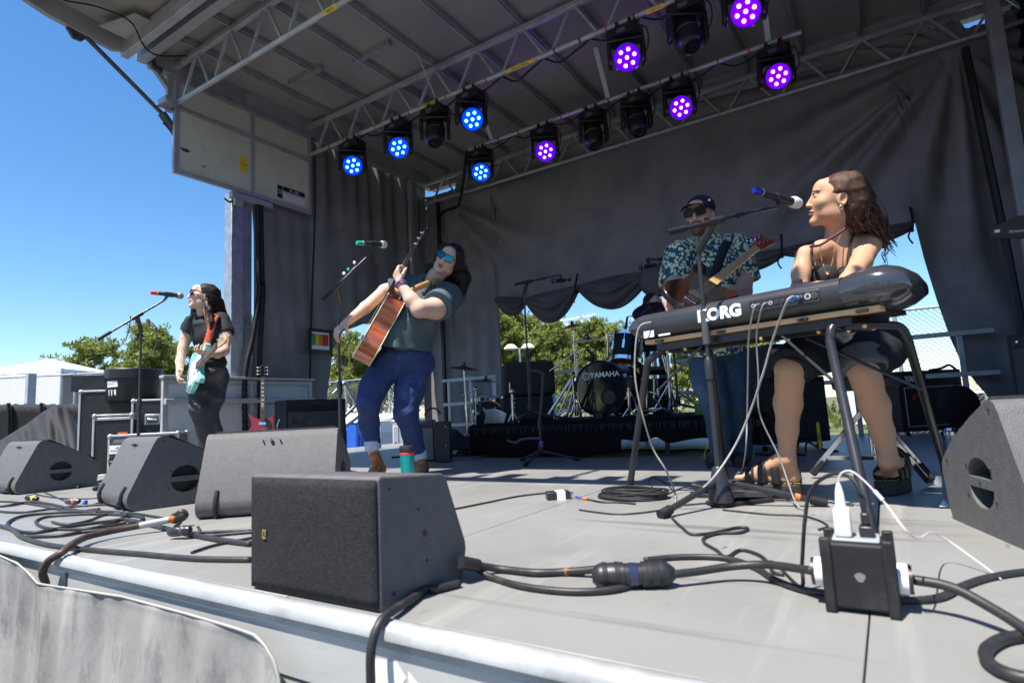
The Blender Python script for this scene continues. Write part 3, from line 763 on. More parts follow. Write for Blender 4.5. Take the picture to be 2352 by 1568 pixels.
def pine_mesh(seed, h, rad, ntuft, bare=.12, size=.30):
    r = random.Random(seed)
    wood = MB(); leaf = MB()
    tr = [Vector((0, 0, 0))]
    for i in range(1, 9):
        tr.append(Vector((r.uniform(-.12, .12) * i / 3, r.uniform(-.12, .12) * i / 3, h * .94 * i / 8)))
    wood.tube(tr, list(np.linspace(.02 * h, .03, 9)), 8)
    tips = []
    nb = 34
    for k in range(nb):
        f_ = bare + (1 - bare) * (k / nb) ** .85
        base = tr[0].lerp(tr[-1], 0) ; zz = f_ * h * .94
        j = min(7, int(zz / (h * .94) * 8)); base = tr[j].lerp(tr[j + 1], zz / (h * .94) * 8 - j)
        a = k * 2.4 + r.uniform(-.5, .5)
        wl = rad * (1.0 - .62 * ((f_ - bare) / (1 - bare)) ** 1.3) * r.uniform(.55, 1.1)
        if k > nb - 5: wl *= .6
        d = Vector((math.cos(a), math.sin(a), r.uniform(.05, .55)))
        mid = base + d * wl * .5 + Vector((0, 0, r.uniform(-.1, .25)))
        tip = base + d * wl + Vector((0, 0, r.uniform(.0, .5)))
        wood.tube([base, mid, tip], [.008 * h * (1.1 - f_), .005 * h * (1.1 - f_), .012], 5)
        tips.append((base, mid, tip, wl))
    clumps = []
    for base, mid, tip, wl in tips:
        for t_ in (r.uniform(.45, .6), r.uniform(.65, .8), r.uniform(.85, 1.0), 1.0):
            c = (base.lerp(mid, t_ * 2) if t_ < .5 else mid.lerp(tip, t_ * 2 - 1))
            clumps.append((c + Vector((r.gauss(0, .2), r.gauss(0, .2), r.gauss(.1, .12))), r.uniform(.22, .42)))
    for i in range(ntuft):
        cc, sg_ = clumps[i % len(clumps)]
        c = cc + Vector((r.gauss(0, sg_), r.gauss(0, sg_), r.gauss(.06, sg_ * .55)))
        s = size * r.uniform(.6, 1.25)
        n_ = 5
        vs = []; fs = []
        ax = Vector((r.gauss(0, 1), r.gauss(0, 1), r.uniform(.3, 1.6))).normalized()
        o1 = ax.orthogonal().normalized(); o2 = ax.cross(o1)
        for q in range(n_):
            an = q * 2 * math.pi / n_ + r.uniform(-.3, .3)
            dd = (ax * r.uniform(.5, 1) + (o1 * math.cos(an) + o2 * math.sin(an)) * r.uniform(.5, .9)).normalized()
            sd = dd.cross(ax).normalized() * s * .16
            k0 = len(vs)
            vs += [c - sd * .4, c + sd * .4, c + dd * s + sd, c + dd * s * 1.15, c + dd * s - sd]
            fs += [(k0, k0 + 1, k0 + 2, k0 + 3, k0 + 4)]
        leaf.add(vs, fs)
    return wood, leaf
variants = []
for sd, h, rad, n_ in ((1, 9.5, 3.0, 3900), (2, 8.6, 3.2, 3900), (3, 10.5, 2.8, 3900), (4, 7.4, 3.4, 1500)):
    wd, lf = pine_mesh(sd, h, rad, n_)
    o = link_mesh('v', None); 
    a = wd.build('trunk', M_BARK); c_ = lf.build('crown', M_NEED, smooth=False)
    variants.append((a.data, c_.data, h))
    bpy.data.objects.remove(a); bpy.data.objects.remove(c_); bpy.data.objects.remove(o)
def tree(px, py, d, var, label, rz=0.0, sc=None, group='pine trees beyond the stage'):
    top = P(px, py, d)
    wm, lm, h = variants[var]
    s = sc or (top.z - ZG) / h
    t = thing('pine_tree', label, 'tree', (top.x, top.y, ZG), rz, group)
    t.scale = (s, s, s)
    link_mesh('trunk', wm, t); link_mesh('crown', lm, t)
tree(228, 795, 46, 3, 'small dark open pine left of the taller tree behind the tent', .4)
tree(342, 755, 44, 0, 'tall bright green pine behind the microphone stand on the left', 1.4)
tree(395, 800, 47, 1, 'green pine behind the left singer, beside the tall one', 2.2)
tree(575, 735, 40, 2, 'green pine glimpsed between the column and the side curtain', .9)
tree(805, 775, 48, 1, 'pine glimpsed under the guitar behind the lead singer', 2.9)
tree(905, 800, 52, 3, 'pine glimpsed between the legs of the lead singer', 1.1)
for i, (px, py, d, v) in enumerate(((1130, 700, 44, 2), (1172, 712, 47, 0), (1222, 742, 50, 1), (1268, 745, 46, 0), (1318, 748, 52, 2), (1366, 742, 48, 1), (1412, 758, 50, 3), (1470, 765, 53, 0), (1535, 758, 48, 1), (1600, 762, 52, 3), (1660, 770, 56, 0), (1735, 775, 60, 1))):
    lab = ['pine at the left edge of the opening in the backdrop', 'pale green pine just right of the curtain edge', 'pine behind the tall black microphone stand', 'pine right of the tall microphone stand, above the black cabinets',
           'pine behind the upper crash cymbal', 'pine behind the stand of the crash cymbals', 'low pine above the bass drum', 'pine above the rack tom', 'pine behind the drummer', 'low pine behind the bass player', 'far pine right of the bass player', 'far pine below the keyboard'][i]
    tree(px, py, d, v, lab, i * 1.9)
# trees across the field behind the audience: they show as dark reflections in the drum heads
for i, (x, y, v) in enumerate(((-26, -34, 0), (-17, -38, 2), (-9, -33, 1), (-1, -37, 3), (7, -34, 0), (15, -38, 2), (24, -35, 1), (-36, -36, 3))):
    wm, lm, h = variants[v]
    t = thing('pine_tree', 'pine across the field behind the audience, reflected in the drum head', 'tree', (x, y, ZG), i * 1.3, 'pine trees behind the audience'); t.scale = (1.25, 1.25, 1.25)
    link_mesh('trunk', wm, t); link_mesh('crown', lm, t)
# low scrub along the fence
M_SCRUB = leafmat('scrub_leaves', (.10, .13, .04), (.26, .28, .09))
sc_ = MB(); r = random.Random(5)
for i in range(5000):
    px = r.uniform(740, 2240); d = r.uniform(26, 34)
    b0 = P(px, 950, d); z = ZG + abs(r.gauss(0, .55))
    c = Vector((b0.x, b0.y, z)); s = r.uniform(.15, .35)
    a1, a2 = Vector((r.gauss(0, 1), r.gauss(0, 1), r.gauss(0, .6))).normalized() * s, Vector((r.gauss(0, .5), r.gauss(0, .5), 1)).normalized() * s
    sc_.add([c, c + a1 * .5 + a2 * .5, c + a2 * 1.2, c - a1 * .5 + a2 * .5], [(0, 1, 2, 3)])
tag(sc_.build('scrub', M_SCRUB, smooth=False), 'low green scrub along the fence behind the stage', 'scrub', kind='stuff')

# white tent behind the left fence
M_TENT = mk('white_tent_vinyl', (.88, .88, .88), .55, 0, .03, 2)
tc_ = P(112, 985, 21); dR = Vector((RM[0][0], RM[1][0], 0)).normalized(); dF = Vector((RM[0][2], RM[1][2], 0)).normalized()
te = thing('white_tent', 'white peaked event tent behind the fence on the left', 'tent', (tc_.x, tc_.y, ZG))
c0 = Vector((tc_.x, tc_.y, 0)); ze = P(112, 862, 21).z; zp = P(112, 822, 21).z
hw = 2.35
cs = [c0 - dR * hw - dF * 2.3, c0 + dR * hw * .92 - dF * 2.3, c0 + dR * hw * .92 + dF * 2.3, c0 - dR * hw + dF * 2.3]
for i in range(4):
    a, b_ = cs[i], cs[(i + 1) % 4]
    q = W(); rows = []
    for v in np.linspace(0, 1, 8):
        rows.append([(a.lerp(b_, u).lerp(c0, v)) + Vector((0, 0, ze + (zp - ze) * (v ** 1.08) - .06 * math.sin(math.pi * v) * 1)) for u in np.linspace(0, 1, 8)])
    q.grid(rows); q.build('roof_panel', M_TENT, te)
    q = W(); q.grid([[a.lerp(b_, u) + Vector((0, 0, z + (.025 * abs(math.sin(u * 40)) if z < ze - .1 else 0))) for u in np.linspace(0, 1, 60)] for z in (ze, ze - .16)]); q.build('valance', M_TENT, te)
    if i != 1:
        q = W(); q.grid([[a.lerp(b_, u) * 1.0 + Vector((0, 0, z)) for u in np.linspace(.01, .99, 12)] for z in (ze - .1, ZG + .02)]); q.build('side_wall', M_TENT, te)
    q = W(); q.cyl((a.x, a.y, ZG), (a.x, a.y, ze), .04, n=8); q.build('tent_pole', M_ALU, te)

# chain-link fences
M_WIRE = mk('galvanised_wire', (.10, .11, .13), .5, .6, .1, 10)
def fence(label, A, B, z0, z1, posts, cell=.055, wire=.0032, razor=False):
    t = thing('chain_link_fence', label, 'fence', ((A.x + B.x) / 2, (A.y + B.y) / 2, ZG))
    L = (B - A).length; d = (B - A).normalized(); h = z1 - z0
    b = W()
    n = int(L / cell)
    nh = int(h / cell)
    for k in range(-nh, n):
        for s in (0, 1):
            u0, u1 = k * cell, k * cell + h
            za, zb = (z0, z1) if s == 0 else (z1, z0)
            ua, ub = u0, u1
            if ua < 0: za = za + (zb - za) * (-ua / h); ua = 0
            if ub > L: zb = zb - (zb - za) * ((ub - L) / max(1e-6, ub - ua)); ub = L
            if ub - ua < 1e-3: continue
            p, q = A + d * ua, A + d * ub
            b.tube([Vector((p.x, p.y, za)), Vector((q.x, q.y, zb))], wire, 3, cap=False)
    o = b.build('wire_mesh', M_WIRE, t, smooth=False); tag(o, kind='stuff')
    for z in (z1, z0 + h * .5):
        q = W(); q.cyl((A.x, A.y, z), (B.x, B.y, z), .021, n=8); q.build('fence_rail', M_GALV, t)
    for u in posts:
        p = A + d * u
        q = W(); q.cyl((p.x, p.y, ZG), (p.x, p.y, z1 + .03), .032, n=10); q.build('fence_post', M_GALV, t)
    return t
A = P(-40, 940, 14.0); B = P(240, 940, 14.0); A.z = B.z = 0
fence('chain-link fence in front of the white tent on the left', A, B, -.6, P(100, 862, 14).z, (1.05, 2.2), cell=.075, wire=.0026)
A = P(2040, 800, 10.0); B = P(2330, 800, 9.3); A.z = B.z = 0
fence('chain-link fence behind the opening at the right rear', A, B, -.4, P(2150, 705, 9.8).z, (.15, 2.05), cell=.085, wire=.0042)
A = P(752, 950, 17); B = P(1005, 950, 15); A.z = B.z = 0
fence('chain-link fence seen through the left rear opening', A, B, -1.1, 1.55, (.75, 2.4), cell=.11, wire=.005)
gp = P(70, 900, 13.6)
q = thing('grey_fence_post', 'thick grey square post before the tent fence', 'post', (gp.x, gp.y, ZG)); b = W(); b.bb((gp.x - .08, gp.y - .08, ZG), (gp.x + .08, gp.y + .08, P(70, 858, 13.6).z)); b.build('post_tube', M_ALU2, q)
# black covered barrier and gear under a tarpaulin at far left
M_TARP = mk('black_tarpaulin', (.014, .014, .015), .8, 0, .3, 3, .3, 9)
bc = thing('barrier_cover', 'black cloth covered barrier at the far left below the tent', 'barrier', tuple(P(60, 1000, 10)))
rows = [[P(px, py + 2 * math.sin(px * .3), 10.5) for px in np.linspace(-60, 250, 40)] for py in np.linspace(928, 1060, 8)]
b = W(); b.grid(rows); b.build('cloth', M_TARP, bc, solid=.02)
for px in (20, 95): 
    b = W(); b.cyl(P(px, 925, 10.45), P(px, 1060, 10.45), .03, n=8); b.build('upright', M_BLACK, bc)
tp = thing('tarpaulin_heap', 'gear under a slumped black tarpaulin at the left edge', 'tarpaulin', tuple(F(60, 1100)))
outl = [(-120, 1035), (0, 1012), (60, 975), (100, 945), (128, 930), (150, 935), (190, 990), (200, 1040)]
rows = []
for v in np.linspace(0, 1, 22):
    r_ = []
    for u in np.linspace(-120, 200, 60):
        yt = float(np.interp(u, [o[0] for o in outl], [o[1] for o in outl]))
        yy = yt + (1085 - yt) * v
        dd = 7.3 - .75 * math.sin(v * math.pi / 2) + .05 * math.sin(u * .09 + v * 5) + .03 * math.sin(u * .23 - v * 7)
        r_.append(P(u, yy, dd))
    rows.append(r_)
b = W(); b.grid(rows); b.build('sheet', M_TARP, tp, solid=.01, sharp=180)

# portable toilets seen through the left rear opening
def toilet(px, d, label, col, wpx=44, top=948, rz=.5):
    base = P(px, top, d); wd = 1.1
    t = thing('portable_toilet', label, 'toilet', (base.x, base.y, ZG), rz)
    h = base.z - ZG
    M_T = mk('toilet_' + label.split()[0], col, .45, 0, .06, 4)
    b = MB(); b.bb((-wd / 2, -wd / 2, .06), (wd / 2, wd / 2, h - .22)); b.build('cabin', M_T, t, bevel=.04)
    b = MB(); b.lathe([(0, h), (.35, h - .02), (.72, h - .12), (.80, h - .20), (.80, h - .225)], Matrix.Rotation(math.pi / 4, 4, 'Z'), n=4); b.build('roof', M_WHITE, t, bevel=.03)
    b = MB(); b.bb((-.32, -wd / 2 - .03, .15), (.32, -wd / 2 - .001, h - .35)); dr = b.build('door', M_T, t, bevel=.03)
    b = MB(); b.bb((-.20, -wd / 2 - .036, h * .45), (.20, -wd / 2 - .031, h * .78)); b.build('sign_panel', M_WHITE, dr)
    b = MB(); b.bb((.22, -wd / 2 - .05, h * .45), (.28, -wd / 2 - .031, h * .55)); b.build('handle', M_BLACK, dr)
    for i in range(5):
        b = MB(); b.bb((wd / 2 + .001, -.4 + i * .18, .3), (wd / 2 + .02, -.32 + i * .18, h - .5)); b.build('wall_rib', M_T, t)
toilet(782, 13.0, 'blue portable toilet with white roof left of the lead singer', (.03, .14, .62))
toilet(838, 14.5, 'pale portable toilet behind the right leg of the lead singer', (.62, .64, .68))
toilet(900, 16.0, 'grey portable toilet between the legs of the lead singer', (.35, .37, .40))
# parking-lot lamp post and floodlight rack
lp = P(1193, 800, 42)
t = thing('lamp_post', 'tall twin-head parking lamp post among the pines', 'lamp post', (lp.x, lp.y, ZG))
b = W(); b.cyl((lp.x, lp.y, ZG), (lp.x, lp.y, lp.z), .11, .08); b.build('pole', M_GALV, t)
for s in (-1, 1):
    c = lp + dR * .62 * s
    b = W(); b.bar((lp.x, lp.y, lp.z), (c.x, c.y, c.z - .02), .06, .06); b.build('arm', M_GALV, t)
    b = W(); b.lathe([(0, .35), (.25, .30), (.46, .1), (.5, 0), (.4, -.05), (0, -.05)], Matrix.Translation(c), n=16); b.build('lamp_head', M_WHITE, t)
lp = P(1328, 742, 90)
t = thing('floodlight_mast', 'distant white floodlight rack above the pines', 'floodlights', (lp.x, lp.y, ZG))
b = W(); b.cyl((lp.x, lp.y, ZG), (lp.x, lp.y, lp.z + .5), .25); b.build('mast', M_GALV, t)
for i in range(7):
    for j in range(3):
        c = lp + dR * (i - 3) * .85 + Vector((0, 0, (j - 1) * .8 + (i - 3) * .12))
        b = W(); b.lathe([(0, .25), (.3, .15), (.36, -.1), (0, -.15)], Matrix.Translation(c), n=8); b.build('floodlight', M_WHITE, t)
for j in range(3):
    b = W(); b.bar(lp - dR * 3 + Vector((0, 0, (j - 1) * .8 - .36)), lp + dR * 3 + Vector((0, 0, (j - 1) * .8 + .36)), .1, .1); b.build('cross_arm', M_WHITE, t)
# white marquee wall and truck seen behind the drums, blue cabin behind the bassist
t0_ = P(1668, 930, 13)
t = thing('white_marquee', 'sunlit white marquee wall behind the drum kit', 'marquee', (t0_.x, t0_.y, ZG))
def quad(pts, d):
    return [P(x, y, d) for x, y in pts]
b = W(); b.grid([[P(px, py, 13 + .02 * math.sin(px * .5)) for px in np.linspace(1606, 1742, 30)] for py in np.linspace(862, 1010, 6)]); b.build('wall_cloth', M_TENT, t, solid=.02)
b = W(); rows = [[P(px, 862 - (14 + 4 * math.sin(px * .02)) * v, 13 + 1.2 * v) for px in np.linspace(1600, 1748, 20)] for v in np.linspace(0, 1, 5)]; b.grid(rows); b.build('roof_cloth', M_TENT, t, solid=.02)
for px in (1606, 1640, 1742):
    b = W(); b.cyl(P(px, 860, 12.95), P(px, 1012, 12.95), .03, n=8); b.build('frame_pole', M_STEEL, t)
t0_ = P(1716, 900, 10)
t = thing('blue_cabin', 'blue plastic cabin behind the legs of the bass player', 'cabin', (t0_.x, t0_.y, ZG))
b = W(); a = P(1690, 830, 10.4); c_ = P(1738, 1000, 10.4)
m_ = frame((0, 0, 1), dR, (t0_.x, t0_.y, 0)); b.box((t0_.x, t0_.y, (a.z + ZG) / 2), (.34, .4, a.z - ZG), m_); b.build('cabin_wall', M_BLUE, t, bevel=.02)
b = W(); b.box((t0_.x, t0_.y, a.z + .02), (.38, .44, .05), m_); b.build('cabin_roof', M_BLUE, t, bevel=.01)
b = W(); b.box(Vector((t0_.x, t0_.y, .2)) - dF * .205, (.26, .012, .5), m_); b.build('cabin_door', mk('light_blue_plastic', (.06, .22, .55), .45), t)
# truck and low clutter seen at ground level between the amplifiers
t0_ = P(2055, 905, 22)
t = thing('parked_truck', 'white truck parked beyond the fence at the right rear', 'truck', (t0_.x, t0_.y, ZG))
b = W(); b.box((t0_.x, t0_.y, ZG + 1.25), (3.2, 1.9, 1.6), m_); b.build('cargo_box', M_WHITE, t, bevel=.03)
b = W(); b.box(Vector((t0_.x, t0_.y, ZG + .95)) + dR * 2.2, (1.1, 1.8, 1.1), m_); b.build('cab', M_WHITE, t, bevel=.12)
b = W(); b.box(Vector((t0_.x, t0_.y, ZG + 1.2)) + dR * 2.3 - dF * .905, (.7, .02, .4), m_); b.build('side_window', M_LENS, t)
for u in (-1.1, .9, 2.2):
    c = Vector((t0_.x, t0_.y, ZG + .4)) + dR * u - dF * .9
    b = W(); b.cyl(c, c + dF * .25, .4, n=20); b.build('wheel', M_RUBBER, t)
# ================================================================ gear on the deck
def fill_cap(poly, holes):
    bm = bmesh.new()
    for lp in [poly] + holes:
        vs = [bm.verts.new((x, y, 0)) for x, y in lp]
        for i in range(len(vs)): bm.edges.new((vs[i], vs[(i + 1) % len(vs)]))
    bmesh.ops.triangle_fill(bm, use_beauty=True, use_dissolve=False, edges=bm.edges[:])
    bm.verts.index_update()
    v = [tuple(q.co[:2]) for q in bm.verts]; f = [tuple(q.index for q in fc.verts) for fc in bm.faces]
    bm.free()
    return v, f
WP = [(.06, 0), (.03, .006), (.01, .025), (0, .055), (.004, .085), (.125, .355), (.14, .378), (.16, .387), (.185, .384), (.30, .335), (.44, .265), (.535, .195), (.55, .175), (.552, .15), (.53, .03), (.515, 0)]
def half_moon(cy, cz, r, sgn, n=10):
    return [(cy + r * math.cos(a), cz + sgn * (.014 + r * .80 * math.sin(a))) for a in np.linspace(0, math.pi, n)]
def wedge(label, corner, phi, L=.62, right_corner=True):
    t = thing('floor_monitor', label, 'floor monitor', (corner[0], corner[1], 0), phi, group='grey floor monitor wedges along the stage front')
    x1, x0 = (0, -L) if right_corner else (L, 0)
    b = MB(); n = len(WP)
    vs = [(x0, y, z) for y, z in WP] + [(x1, y, z) for y, z in WP]
    b.add(vs, [(i, (i + 1) % n, n + (i + 1) % n, n + i) for i in range(n)])
    hs = [half_moon(.285, .145, .075, 1), half_moon(.285, .145, .075, -1)]
    v, f = fill_cap(WP, hs)
    for x in (x0, x1):
        b.add([(x, y, z) for y, z in v], f)
        s = .05 if x == x0 else -.05
        for h in hs:
            m = len(h)
            b.add([(x, y, z) for y, z in h] + [(x + s, y, z) for y, z in h], [(i, (i + 1) % m, m + (i + 1) % m, m + i) for i in range(m)])
            b.add([(x + s, y, z) for y, z in h], [tuple(range(m))], 1)
    b.build('cabinet', [M_WEDGE, M_BLACK], t, sharp=50)
    gq = [(x0 + .02, .20, .385), (x1 - .02, .20, .385), (x1 - .02, .53, .208), (x0 + .02, .53, .208)]
    b = MB(); b.add(gq + [(x, y + .006, z + .012) for x, y, z in gq], [(0, 1, 2, 3), (4, 5, 6, 7), (0, 1, 5, 4), (1, 2, 6, 5), (2, 3, 7, 6), (3, 0, 4, 7)]); b.build('grille', M_GRILLE, t, bevel=.004)
    for x in (x0 + .09, x1 - .09):
        b = MB(); b.tube(catmull([(x, .09, -.001), (x, .03, -.0), (x, .003, .025), (x, -.004, .055), (x, .0, .09), (x, .02, .125)], 4), .011, 8); b.build('rubber_skid', M_RUBBER, t)
    xm = (x0 + x1) / 2
    for dx, r in ((-.04, .004), (0, .008), (.04, .004)):
        b = MB(); b.cyl((xm + dx, .1165, .34), (xm + dx, .104, .345), r, n=10); b.build('screw_hole', M_BLACK, t)
    b = MB(); b.prism([(xm + .02, -.0005), (xm + .15, -.0005), (xm + .16, .05), (xm + .13, .10), (xm + .02, .10)], .02, Matrix(((1, 0, 0, 0), (0, .4, -1, .012), (0, .9, 0, .03), (0, 0, 0, 1)))); b.build('port', M_BLACK, t)
    for (y, z) in ((.17, .36), (.50, .19), (.20, .10), (.37, .10), (.285, .145), (.21, .19), (.36, .19)):
        xx = x1 if right_corner else x0
        b = MB(); b.cyl((xx - .003, y, z), (xx + .0015 * (1 if right_corner else -1), y, z), .0045, n=8); b.build('bolt', M_BLACK, t)
    return t
wedge('leftmost grey floor monitor, beyond the cable tangle', (-5.47, 1.69), 0)
wedge('grey floor monitor second from the left, its side handle facing us', (-3.42, 1.53), math.radians(-10))
wedge('pale sunlit floor monitor behind the small front speaker', (-2.26, 1.91), math.radians(40))
wedge('grey floor monitor at the far right edge with handle holes', (.275, 1.93), math.radians(16), right_corner=False)

# small front speaker lying on the stage edge
t = thing('front_speaker', 'small dark grey speaker on the front edge with gold badge', 'speaker', (-1.215, .955, 0))
SP = [(.0, .004), (.0, .286), (.008, .292), (.225, .274), (.240, .262), (.31, .09), (.312, .07), (.295, .006), (.288, 0), (.006, 0)]
b = MB(); b.prism(SP, .466, Matrix(((0, 0, 1, 0), (1, 0, 0, 0), (0, 1, 0, 0), (0, 0, 0, 1))), z0=-.233); b.build('cabinet', M_WEDGE, t, bevel=.007, seg=3)
b = MB(); rows = []
for v in np.linspace(0, 1, 14):
    rows.append([(x, -.004 - .010 * (1 - (2 * u - 1) ** 4) * (1 - (2 * v - 1) ** 4), .008 + .276 * v) for u, x in [(q, -.229 + .458 * q) for q in np.linspace(0, 1, 24)]])
b.grid([[Vector(q) for q in r] for r in rows]); b.build('foam_grille', M_GRILLE, t, solid=.004)
M_GOLD = mk('gold_badge', (.75, .52, .18), .35, .8, .1, 30)
bc0 = AY(607, 1226, .938)
b = W(); x, z = bc0.x, bc0.z
for q in ((-.007, -.011, .007, -.007), (-.007, .007, .007, .011), (-.007, -.007, -.003, .007), (.003, -.004, .007, .007)):
    b.bb((x + q[0], .9385, z + q[1]), (x + q[2], .9365, z + q[3]))
b.build('badge', M_GOLD, t)
for (y, z, r) in ((.13, .20, .004), (.15, .14, .008), (.155, .075, .004), (.035, .26, .004), (.04, .03, .005)):
    b = MB(); b.cyl((.228, y, z), (.2345, y, z), r, n=10); b.build('screw', M_BLACK, t)

# ---------------------------------------------------------------- flight cases
M_CASE = mk('black_laminate', (.022, .021, .021), .38, 0, .2, 5, .05, 150, dirt=((.07, .065, .06), .5, 8))
M_CGREY = mk('grey_laminate', (.15, .15, .155), .45, 0, .08, 6, .04, 150)
def flight_case(label, near, ang, w, dp, z0, z1, matl=M_CASE, lid=None, handle=False, name='flight_case', group='flight cases stacked at the left'):
    """near: ground position of the corner towards us; right face runs along ang"""
    t = thing(name, label, 'flight case', (near[0], near[1], z0), ang, group)
    h = z1 - z0
    b = MB(); b.bb((.004, .004, .004), (w - .004, dp - .004, h - .004)); b.build('panel_box', matl, t)
    e = .016
    for x in (0, w):
        for y in (0, dp):
            b = MB(); b.bb((x - e if x else -.003, y - e if y else -.003, .02), (x + .003 if x else e, y + .003 if y else e, h - .02)); b.build('edge_strip', M_ALU, t, bevel=.003)
    zs = [0, h] + ([lid * h] if lid else [])
    for z in zs:
        z_a, z_b = (z - e, z + .003) if z == h else ((-.003, e) if z == 0 else (z - e * .8, z + e * .8))
        for y in (0, dp):
            b = MB(); b.bb((.02, y - e if y else -.004, z_a), (w - .02, y + .004 if y else e, z_b)); b.build('edge_strip', M_ALU, t, bevel=.003)
        for x in (0, w):
            b = MB(); b.bb((x - e if x else -.004, .02, z_a), (x + .004 if x else e, dp - .02, z_b)); b.build('edge_strip', M_ALU, t, bevel=.003)
    for x in (0, w):
        for y in (0, dp):
            for z in (0, h):
                b = MB(); b.sphere((x + (.012 if x == 0 else -.012), y + (.012 if y == 0 else -.012), z + (.012 if z == 0 else -.012)), .026, 8); b.build('ball_corner', M_GALV, t)
    if handle:
        hx, hz = w * .45, h * .72
        b = MB(); b.bb((hx - .07, -.007, hz - .055), (hx + .07, .003, hz + .055)); p_ = b.build('handle_dish', M_GALV, t, bevel=.004)
        b = MB(); b.bb((hx - .055, -.010, hz - .038), (hx + .055, -.0072, hz + .035)); b.build('dish_recess', M_STEEL, p_, bevel=.003)
        b = MB(); b.bb((hx - .045, -.02, hz - .012), (hx + .045, -.011, hz + .012)); b.build('grip', M_CHROME, p_, bevel=.004)
    lz = (lid or .5) * h
    b = MB(); b.bb((-.009, dp * .45, lz - .04), (-.0045, dp * .45 + .06, lz + .04)); b.build('latch', M_GALV, t, bevel=.004)
    return t
angR = math.atan2(RM[1][0], RM[0][0])
def g2(px, py, d): q = P(px, py, d); return (q.x, q.y)
flight_case('tall black flight case behind, black box on its top', g2(180, 960, 6.15), angR + .35, .50, .40, 0, .875)
flight_case('low black flight case in front with a white sticker', g2(212, 1000, 5.75), angR + .35, .34, .34, 0, .60, lid=.93)
flight_case('black flight case with a steel dish handle under the round tub', g2(302, 960, 6.05), angR + .35, .42, .52, 0, .745, handle=True)
gc = flight_case('grey flight case with band stickers, standing on end', g2(248, 1030, 5.45), angR + .12, .62, .22, 0, .395, M_CGREY)
m_ = wmat(gc) if False else Matrix.Translation((gc.location.x, gc.location.y, 0)) @ Matrix.Rotation(angR + .12, 4, 'Z')
def sticker(parent, m, x, z, w, h, matl, name='sticker', y=-.0045, rnd_=False):
    b = W(); mm = m @ frame((0, -1, 0), (1, 0, 0), (x, y, z))
    if rnd_: b.prism([(w / 2 * math.cos(a), w / 2 * math.sin(a)) for a in np.linspace(0, 2 * math.pi, 20, endpoint=False)], .0006, mm)
    else: b.prism([(-w / 2, -h / 2), (w / 2, -h / 2), (w / 2, h / 2), (-w / 2, h / 2)], .0006, mm)
    o = b.build(name, matl, parent); return o, mm @ Matrix.Translation((0, 0, .0009))
o, mm = sticker(gc, m_, .08, .265, .13, .10, M_PAPER); b = W(); b.prism([(-.065, .038), (.065, .038), (.065, .05), (-.065, .05)], .0005, mm); b.prism([(-.065, -.05), (.065, -.05), (.065, -.042), (-.065, -.042)], .0005, mm); b.build('sticker_print', M_BLACK, o)
text('sticker_lettering', 'Abbott', M_BLACK, mm @ Matrix.Translation((-.01, -.015, 0)), .035, o, ext=.0003, shear=.3)
b = W()
for i in range(14):
    a = i * .45; b.tube([mm @ Vector((.02 + .035 * math.cos(a) * u, .012 + .02 * math.sin(a) * u, 0)) for u in (.2, 1)], .0008, 4)
b.build('tree_drawing', M_BLACK, o)
o, mm = sticker(gc, m_, .045, .155, .075, .075, M_BLACK, rnd_=True); text('sticker_lettering', 'music', M_WHITE, mm, .024, o, ext=.0003, shear=.4)
o, mm = sticker(gc, m_, .065, .075, .10, .10, M_RED, rnd_=True); text('sticker_lettering', 'ROCK', M_WHITE, mm, .03, o, ext=.0003)
b = MB(); b.box((.10, .05, .405), (.075, .05, .03), Matrix.Rotation(.3, 3, 'Z')); b.build('orange_tape_tab', M_ORANGE, gc)
bx_ = thing('black_box', 'long scuffed black box with an orange tape mark, topmost at the left', 'box', (*g2(162, 900, 6.2), .878), angR + .35)
b = MB(); b.bb((0, 0, 0), (.50, .36, .17)); b.build('carcass', M_CASE, bx_, bevel=.004)
b = MB(); b.bb((-.004, .02, .004), (-.0005, .34, .166)); b.build('end_panel', M_CGREY, bx_)
b = MB(); b.bb((-.0055, .12, .07), (-.0042, .17, .13)); b.build('tape_mark', M_ORANGE, bx_)
tu = thing('cable_tub', 'round black plastic tub labelled CABLES on a flight case', 'tub', (*g2(306, 912, 6.35), .75))
b = MB(); b.lathe([(0, 0), (.235, 0), (.242, .01), (.262, .235), (.272, .238), (.275, .33), (.268, .338), (.20, .345), (0, .345)], n=36); b.build('tub_body', M_BLACK, tu)
b = MB(); b.lathe([(.263, .236), (.277, .238), (.277, .246), (.263, .247)], n=36); b.build('lid_rim', M_BLACK, tu)
hm = Matrix.Translation(tu.location) @ Matrix.Rotation(angR - .25, 4, 'Z')
for (z, w_, s) in ((.175, .15, 'CABLES'), (.085, .13, 'CENTER\nPOINT')):
    b = W(); rows = [[hm @ Vector((R_ * math.sin(a), -R_ * math.cos(a), zz)) for a in np.linspace(-w_ / .5, w_ / .5 * .8, 8)] for zz, R_ in ((z - .032, .2565 + (z - .2) * .1), (z + .032, .2625 + (z - .2) * .1))]
    b.grid(rows); o = b.build('tape_label', M_PAPER, tu)
    text('label_lettering', s, M_BLACK, hm @ frame((0, -1, 0), (1, 0, 0), (-.02, -.272, z)), .036 if len(s) < 7 else .022, o, ext=.0004)
b = MB(); b.box((-.245, -.10, .17), (.05, .03, .11), Matrix.Rotation(.4, 3, 'Y')); b.build('strap_buckle', M_STEEL, tu, bevel=.006)
b = MB(); b.box((-.255, -.06, .18), (.02, .025, .33)); b.build('strap', M_BLACK, tu)
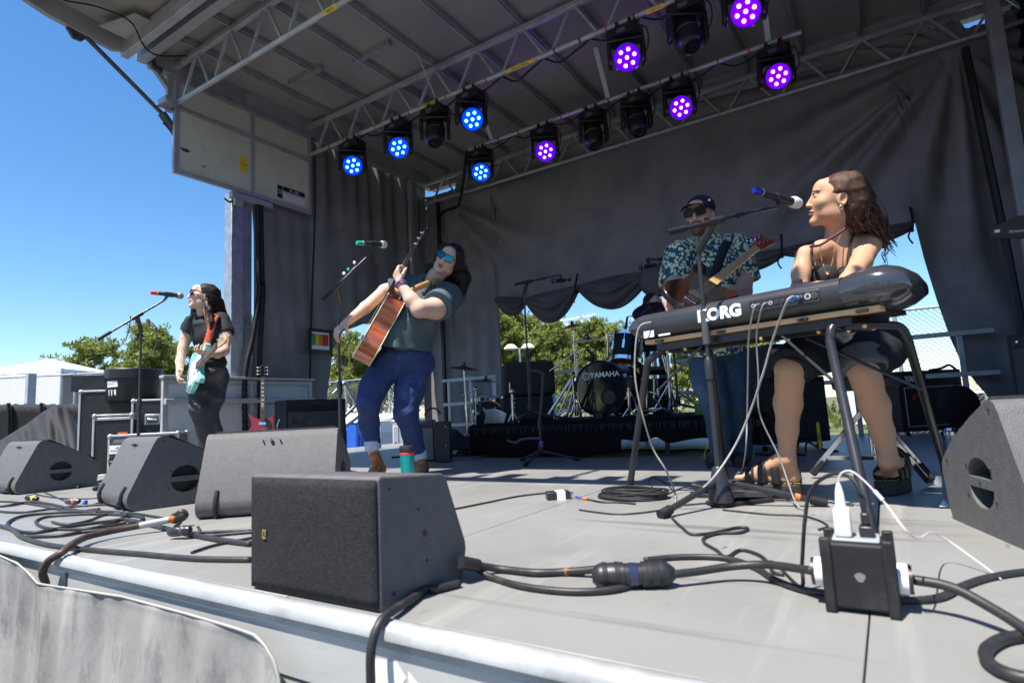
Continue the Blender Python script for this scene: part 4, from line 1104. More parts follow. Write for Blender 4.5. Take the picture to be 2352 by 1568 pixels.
# pedal board
pc = F(262, 1098); pbd = thing('pedal_board', 'small pedal board with red and orange pedals before the grey case', 'pedal board', (pc.x + .25, pc.y + .12, 0), angR)
b = MB(); b.box((.1, 0, .05), (.5, .26, .02), Matrix.Rotation(.18, 3, 'X')); b.build('board', M_BLACK, pbd)
for x in (-.13, .33):
    b = MB(); b.bb((x, -.12, 0), (x + .02, .12, .045)); b.build('leg', M_BLACK, pbd)
for i, (x, mt) in enumerate(((-.06, M_RED), (.02, M_STEEL), (.10, M_ORANGE), (.18, M_BLACK), (.26, M_ALU))):
    b = MB(); b.box((x, -.02, .085), (.065, .11, .05), Matrix.Rotation(.18, 3, 'X')); p_ = b.build('pedal', mt, pbd, bevel=.005)
    b = MB(); b.cyl((x, -.05, .10), (x, -.05, .118), .009); b.build('footswitch', M_CHROME, p_)
    b = MB(); b.cyl((x - .012, .0, .11), (x - .012, .0, .125), .007); b.build('knob', M_BLACK, p_)

# ---------------------------------------------------------------- amplifiers
def amp(name, label, near, ang, w, dp, z0, h, grille, side_first=False, logo=None, panel=True, group=None):
    t = thing(name, label, 'amplifier', (near[0], near[1], z0), ang, group)
    b = MB(); b.bb((0, .012, 0), (w, dp, h)); b.build('cabinet', M_TOLEX, t, bevel=.012, seg=3)
    top = h * (.80 if panel else .94)
    b = MB(); b.bb((.03, .0, .03), (w - .03, .0115, top)); b.build('grille_cloth', grille, t, bevel=.003)
    if panel:
        b = MB(); b.box((w / 2, .02, h * .885), (w - .06, .02, h * .13), Matrix.Rotation(-.25, 3, 'X')); p_ = b.build('control_panel', M_BLACKM, t)
        for i in range(11):
            b = MB(); x = .07 + i * (w - .14) / 10
            b.cyl((x, .006, h * .885), (x, -.012, h * .89), .010, .008, n=10); b.build('knob', M_BLACK if i % 4 else M_CHROME, p_)
    return t
M_GRC = mk('silver_black_grille_cloth', (.06, .062, .066), .75, 0, .25, 160, .2, 300)
fa = amp('guitar_amplifier', 'black guitar combo amplifier by the left side wall', g2(657, 985, 5.85), angR + .80, .68, .27, .03, .63, M_GRC)
fm = Matrix.Translation(fa.location) @ Matrix.Rotation(angR + .80, 4, 'Z')
text('script_badge', 'Fender', M_CHROME, fm @ frame((0, -1, 0), (1, 0, 0), (.16, -.003, .40)), .085, fa, ext=.002, shear=.35)
b = MB(); b.tube(catmull([(-.004, .13, .28), (-.03, .13, .36), (-.004, .13, .44)]), .008, 6); b.build('side_handle', M_CHROME, fa)
M_GRID = mk('black_grille', (.012, .012, .014), .6, 0, .2, 40, .3, 200)
ba = amp('bass_cabinet', 'black bass speaker cabinet with wire grille behind the keyboardist', g2(1752, 1020, 4.70), angR + .22, .66, .42, .05, .54, M_GRID, panel=False)
for i in range(27):
    b = MB(); x = .05 + i * .56 / 26; b.tube([(x, -.004, .05), (x, -.004, .49)], .0013, 4); b.build('grille_wire', M_STEEL, ba)
for i in range(20):
    b = MB(); z = .05 + i * .44 / 19; b.tube([(.04, -.006, z), (.62, -.006, z)], .0013, 4); b.build('grille_wire', M_STEEL, ba)
for x in (.06, .58):
    for y in (.06, .34):
        b = MB(); b.cyl((x - .012, y, -.03), (x + .012, y, -.03), .022, n=12); b.build('caster', M_RUBBER, ba)
bh = thing('amplifier_head', 'rack-cased amplifier head on the bass cabinet', 'amplifier', (*g2(1772, 860, 4.76), .592), angR + .22)
b = MB(); b.bb((0, 0, 0), (.52, .36, .012)); b.bb((0, 0, .262), (.52, .36, .275)); b.bb((0, 0, .0125), (.015, .36, .2615)); b.bb((.505, 0, .0125), (.52, .36, .2615)); b.bb((.0155, .345, .0125), (.5045, .36, .2615)); b.build('rack_shell', M_TOLEX, bh)
b = MB(); b.bb((.0155, .02, .0125), (.5045, .03, .2615)); b.build('front_plate', M_BLACKM, bh)
for z in (.10, .255):
    b = MB(); b.bb((.016, .008, z - .006), (.504, .0195, z)); b.build('bright_trim', M_CHROME, bh)
b = MB(); b.bb((.03, .012, .19), (.40, .0195, .235)); b.build('meter_window', M_ALU2, bh)
for i in range(6):
    b = MB(); b.cyl((.06 + i * .075, .02, .05), (.06 + i * .075, .0, .05), .014, n=12); b.build('knob', M_ALU, bh)
s3 = amp('bass_amplifier', 'black amplifier with white 350 lettering and red mark at the right rear', g2(2078, 985, 5.55), angR + .16, .72, .40, .04, .58, M_BLACK, panel=False)
sm = Matrix.Translation(s3.location) @ Matrix.Rotation(angR + .16, 4, 'Z')
text('number_badge', '350', M_WHITE, sm @ frame((0, -1, 0), (1, 0, 0), (.12, -.003, .50)), .075, s3, ext=.002, bold=.002)
b = MB()
for (a, c_) in (((.05, -.003, .05), (.05, -.003, .42)), ((.05, -.003, .42), (.68, -.003, .42)), ((.05, -.003, .05), (.68, -.003, .05)), ((.68, -.003, .05), (.68, -.003, .42))): b.tube([a, c_], .003, 4)
b.build('piping', M_WHITE, s3)
b = MB(); b.bb((.13, -.004, .30), (.16, -.0005, .35)); b.bb((.16, -.004, .335), (.21, -.0005, .35)); b.build('red_mark', M_RED, s3)
b = W(); b.tube(catmull([P(2135, 850, 5.7), P(2160, 846, 5.7), P(2180, 838, 5.75), P(2195, 848, 5.75)], 5), .012, 6); b.build('loose_lead', M_RUBBER, s3)
for x in (.08, .62):
    b = MB(); b.cyl((x - .012, .05, -.022), (x + .012, .05, -.022), .02, n=12); b.build('caster', M_RUBBER, s3)
ra = amp('guitar_amplifier', 'grey-fronted combo amplifier at the far right edge', g2(2326, 900, 3.85), angR - 1.15, .55, .30, .30, .46, M_GRC)
b = MB(); b.bb((.0, .0, -.30), (.55, .30, -.004)); b.build('amp_stand_box', M_CASE, ra)
bag = thing('cymbal_bag', 'round black padded bag leaning before the 350 amplifier', 'bag', tuple(F(2200, 992)))
b = W(); b.sphere(P(2203, 932, 5.3) , (.19, .08, .19), 14, frame((0, 0, 1), dR)); b.build('bag_body', mk('black_nylon', (.010, .010, .011), .8, 0, .2, 20, .2, 100), bag)
tin = P(2182, 990, 4.1); tt = thing('metal_tin', 'small shiny metal tin on the floor beside the right monitor', 'tin', (tin.x, tin.y, 0))
b = MB(); b.lathe([(0, 0), (.055, 0), (.058, .01), (.058, .10), (.064, .105), (.064, .13), (.055, .14), (.03, .142), (.028, .155), (0, .156)], n=24); b.build('tin_body', M_CHROME, tt)
an = thing('antenna_paddle', 'black paddle antenna with white lettering at the right edge', 'antenna', (1.15, 4.0, 0))
am = P(2322, 528, 3.6)
m_ = frame(-dF * .9 + dR * .1, Vector((0, 0, 1)).cross(-dF), am)
m_ = frame(-(am - Vector((0, 0, EYE))), Vector((RM[0][0], RM[1][0], RM[2][0])), am)
b = W(); b.prism([(-.10, .02), (.03, .085), (.16, .085), (.26, .04), (.26, -.05), (-.095, -.055)], .02, m_); b.build('paddle', M_BLACK, an, bevel=.006)
text('lettering', 'SENNHEISER', M_WHITE, m_ @ Matrix.Translation((.06, -.005, .0215)) @ Matrix.Rotation(.10, 4, 'Z'), .022, an, ext=.0004, spacing=1.15)
b = W(); b.prism([(-.078, -.018), (-.052, -.015), (-.052, .003), (-.078, 0)], .001, m_, z0=.0205); b.build('logo_box', M_WHITE, an)
b = W(); q = m_ @ Vector((.2, 0, -.02)); b.cyl(q, (q.x, q.y, 0), .012); b.build('antenna_stand', M_BLACKM, an)
b = W(); b.cyl((q.x, q.y, 0), (q.x, q.y, .02), .12, n=24); b.build('base_plate', M_BLACKM, an)
# small gear left of the riser
lb_ = P(1016, 1030, 5.3); t = thing('column_speaker', 'small upright black speaker behind the lead singer', 'speaker', (lb_.x, lb_.y, 0), angR)
b = MB(); b.bb((-.07, 0, 0), (.075, .16, .37)); b.build('cabinet', M_BLACK, t, bevel=.008)
for z in (.32, .15): 
    b = MB(); b.cyl((.035, .003, z), (.035, -.004, z), .006); b.build('screw', M_ALU, t)
lb_ = P(965, 1030, 5.5); t = thing('practice_amplifier', 'grey-fronted amplifier with a small mixer on top behind the lead singer', 'amplifier', (lb_.x, lb_.y, 0), angR)
b = MB(); b.bb((-.16, 0, 0), (.14, .22, .33)); b.build('cabinet', M_TOLEX, t, bevel=.008)
b = MB(); b.bb((-.145, -.006, .02), (.125, -.0005, .31)); b.build('grille', mk('grey_grille', (.16, .16, .15), .8, 0, .2, 120, .2, 300), t)
b = MB(); b.box((.0, .1, .355), (.26, .2, .04), Matrix.Rotation(.15, 3, 'X')); p_ = b.build('mixer', M_BLACKM, t, bevel=.005)
b = W(); b.tube(catmull([P(975, 955, 5.45), P(985, 940, 5.45), P(1000, 938, 5.45), P(1012, 950, 5.45)], 5), .008, 6); b.build('loose_lead', M_RUBBER, t)
# low black bags and a stomp unit on the floor between
t = thing('gig_bag', 'flat black soft bag on the floor left of the drum riser', 'bag', tuple(F(1060, 1035)))
rows = []
for v in np.linspace(0, 1, 10):
    rows.append([P(px, 1032 - 46 * math.sin(math.pi * (v * .85 + .0)) * (.8 + .2 * math.sin(px * .11)), 5.9 + .5 * v) for px in np.linspace(1020, 1118, 20)])
b = W(); b.grid(rows); b.build('bag_cloth', M_TARP, t, solid=.02, sharp=180)
sb = F(1086, 1036); t = thing('stage_power_box', 'small grey outlet box on the floor before the riser corner', 'outlet box', (sb.x, sb.y, 0), angR)
b = MB(); b.bb((-.11, -.05, 0), (.11, .08, .075)); b.build('housing', M_STEEL, t, bevel=.008)
for x in (-.02, .04):
    b = MB(); b.cyl((x, -.05, .04), (x, -.056, .04), .02, n=14); b.build('outlet', M_BLACK, t)
b = MB(); b.bb((-.10, -.053, .045), (-.045, -.0505, .068)); b.build('label', M_WHITE, t)
# teal tumbler
tm = P(936, 1078, 3.0); t = thing('tumbler', 'teal steel tumbler with a black lid behind the front speaker', 'tumbler', (tm.x, tm.y, 0))
M_TEAL = mk('teal_enamel', (.0, .30, .29), .28, .3, .05, 5, coat=.4)
t.scale = (.88, .88, 1.12)
b = MB(); b.lathe([(0, .0), (.034, .0), (.036, .004), (.041, .205), (0, .205)], n=28); b.build('cup', M_TEAL, t)
b = MB(); b.lathe([(.0412, .2055), (.0425, .207), (.0425, .216), (.041, .218), (0, .218)], n=28); b.build('seal_ring', M_RED, t)
b = MB(); b.lathe([(.0435, .2185), (.045, .222), (.045, .240), (.042, .246), (.030, .248), (0, .246)], n=28); b.build('lid', M_BLACK, t)
t.location.z = 0

# ---------------------------------------------------------------- microphone stands
M_MICG = mk('mic_mesh_steel', (.32, .33, .35), .45, .8, .15, 90, .3, 500)
M_MICW = mk('mic_mesh_white', (.72, .72, .72), .5, .3, .1, 90, .3, 500)
def mic(t, a, c, ball, endm=None):
    """body from a (tail) to c (ball end)"""
    a, c = Vector(a), Vector(c); d = (c - a).normalized(); L = (c - a).length
    m = frame(d, None, a)
    bd = W().lathe([(0, 0), (.012, .002), (.0145, .02), (.016, L * .55), (.019, L * .78), (.020, L * .80), (0, L * .80)], m, n=16).build('microphone_body', M_BLACKM, t)
    W().lathe([(.017, L * .79), (.024, L * .81), (.0265, L * .85), (.0265, L * .92), (.023, L * .97), (.012, L), (0, L)], m, n=18).build('microphone_grille', ball, bd)
    W().lathe([(.0262, L * .855), (.0275, L * .857), (.0275, L * .875), (.0262, L * .877)], m, n=18).build('grille_ring', M_ALU, bd)
    if endm: W().lathe([(0, -.004), (.013, -.003), (.0155, .005), (.0155, .04), (.0145, .041)], m, n=14).build('tail_cap', endm, bd)
    W().lathe([(.0162, .042), (.0172, .043), (.0172, .047), (.0162, .048)], m, n=14).build('tail_ring', M_ALU, bd)
def stand(label, base, top, tail, tip, feet=None, legr=.011, hub=.12, conic=False, rp=(.0125, .009), mic_=None, dia=.31, grip=None, capmat=None):
    base, top = Vector(base), Vector(top)
    t = thing('microphone_stand', label, 'microphone stand', tuple(base))
    bz = base.z
    b = W(); b.cyl((base.x, base.y, bz + hub * .6), (base.x, base.y, bz + (top.z - bz) * .52), rp[0]); b.build('lower_tube', M_BLACKM, t)
    b = W(); b.cyl((base.x, base.y, bz + (top.z - bz) * .50), top, rp[1]); b.build('upper_tube', M_BLACKM, t)
    b = W(); z = bz + (top.z - bz) * .5; b.lathe([(rp[0] + .001, -.05), (rp[0] + .006, -.045), (rp[0] + .006, .03), (rp[1] + .002, .045)], Matrix.Translation((base.x, base.y, z)), n=14); b.build('clutch', M_BLACK, t)
    if conic:
        b = W(); b.lathe([(.02, .16), (.024, .155), (.045, .06), (.05, .045), (.05, .02), (.03, .01), (0, .01)], Matrix.Translation((base.x, base.y, bz)), n=20); b.build('hub', M_BLACKM, t)
    else:
        b = W(); b.lathe([(.014, hub + .05), (.022, hub + .04), (.024, hub), (.016, hub - .03), (0, hub - .03)], Matrix.Translation((base.x, base.y, bz)), n=14); b.build('hub', M_BLACK, t)
    if feet is None:
        feet = [(base.x + dia * math.cos(a), base.y + dia * math.sin(a)) for a in (.6, 2.7, 4.8)]
    for i, (fx, fy) in enumerate(feet):
        p0 = Vector((base.x, base.y, bz + hub * .8)); p1 = Vector((fx, fy, bz + legr + .004))
        b = W(); b.cyl(p0, p1, legr); l_ = b.build('leg', M_BLACKM, t)
        d = (p1 - p0).normalized()
        b = W(); b.cyl(p1 - d * .045, p1 + d * .012, legr * 1.55); b.build('rubber_foot', M_RUBBER, l_)
    if tip is not None:
        tail, tip = Vector(tail), Vector(tip)
        b = W(); b.cyl(tail, tip, .0085); bm_ = b.build('boom', M_BLACKM, t)
        d = (tip - tail).normalized()
        b = W(); b.cyl(tail - d * .005, tail + d * .10, .0125); b.build('counterweight_grip', M_RUBBER, bm_)
        j = tail + d * d.dot(top - tail)
        b = W(); b.cyl(j - d * .045, j + d * .045, .016); b.cyl(top - Vector((0, 0, .06)), j, .017, .014); b.build('boom_clamp', M_BLACK, t)
        b = W(); sd = d.cross(Vector((0, 0, 1))).normalized(); b.cyl(j - sd * .03, j - sd * .045, .014, n=10); b.tube([j - sd * .04, j - sd * .06 + Vector((0, 0, -.05))], .005, 6); b.build('wing_bolt', M_BLACK, t)
        k_ = tail + d * ((tip - tail).length * .62)
        b = W(); b.cyl(k_ - d * .02, k_ + d * .02, .013); b.build('boom_lock', M_BLACK, bm_)
    if mic_:
        a, c, ball, endm = mic_
        a, c = Vector(a), Vector(c)
        mid = a.lerp(c, .55)
        e = Vector(tip) if tip is not None else top
        b = W(); b.cyl(e, mid.lerp(e, .25), .009, n=10); dm = (c - a).normalized(); b.cyl(mid - dm * .03, mid + dm * .03, .0215, n=14); b.build('mic_clip', M_BLACK, t)
        mic(t, a, c, ball, endm)
    return t
# left singer
bs = P(318, 1000, 4.62); bs.z = 0
tp_ = P(325, 740, 4.62)
s1 = stand('black microphone stand with boom before the left singer', bs, (bs.x, bs.y, tp_.z), P(226, 779, 4.45), P(376, 690, 4.78), mic_=(P(347, 672, 4.70), P(421, 680, 4.86), M_MICG, M_RED), dia=.3)
b = W(); b.tube(catmull([P(300, 725, 4.62), P(297, 752, 4.62), P(292, 770, 4.62), P(288, 783, 4.62)], 5), .004, 5); b.tube(catmull([P(340, 735, 4.62), P(357, 750, 4.62), P(360, 780, 4.62), P(350, 812, 4.62), P(335, 822, 4.62)], 6), .004, 5); b.build('cable_strap', M_STEEL, s1)
b = W(); b.cyl(P(339, 733, 4.60), P(342, 750, 4.60), .014); b.build('capo', mk('brass', (.45, .22, .08), .35, .7), s1)
# lead singer
bs = P(782, 1000, 3.95); bs.z = 0
tp_ = P(776, 668, 3.95)
s2 = stand('black microphone stand with picks on its boom before the lead singer', bs, (bs.x, bs.y, tp_.z), P(742, 687, 3.90), P(856, 578, 4.06), mic_=(P(820, 558, 3.98), P(888, 562, 4.14), M_MICW, mk('green_cap', (.0, .40, .22), .3)), dia=.3)
for (px, py, mt) in ((814, 603, M_PAPER), (790, 628, M_PAPER), (800, 619, M_GREEN)):
    b = W(); b.sphere(P(px, py, 3.93), (.010, .004, .012), 8, frame((0, 0, 1), dR)); b.build('guitar_pick', mt, s2)
# keyboardist
s3_ = stand('black microphone stand with long boom and cone hub in front of the keyboard', (-.616, 2.48, 0), (-.616, 2.48, 1.12), P(1535, 534, 2.25), P(1786, 474, 2.62),
            feet=[tuple(F(1522, 1190))[:2], tuple(F(1893, 1163))[:2], (-.78, 2.82)], legr=.012, conic=True, mic_=(P(1733, 437, 2.56), P(1837, 469, 2.70), M_MICW, mk('blue_cap', (.01, .02, .35), .35)), hub=.13)
b = W(); b.cyl((-.616, 2.48, .66), (-.616, 2.48, .80), .0165); b.build('grip_sleeve', M_STEEL, s3_)
f2 = F(1893, 1163); hb = Vector((-.616, 2.48, .10)); q = f2.lerp(hb, .22); q.z = .035
b = W(); b.cyl(q, q.lerp(hb, .06), .0135); b.build('orange_tape', M_ORANGE, s3_)
# drum overhead stands and the short stand in front of the riser
RZ = .32
bs = F(1222, 962, RZ); bs = Vector((-2.62, 4.85, RZ)); bs = P(1219, 955, 5.25); bs.z = RZ
tp_ = P(1212, 650, 5.25)
stand('tall overhead microphone stand at the left front of the drum riser', bs, (bs.x, bs.y, tp_.z), P(1184, 653, 5.2), P(1288, 631, 5.3), mic_=(P(1312, 642, 5.36), P(1266, 646, 5.30), M_BLACKM, None), dia=.34)
bs = P(1560, 950, 5.3); bs.z = RZ; tp_ = P(1545, 600, 5.3)
stand('overhead microphone stand hidden behind the bass player', bs, (bs.x, bs.y, tp_.z), P(1570, 594, 5.3), P(1484, 596, 5.25), mic_=(P(1520, 606, 5.25), P(1468, 615, 5.2), M_BLACKM, None), dia=.3)
bs = P(1244, 1050, 4.75); bs.z = 0
s5 = stand('short black microphone stand bent at its top in front of the riser', bs, P(1247, 885, 4.75), None, None, dia=.3, rp=(.012, .012))
b = W(); b.tube(catmull([P(1247, 888, 4.75), P(1247, 862, 4.75), P(1240, 853, 4.75), P(1222, 851, 4.75), P(1212, 853, 4.75)], 5), .013, 8); b.build('bent_arm', M_BLACKM, s5)
b = W(); b.cyl(P(1244, 1012, 4.75), P(1244, 1019, 4.75), .0145); b.build('blue_tape', M_BLUETAPE, s5)
b = W(); b.cyl(P(1244, 1020, 4.75), P(1244, 1027, 4.75), .0145); b.build('red_tape', M_RED, s5)
b = W(); b.tube(catmull([P(1165, 1010, 4.75), P(1185, 1016, 4.75), P(1200, 1008, 4.75), P(1240, 1006, 4.75)], 5), .012, 6); b.build('folded_leg', M_BLACKM, s5)
# ================================================================ drum riser, drums
RX0, RX1, RY0, RY1 = -3.45, -.85, 4.6, 6.7
M_CARP = mk('black_carpet', (.007, .007, .008), .95, 0, .4, 30, .5, 300, spec=.1)
ri = thing('drum_riser', 'low black drum riser with a ragged fringe skirt', 'drum riser', (-2.15, 5.6, 0))
b = W(); b.bb((RX0, RY0, RZ - .05), (RX1, RY1, RZ)); b.build('platform', M_CARP, ri, bevel=.01)
b = W(); b.bb((RX0 + .02, RY0 + .03, RZ - .10), (RX1 - .02, RY1 - .03, RZ - .052)); b.build('frame', M_STEEL, ri)
for x in (RX0 + .15, -2.4, -1.6, RX1 - .1):
    for y in (RY0 + .25, RY1 - .15):
        b = W(); b.cyl((x, y, 0), (x, y, RZ - .102), .02, n=8); b.build('leg', M_STEEL, ri)
b = W(); rows = []
r = random.Random(3)
n_ = 170
xs_ = np.linspace(RX0 - .01, RX1 + .01, n_)
dip = [.13 + .02 * math.sin(x * 9) + (.05 * max(0, math.sin(x * 11 + .4)) ** 3 if x > -1.9 else -.10) for x in xs_]
for v in np.linspace(0, 1, 8):
    rows.append([Vector((x, RY0 - .012 - .006 * math.sin(x * 43 + math.sin(x * 9) * 2) * (.3 + v), RZ - .012 + (dip[i] - RZ + .012) * v * (1 if x > -1.9 else 1))) for i, x in enumerate(xs_)])
b.grid(rows); b.build('skirt_cloth', M_CARP, ri, solid=.003)
b = W()
for i in range(150):
    x = RX0 + i * (RX1 - RX0) / 149
    L = r.uniform(.05, .085); a = r.uniform(-.03, .03)
    b.tube([(x, RY0 - .03, RZ - .03), (x + a * .5, RY0 - .042, RZ - .03 - L * .5), (x + a, RY0 - .034, RZ - .03 - L)], [.004, .007, .002], 4)
tag(b.build('fringe', mk('fringe_thread', (.016, .016, .020), .8, 0, .3, 50), ri), kind='stuff')
b = W(); b.grid([[Vector((RX0 - .012 - .01 * math.sin(y * 40), y, RZ - .015 - (RZ - .03) * v)) for y in np.linspace(RY0, RY1, 60)] for v in np.linspace(0, 1, 6)]); b.build('side_cloth', M_CARP, ri, solid=.003)

M_LACQ = mk('black_drum_lacquer', (.006, .006, .008), .38, 0, .1, 10, spec=.2)
M_HEADB = mk('glossy_black_drumhead', (.010, .011, .013), .07, 0, .05, 4, spec=.5)
M_HEADW = mk('coated_drumhead', (.70, .70, .68), .6, 0, .05, 10)
M_HEADC = mk('clear_amber_drumhead', (.16, .05, .04), .2, 0, .1, 10, coat=.5)
M_BRONZE = mk('cymbal_bronze', (.42, .33, .16), .28, 1.0, .15, 12)
M_BRONZD = mk('dark_cymbal', (.05, .045, .04), .35, .8, .15, 12)
def drum(name, label, c, axis, r, L, shell, front, back, lugs=8, hoop=M_CHROME, hw=.022, cat='drum'):
    """axis points from the back head to the front head; c is the centre of the front head"""
    t = thing(name, label, cat, (c[0], c[1], c[2] - r))
    m = frame(axis, (0, 0, 1), c)
    b = W(); b.lathe([(r, -.004), (r, -L + .004)], m, n=40); b.build('shell', shell, t)
    b = W(); b.lathe([(0, .002), (r * .985, .002), (r * 1.0, -.004)], m, n=40); fh = b.build('front_head', front, t)
    b = W(); b.lathe([(0, -L - .002), (r * .985, -L - .002), (r, -L + .004)], m, n=40); b.build('back_head', back, t)
    for z in (0, -L):
        s = 1 if z == 0 else -1
        b = W(); b.lathe([(r * .975, z + s * .012), (r * 1.045, z + s * .012), (r * 1.045, z - s * hw), (r * 1.01, z - s * hw)], m, n=40); b.build('hoop', hoop, t, sharp=30)
    for k in range(lugs):
        a = 2 * math.pi * (k + .5) / lugs
        d = Vector((math.cos(a), math.sin(a), 0))
        b = W(); b.cyl(m @ (d * r * 1.03 + Vector((0, 0, .004))), m @ (d * r * 1.03 + Vector((0, 0, -L * .5))), .004, n=6)
        b.box(m @ (d * r * 1.025 + Vector((0, 0, -L * .5))), (.02, .02, min(.08, L * .45)), m @ Matrix.Rotation(a, 4, 'Z')); b.build('tension_rod', M_CHROME, t)
        if name == 'bass_drum':
            b = W(); b.box(m @ (d * r * 1.05 + Vector((0, 0, .004))), (.02, .035, .035), m @ Matrix.Rotation(a, 4, 'Z')); b.build('claw_hook', M_CHROME, t, bevel=.004)
    return t, m, fh
kc = P(1380, 892, 5.6)
kick, km, kh = drum('bass_drum', 'black bass drum with YAMAHA lettering on its glossy front head', kc, (0.02, -1, 0), .262, .42, M_LACQ, M_HEADB, M_HEADW, 8, M_LACQ, .035, 'bass drum')
fmk = frame((0.02, -1, 0), (1, 0, 0), kc)
text('lettering', 'YAMAHA', M_WHITE, fmk @ Matrix.Translation((.05, .13, .004)), .072, kh, ext=.0006, bold=.0012, sx=1.02)
b = W(); b.lathe([(.030, .0035), (.033, .0045), (.036, .0035)], fmk @ Matrix.Translation((-.145, .128, 0)), n=24)
for k in range(3):
    a = k * math.pi / 3 + math.pi / 6; b.bar(fmk @ Vector((-.145 - .026 * math.cos(a), .128 - .026 * math.sin(a), .004)), fmk @ Vector((-.145 + .026 * math.cos(a), .128 + .026 * math.sin(a), .004)), .004, .001)
b.build('tuning_fork_mark', M_WHITE, kh)
b = W(); b.lathe([(0, .0036), (.066, .0036)], fmk @ Matrix.Translation((.075, -.085, 0)), n=28); b.build('port_hole', M_BLACK, kh)
b = W(); b.lathe([(.066, .003), (.070, .008), (.078, .008), (.080, .003)], fmk @ Matrix.Translation((.075, -.085, 0)), n=28); b.build('port_ring', M_LACQ, kh)
for s in (-1, 1):
    b = W(); b.cyl(fmk @ Vector((s * .25, -.06, -.12)), fmk @ Vector((s * .36, -.262, -.02)), .011, n=10); b.cyl(fmk @ Vector((s * .36, -.262, -.02)), fmk @ Vector((s * .365, -.272, -.017)), .014, n=10); b.build('spur', M_CHROME, kick)
b = W(); b.bb((kc.x - .06, kc.y - .05, RZ + .001), (kc.x + .02, kc.y - .01, RZ + .05)); b.build('footstop', M_BLACK, kick)
def tube_thing(t, name, a, c, r, mt=M_CHROME): b = W(); b.cyl(a, c, r, n=10); return b.build(name, mt, t)
def cymbal(label, c, tilt, dia, pole, base, legs=True, mat_=M_BRONZE, boom=None, rz=RZ, lean=.27):
    t = thing('cymbal_stand', label, 'cymbal', (base[0], base[1], rz))
    m = frame(tilt, None, c)
    R_ = dia / 2
    b = W(); b.lathe([(.006, .022), (.02, .021), (.036, .012), (.045, .006), (R_ * .6, -.004), (R_, -.014), (R_ * .995, -.0155), (R_ * .6, -.0055), (.045, .0045), (.006, .02)], m, n=40); b.build('cymbal', mat_, t)
    b = W(); b.lathe([(.0, .06), (.006, .058), (.012, .05), (.012, .04), (.016, .036), (.016, .024), (0, .022)], m, n=12); b.build('wing_nut', M_BLACK, t)
    top = Vector(c) - Vector(tilt).normalized() * .03
    if boom:
        j, e = Vector(boom[0]), Vector(boom[1])
        tube_thing(t, 'boom_arm', top, e, .007); b = W(); b.sphere(j, .022, 8); b.build('tilter', M_CHROME, t); top = j
    b0 = Vector((base[0], base[1], rz))
    tube_thing(t, 'upper_tube', top, top.lerp(b0, .45), .008)
    tube_thing(t, 'lower_tube', top.lerp(b0, .42), top.lerp(b0, .95), .012)
    b = W(); b.cyl(top.lerp(b0, .42), top.lerp(b0, .47), .018, n=12); b.build('height_clamp', M_CHROME, t)
    for k in range(3):
        a = k * 2.09 + .5
        f_ = b0 + Vector((math.cos(a) * lean, math.sin(a) * lean, .012))
        l_ = tube_thing(t, 'leg', top.lerp(b0, .72), f_, .009)
        b = W(); b.cyl(f_ - (f_ - top.lerp(b0, .72)).normalized() * .04, f_, .016, n=8); b.build('rubber_foot', M_RUBBER, l_)
    return t
c1 = P(1315, 749, 6.0); cymbal('upper crash cymbal on a chrome stand left of the bass drum', c1, (-.05, -.15, 1), .345, None, (c1.x - .02, c1.y + .05))
c2 = P(1350, 779, 5.8); cymbal('lower crash cymbal on a boom stand above the bass drum', c2, (.0, -.1, 1), .39, None, (P(1322, 900, 5.8).x, P(1322, 900, 5.8).y), boom=(P(1326, 818, 5.8), P(1262, 852, 5.8)))
c3 = P(1494, 714, 5.35); cymbal('dark ride cymbal tilted towards us before the drummer', c3, (.15, -.62, .75), .34, None, (c3.x + .1, c3.y + .25), mat_=M_BRONZD)
# toms and snare
c4 = P(1444, 770, 5.45); rt, tm_, th_ = drum('rack_tom', 'black rack tom mounted above the bass drum, amber bottom head', c4, (.1, .25, 1), .135, .25, M_LACQ, M_HEADW, M_HEADC, 6)
b = W(); b.box(P(1437, 790, 5.32), (.03, .004, .02), frame((0, 0, 1), dR)); b.build('shell_badge', M_ALU, rt)
tube_thing(rt, 'mount_arm', P(1420, 770, 5.5), P(1396, 771, 5.6), .014)
tube_thing(rt, 'mount_post', P(1397, 765, 5.62), P(1395, 838, 5.68), .014)
b = W(); b.cyl(P(1397, 768, 5.62), P(1397, 780, 5.62), .026, n=14); b.build('mount_clamp', M_CHROME, rt)
c5 = P(1500, 815, 5.75); drum('snare_drum', 'chrome snare drum behind the rack tom', c5, (0, .05, 1), .165, .12, M_CHROME, M_HEADW, M_HEADW, 8)
c6 = P(1500, 868, 5.95); ft, _, _ = drum('floor_tom', 'black floor tom in the shade right of the bass drum', c6, (0, .05, 1), .19, .33, M_LACQ, M_HEADW, M_HEADW, 6)
for a in (.3, 2.4, 4.5):
    q = Vector((c6.x + .2 * math.cos(a), c6.y + .2 * math.sin(a), 0)); tube_thing(ft, 'leg', (q.x, q.y, c6.z - .1), (q.x, q.y, RZ), .008)
sp_ = P(1537, 935, 5.3); st_ = thing('hardware_stand', 'chrome drum hardware stand right of the bass drum', 'stand', (sp_.x, sp_.y, RZ))
tube_thing(st_, 'tube', P(1533, 815, 5.3), P(1540, 930, 5.3), .017); tube_thing(st_, 'inner_tube', P(1531, 780, 5.3), P(1533, 820, 5.3), .011)
for (x, y) in ((1500, 945), (1556, 946), (1545, 950)): tube_thing(st_, 'leg', P(1538, 878, 5.3), P(x, y, 5.3), .009)
sp_ = P(1438, 940, 5.3); st_ = thing('hardware_stand', 'thin chrome stand just right of the bass drum hoop', 'stand', (sp_.x, sp_.y, RZ))
tube_thing(st_, 'tube', P(1443, 890, 5.3), P(1446, 955, 5.3), .013)
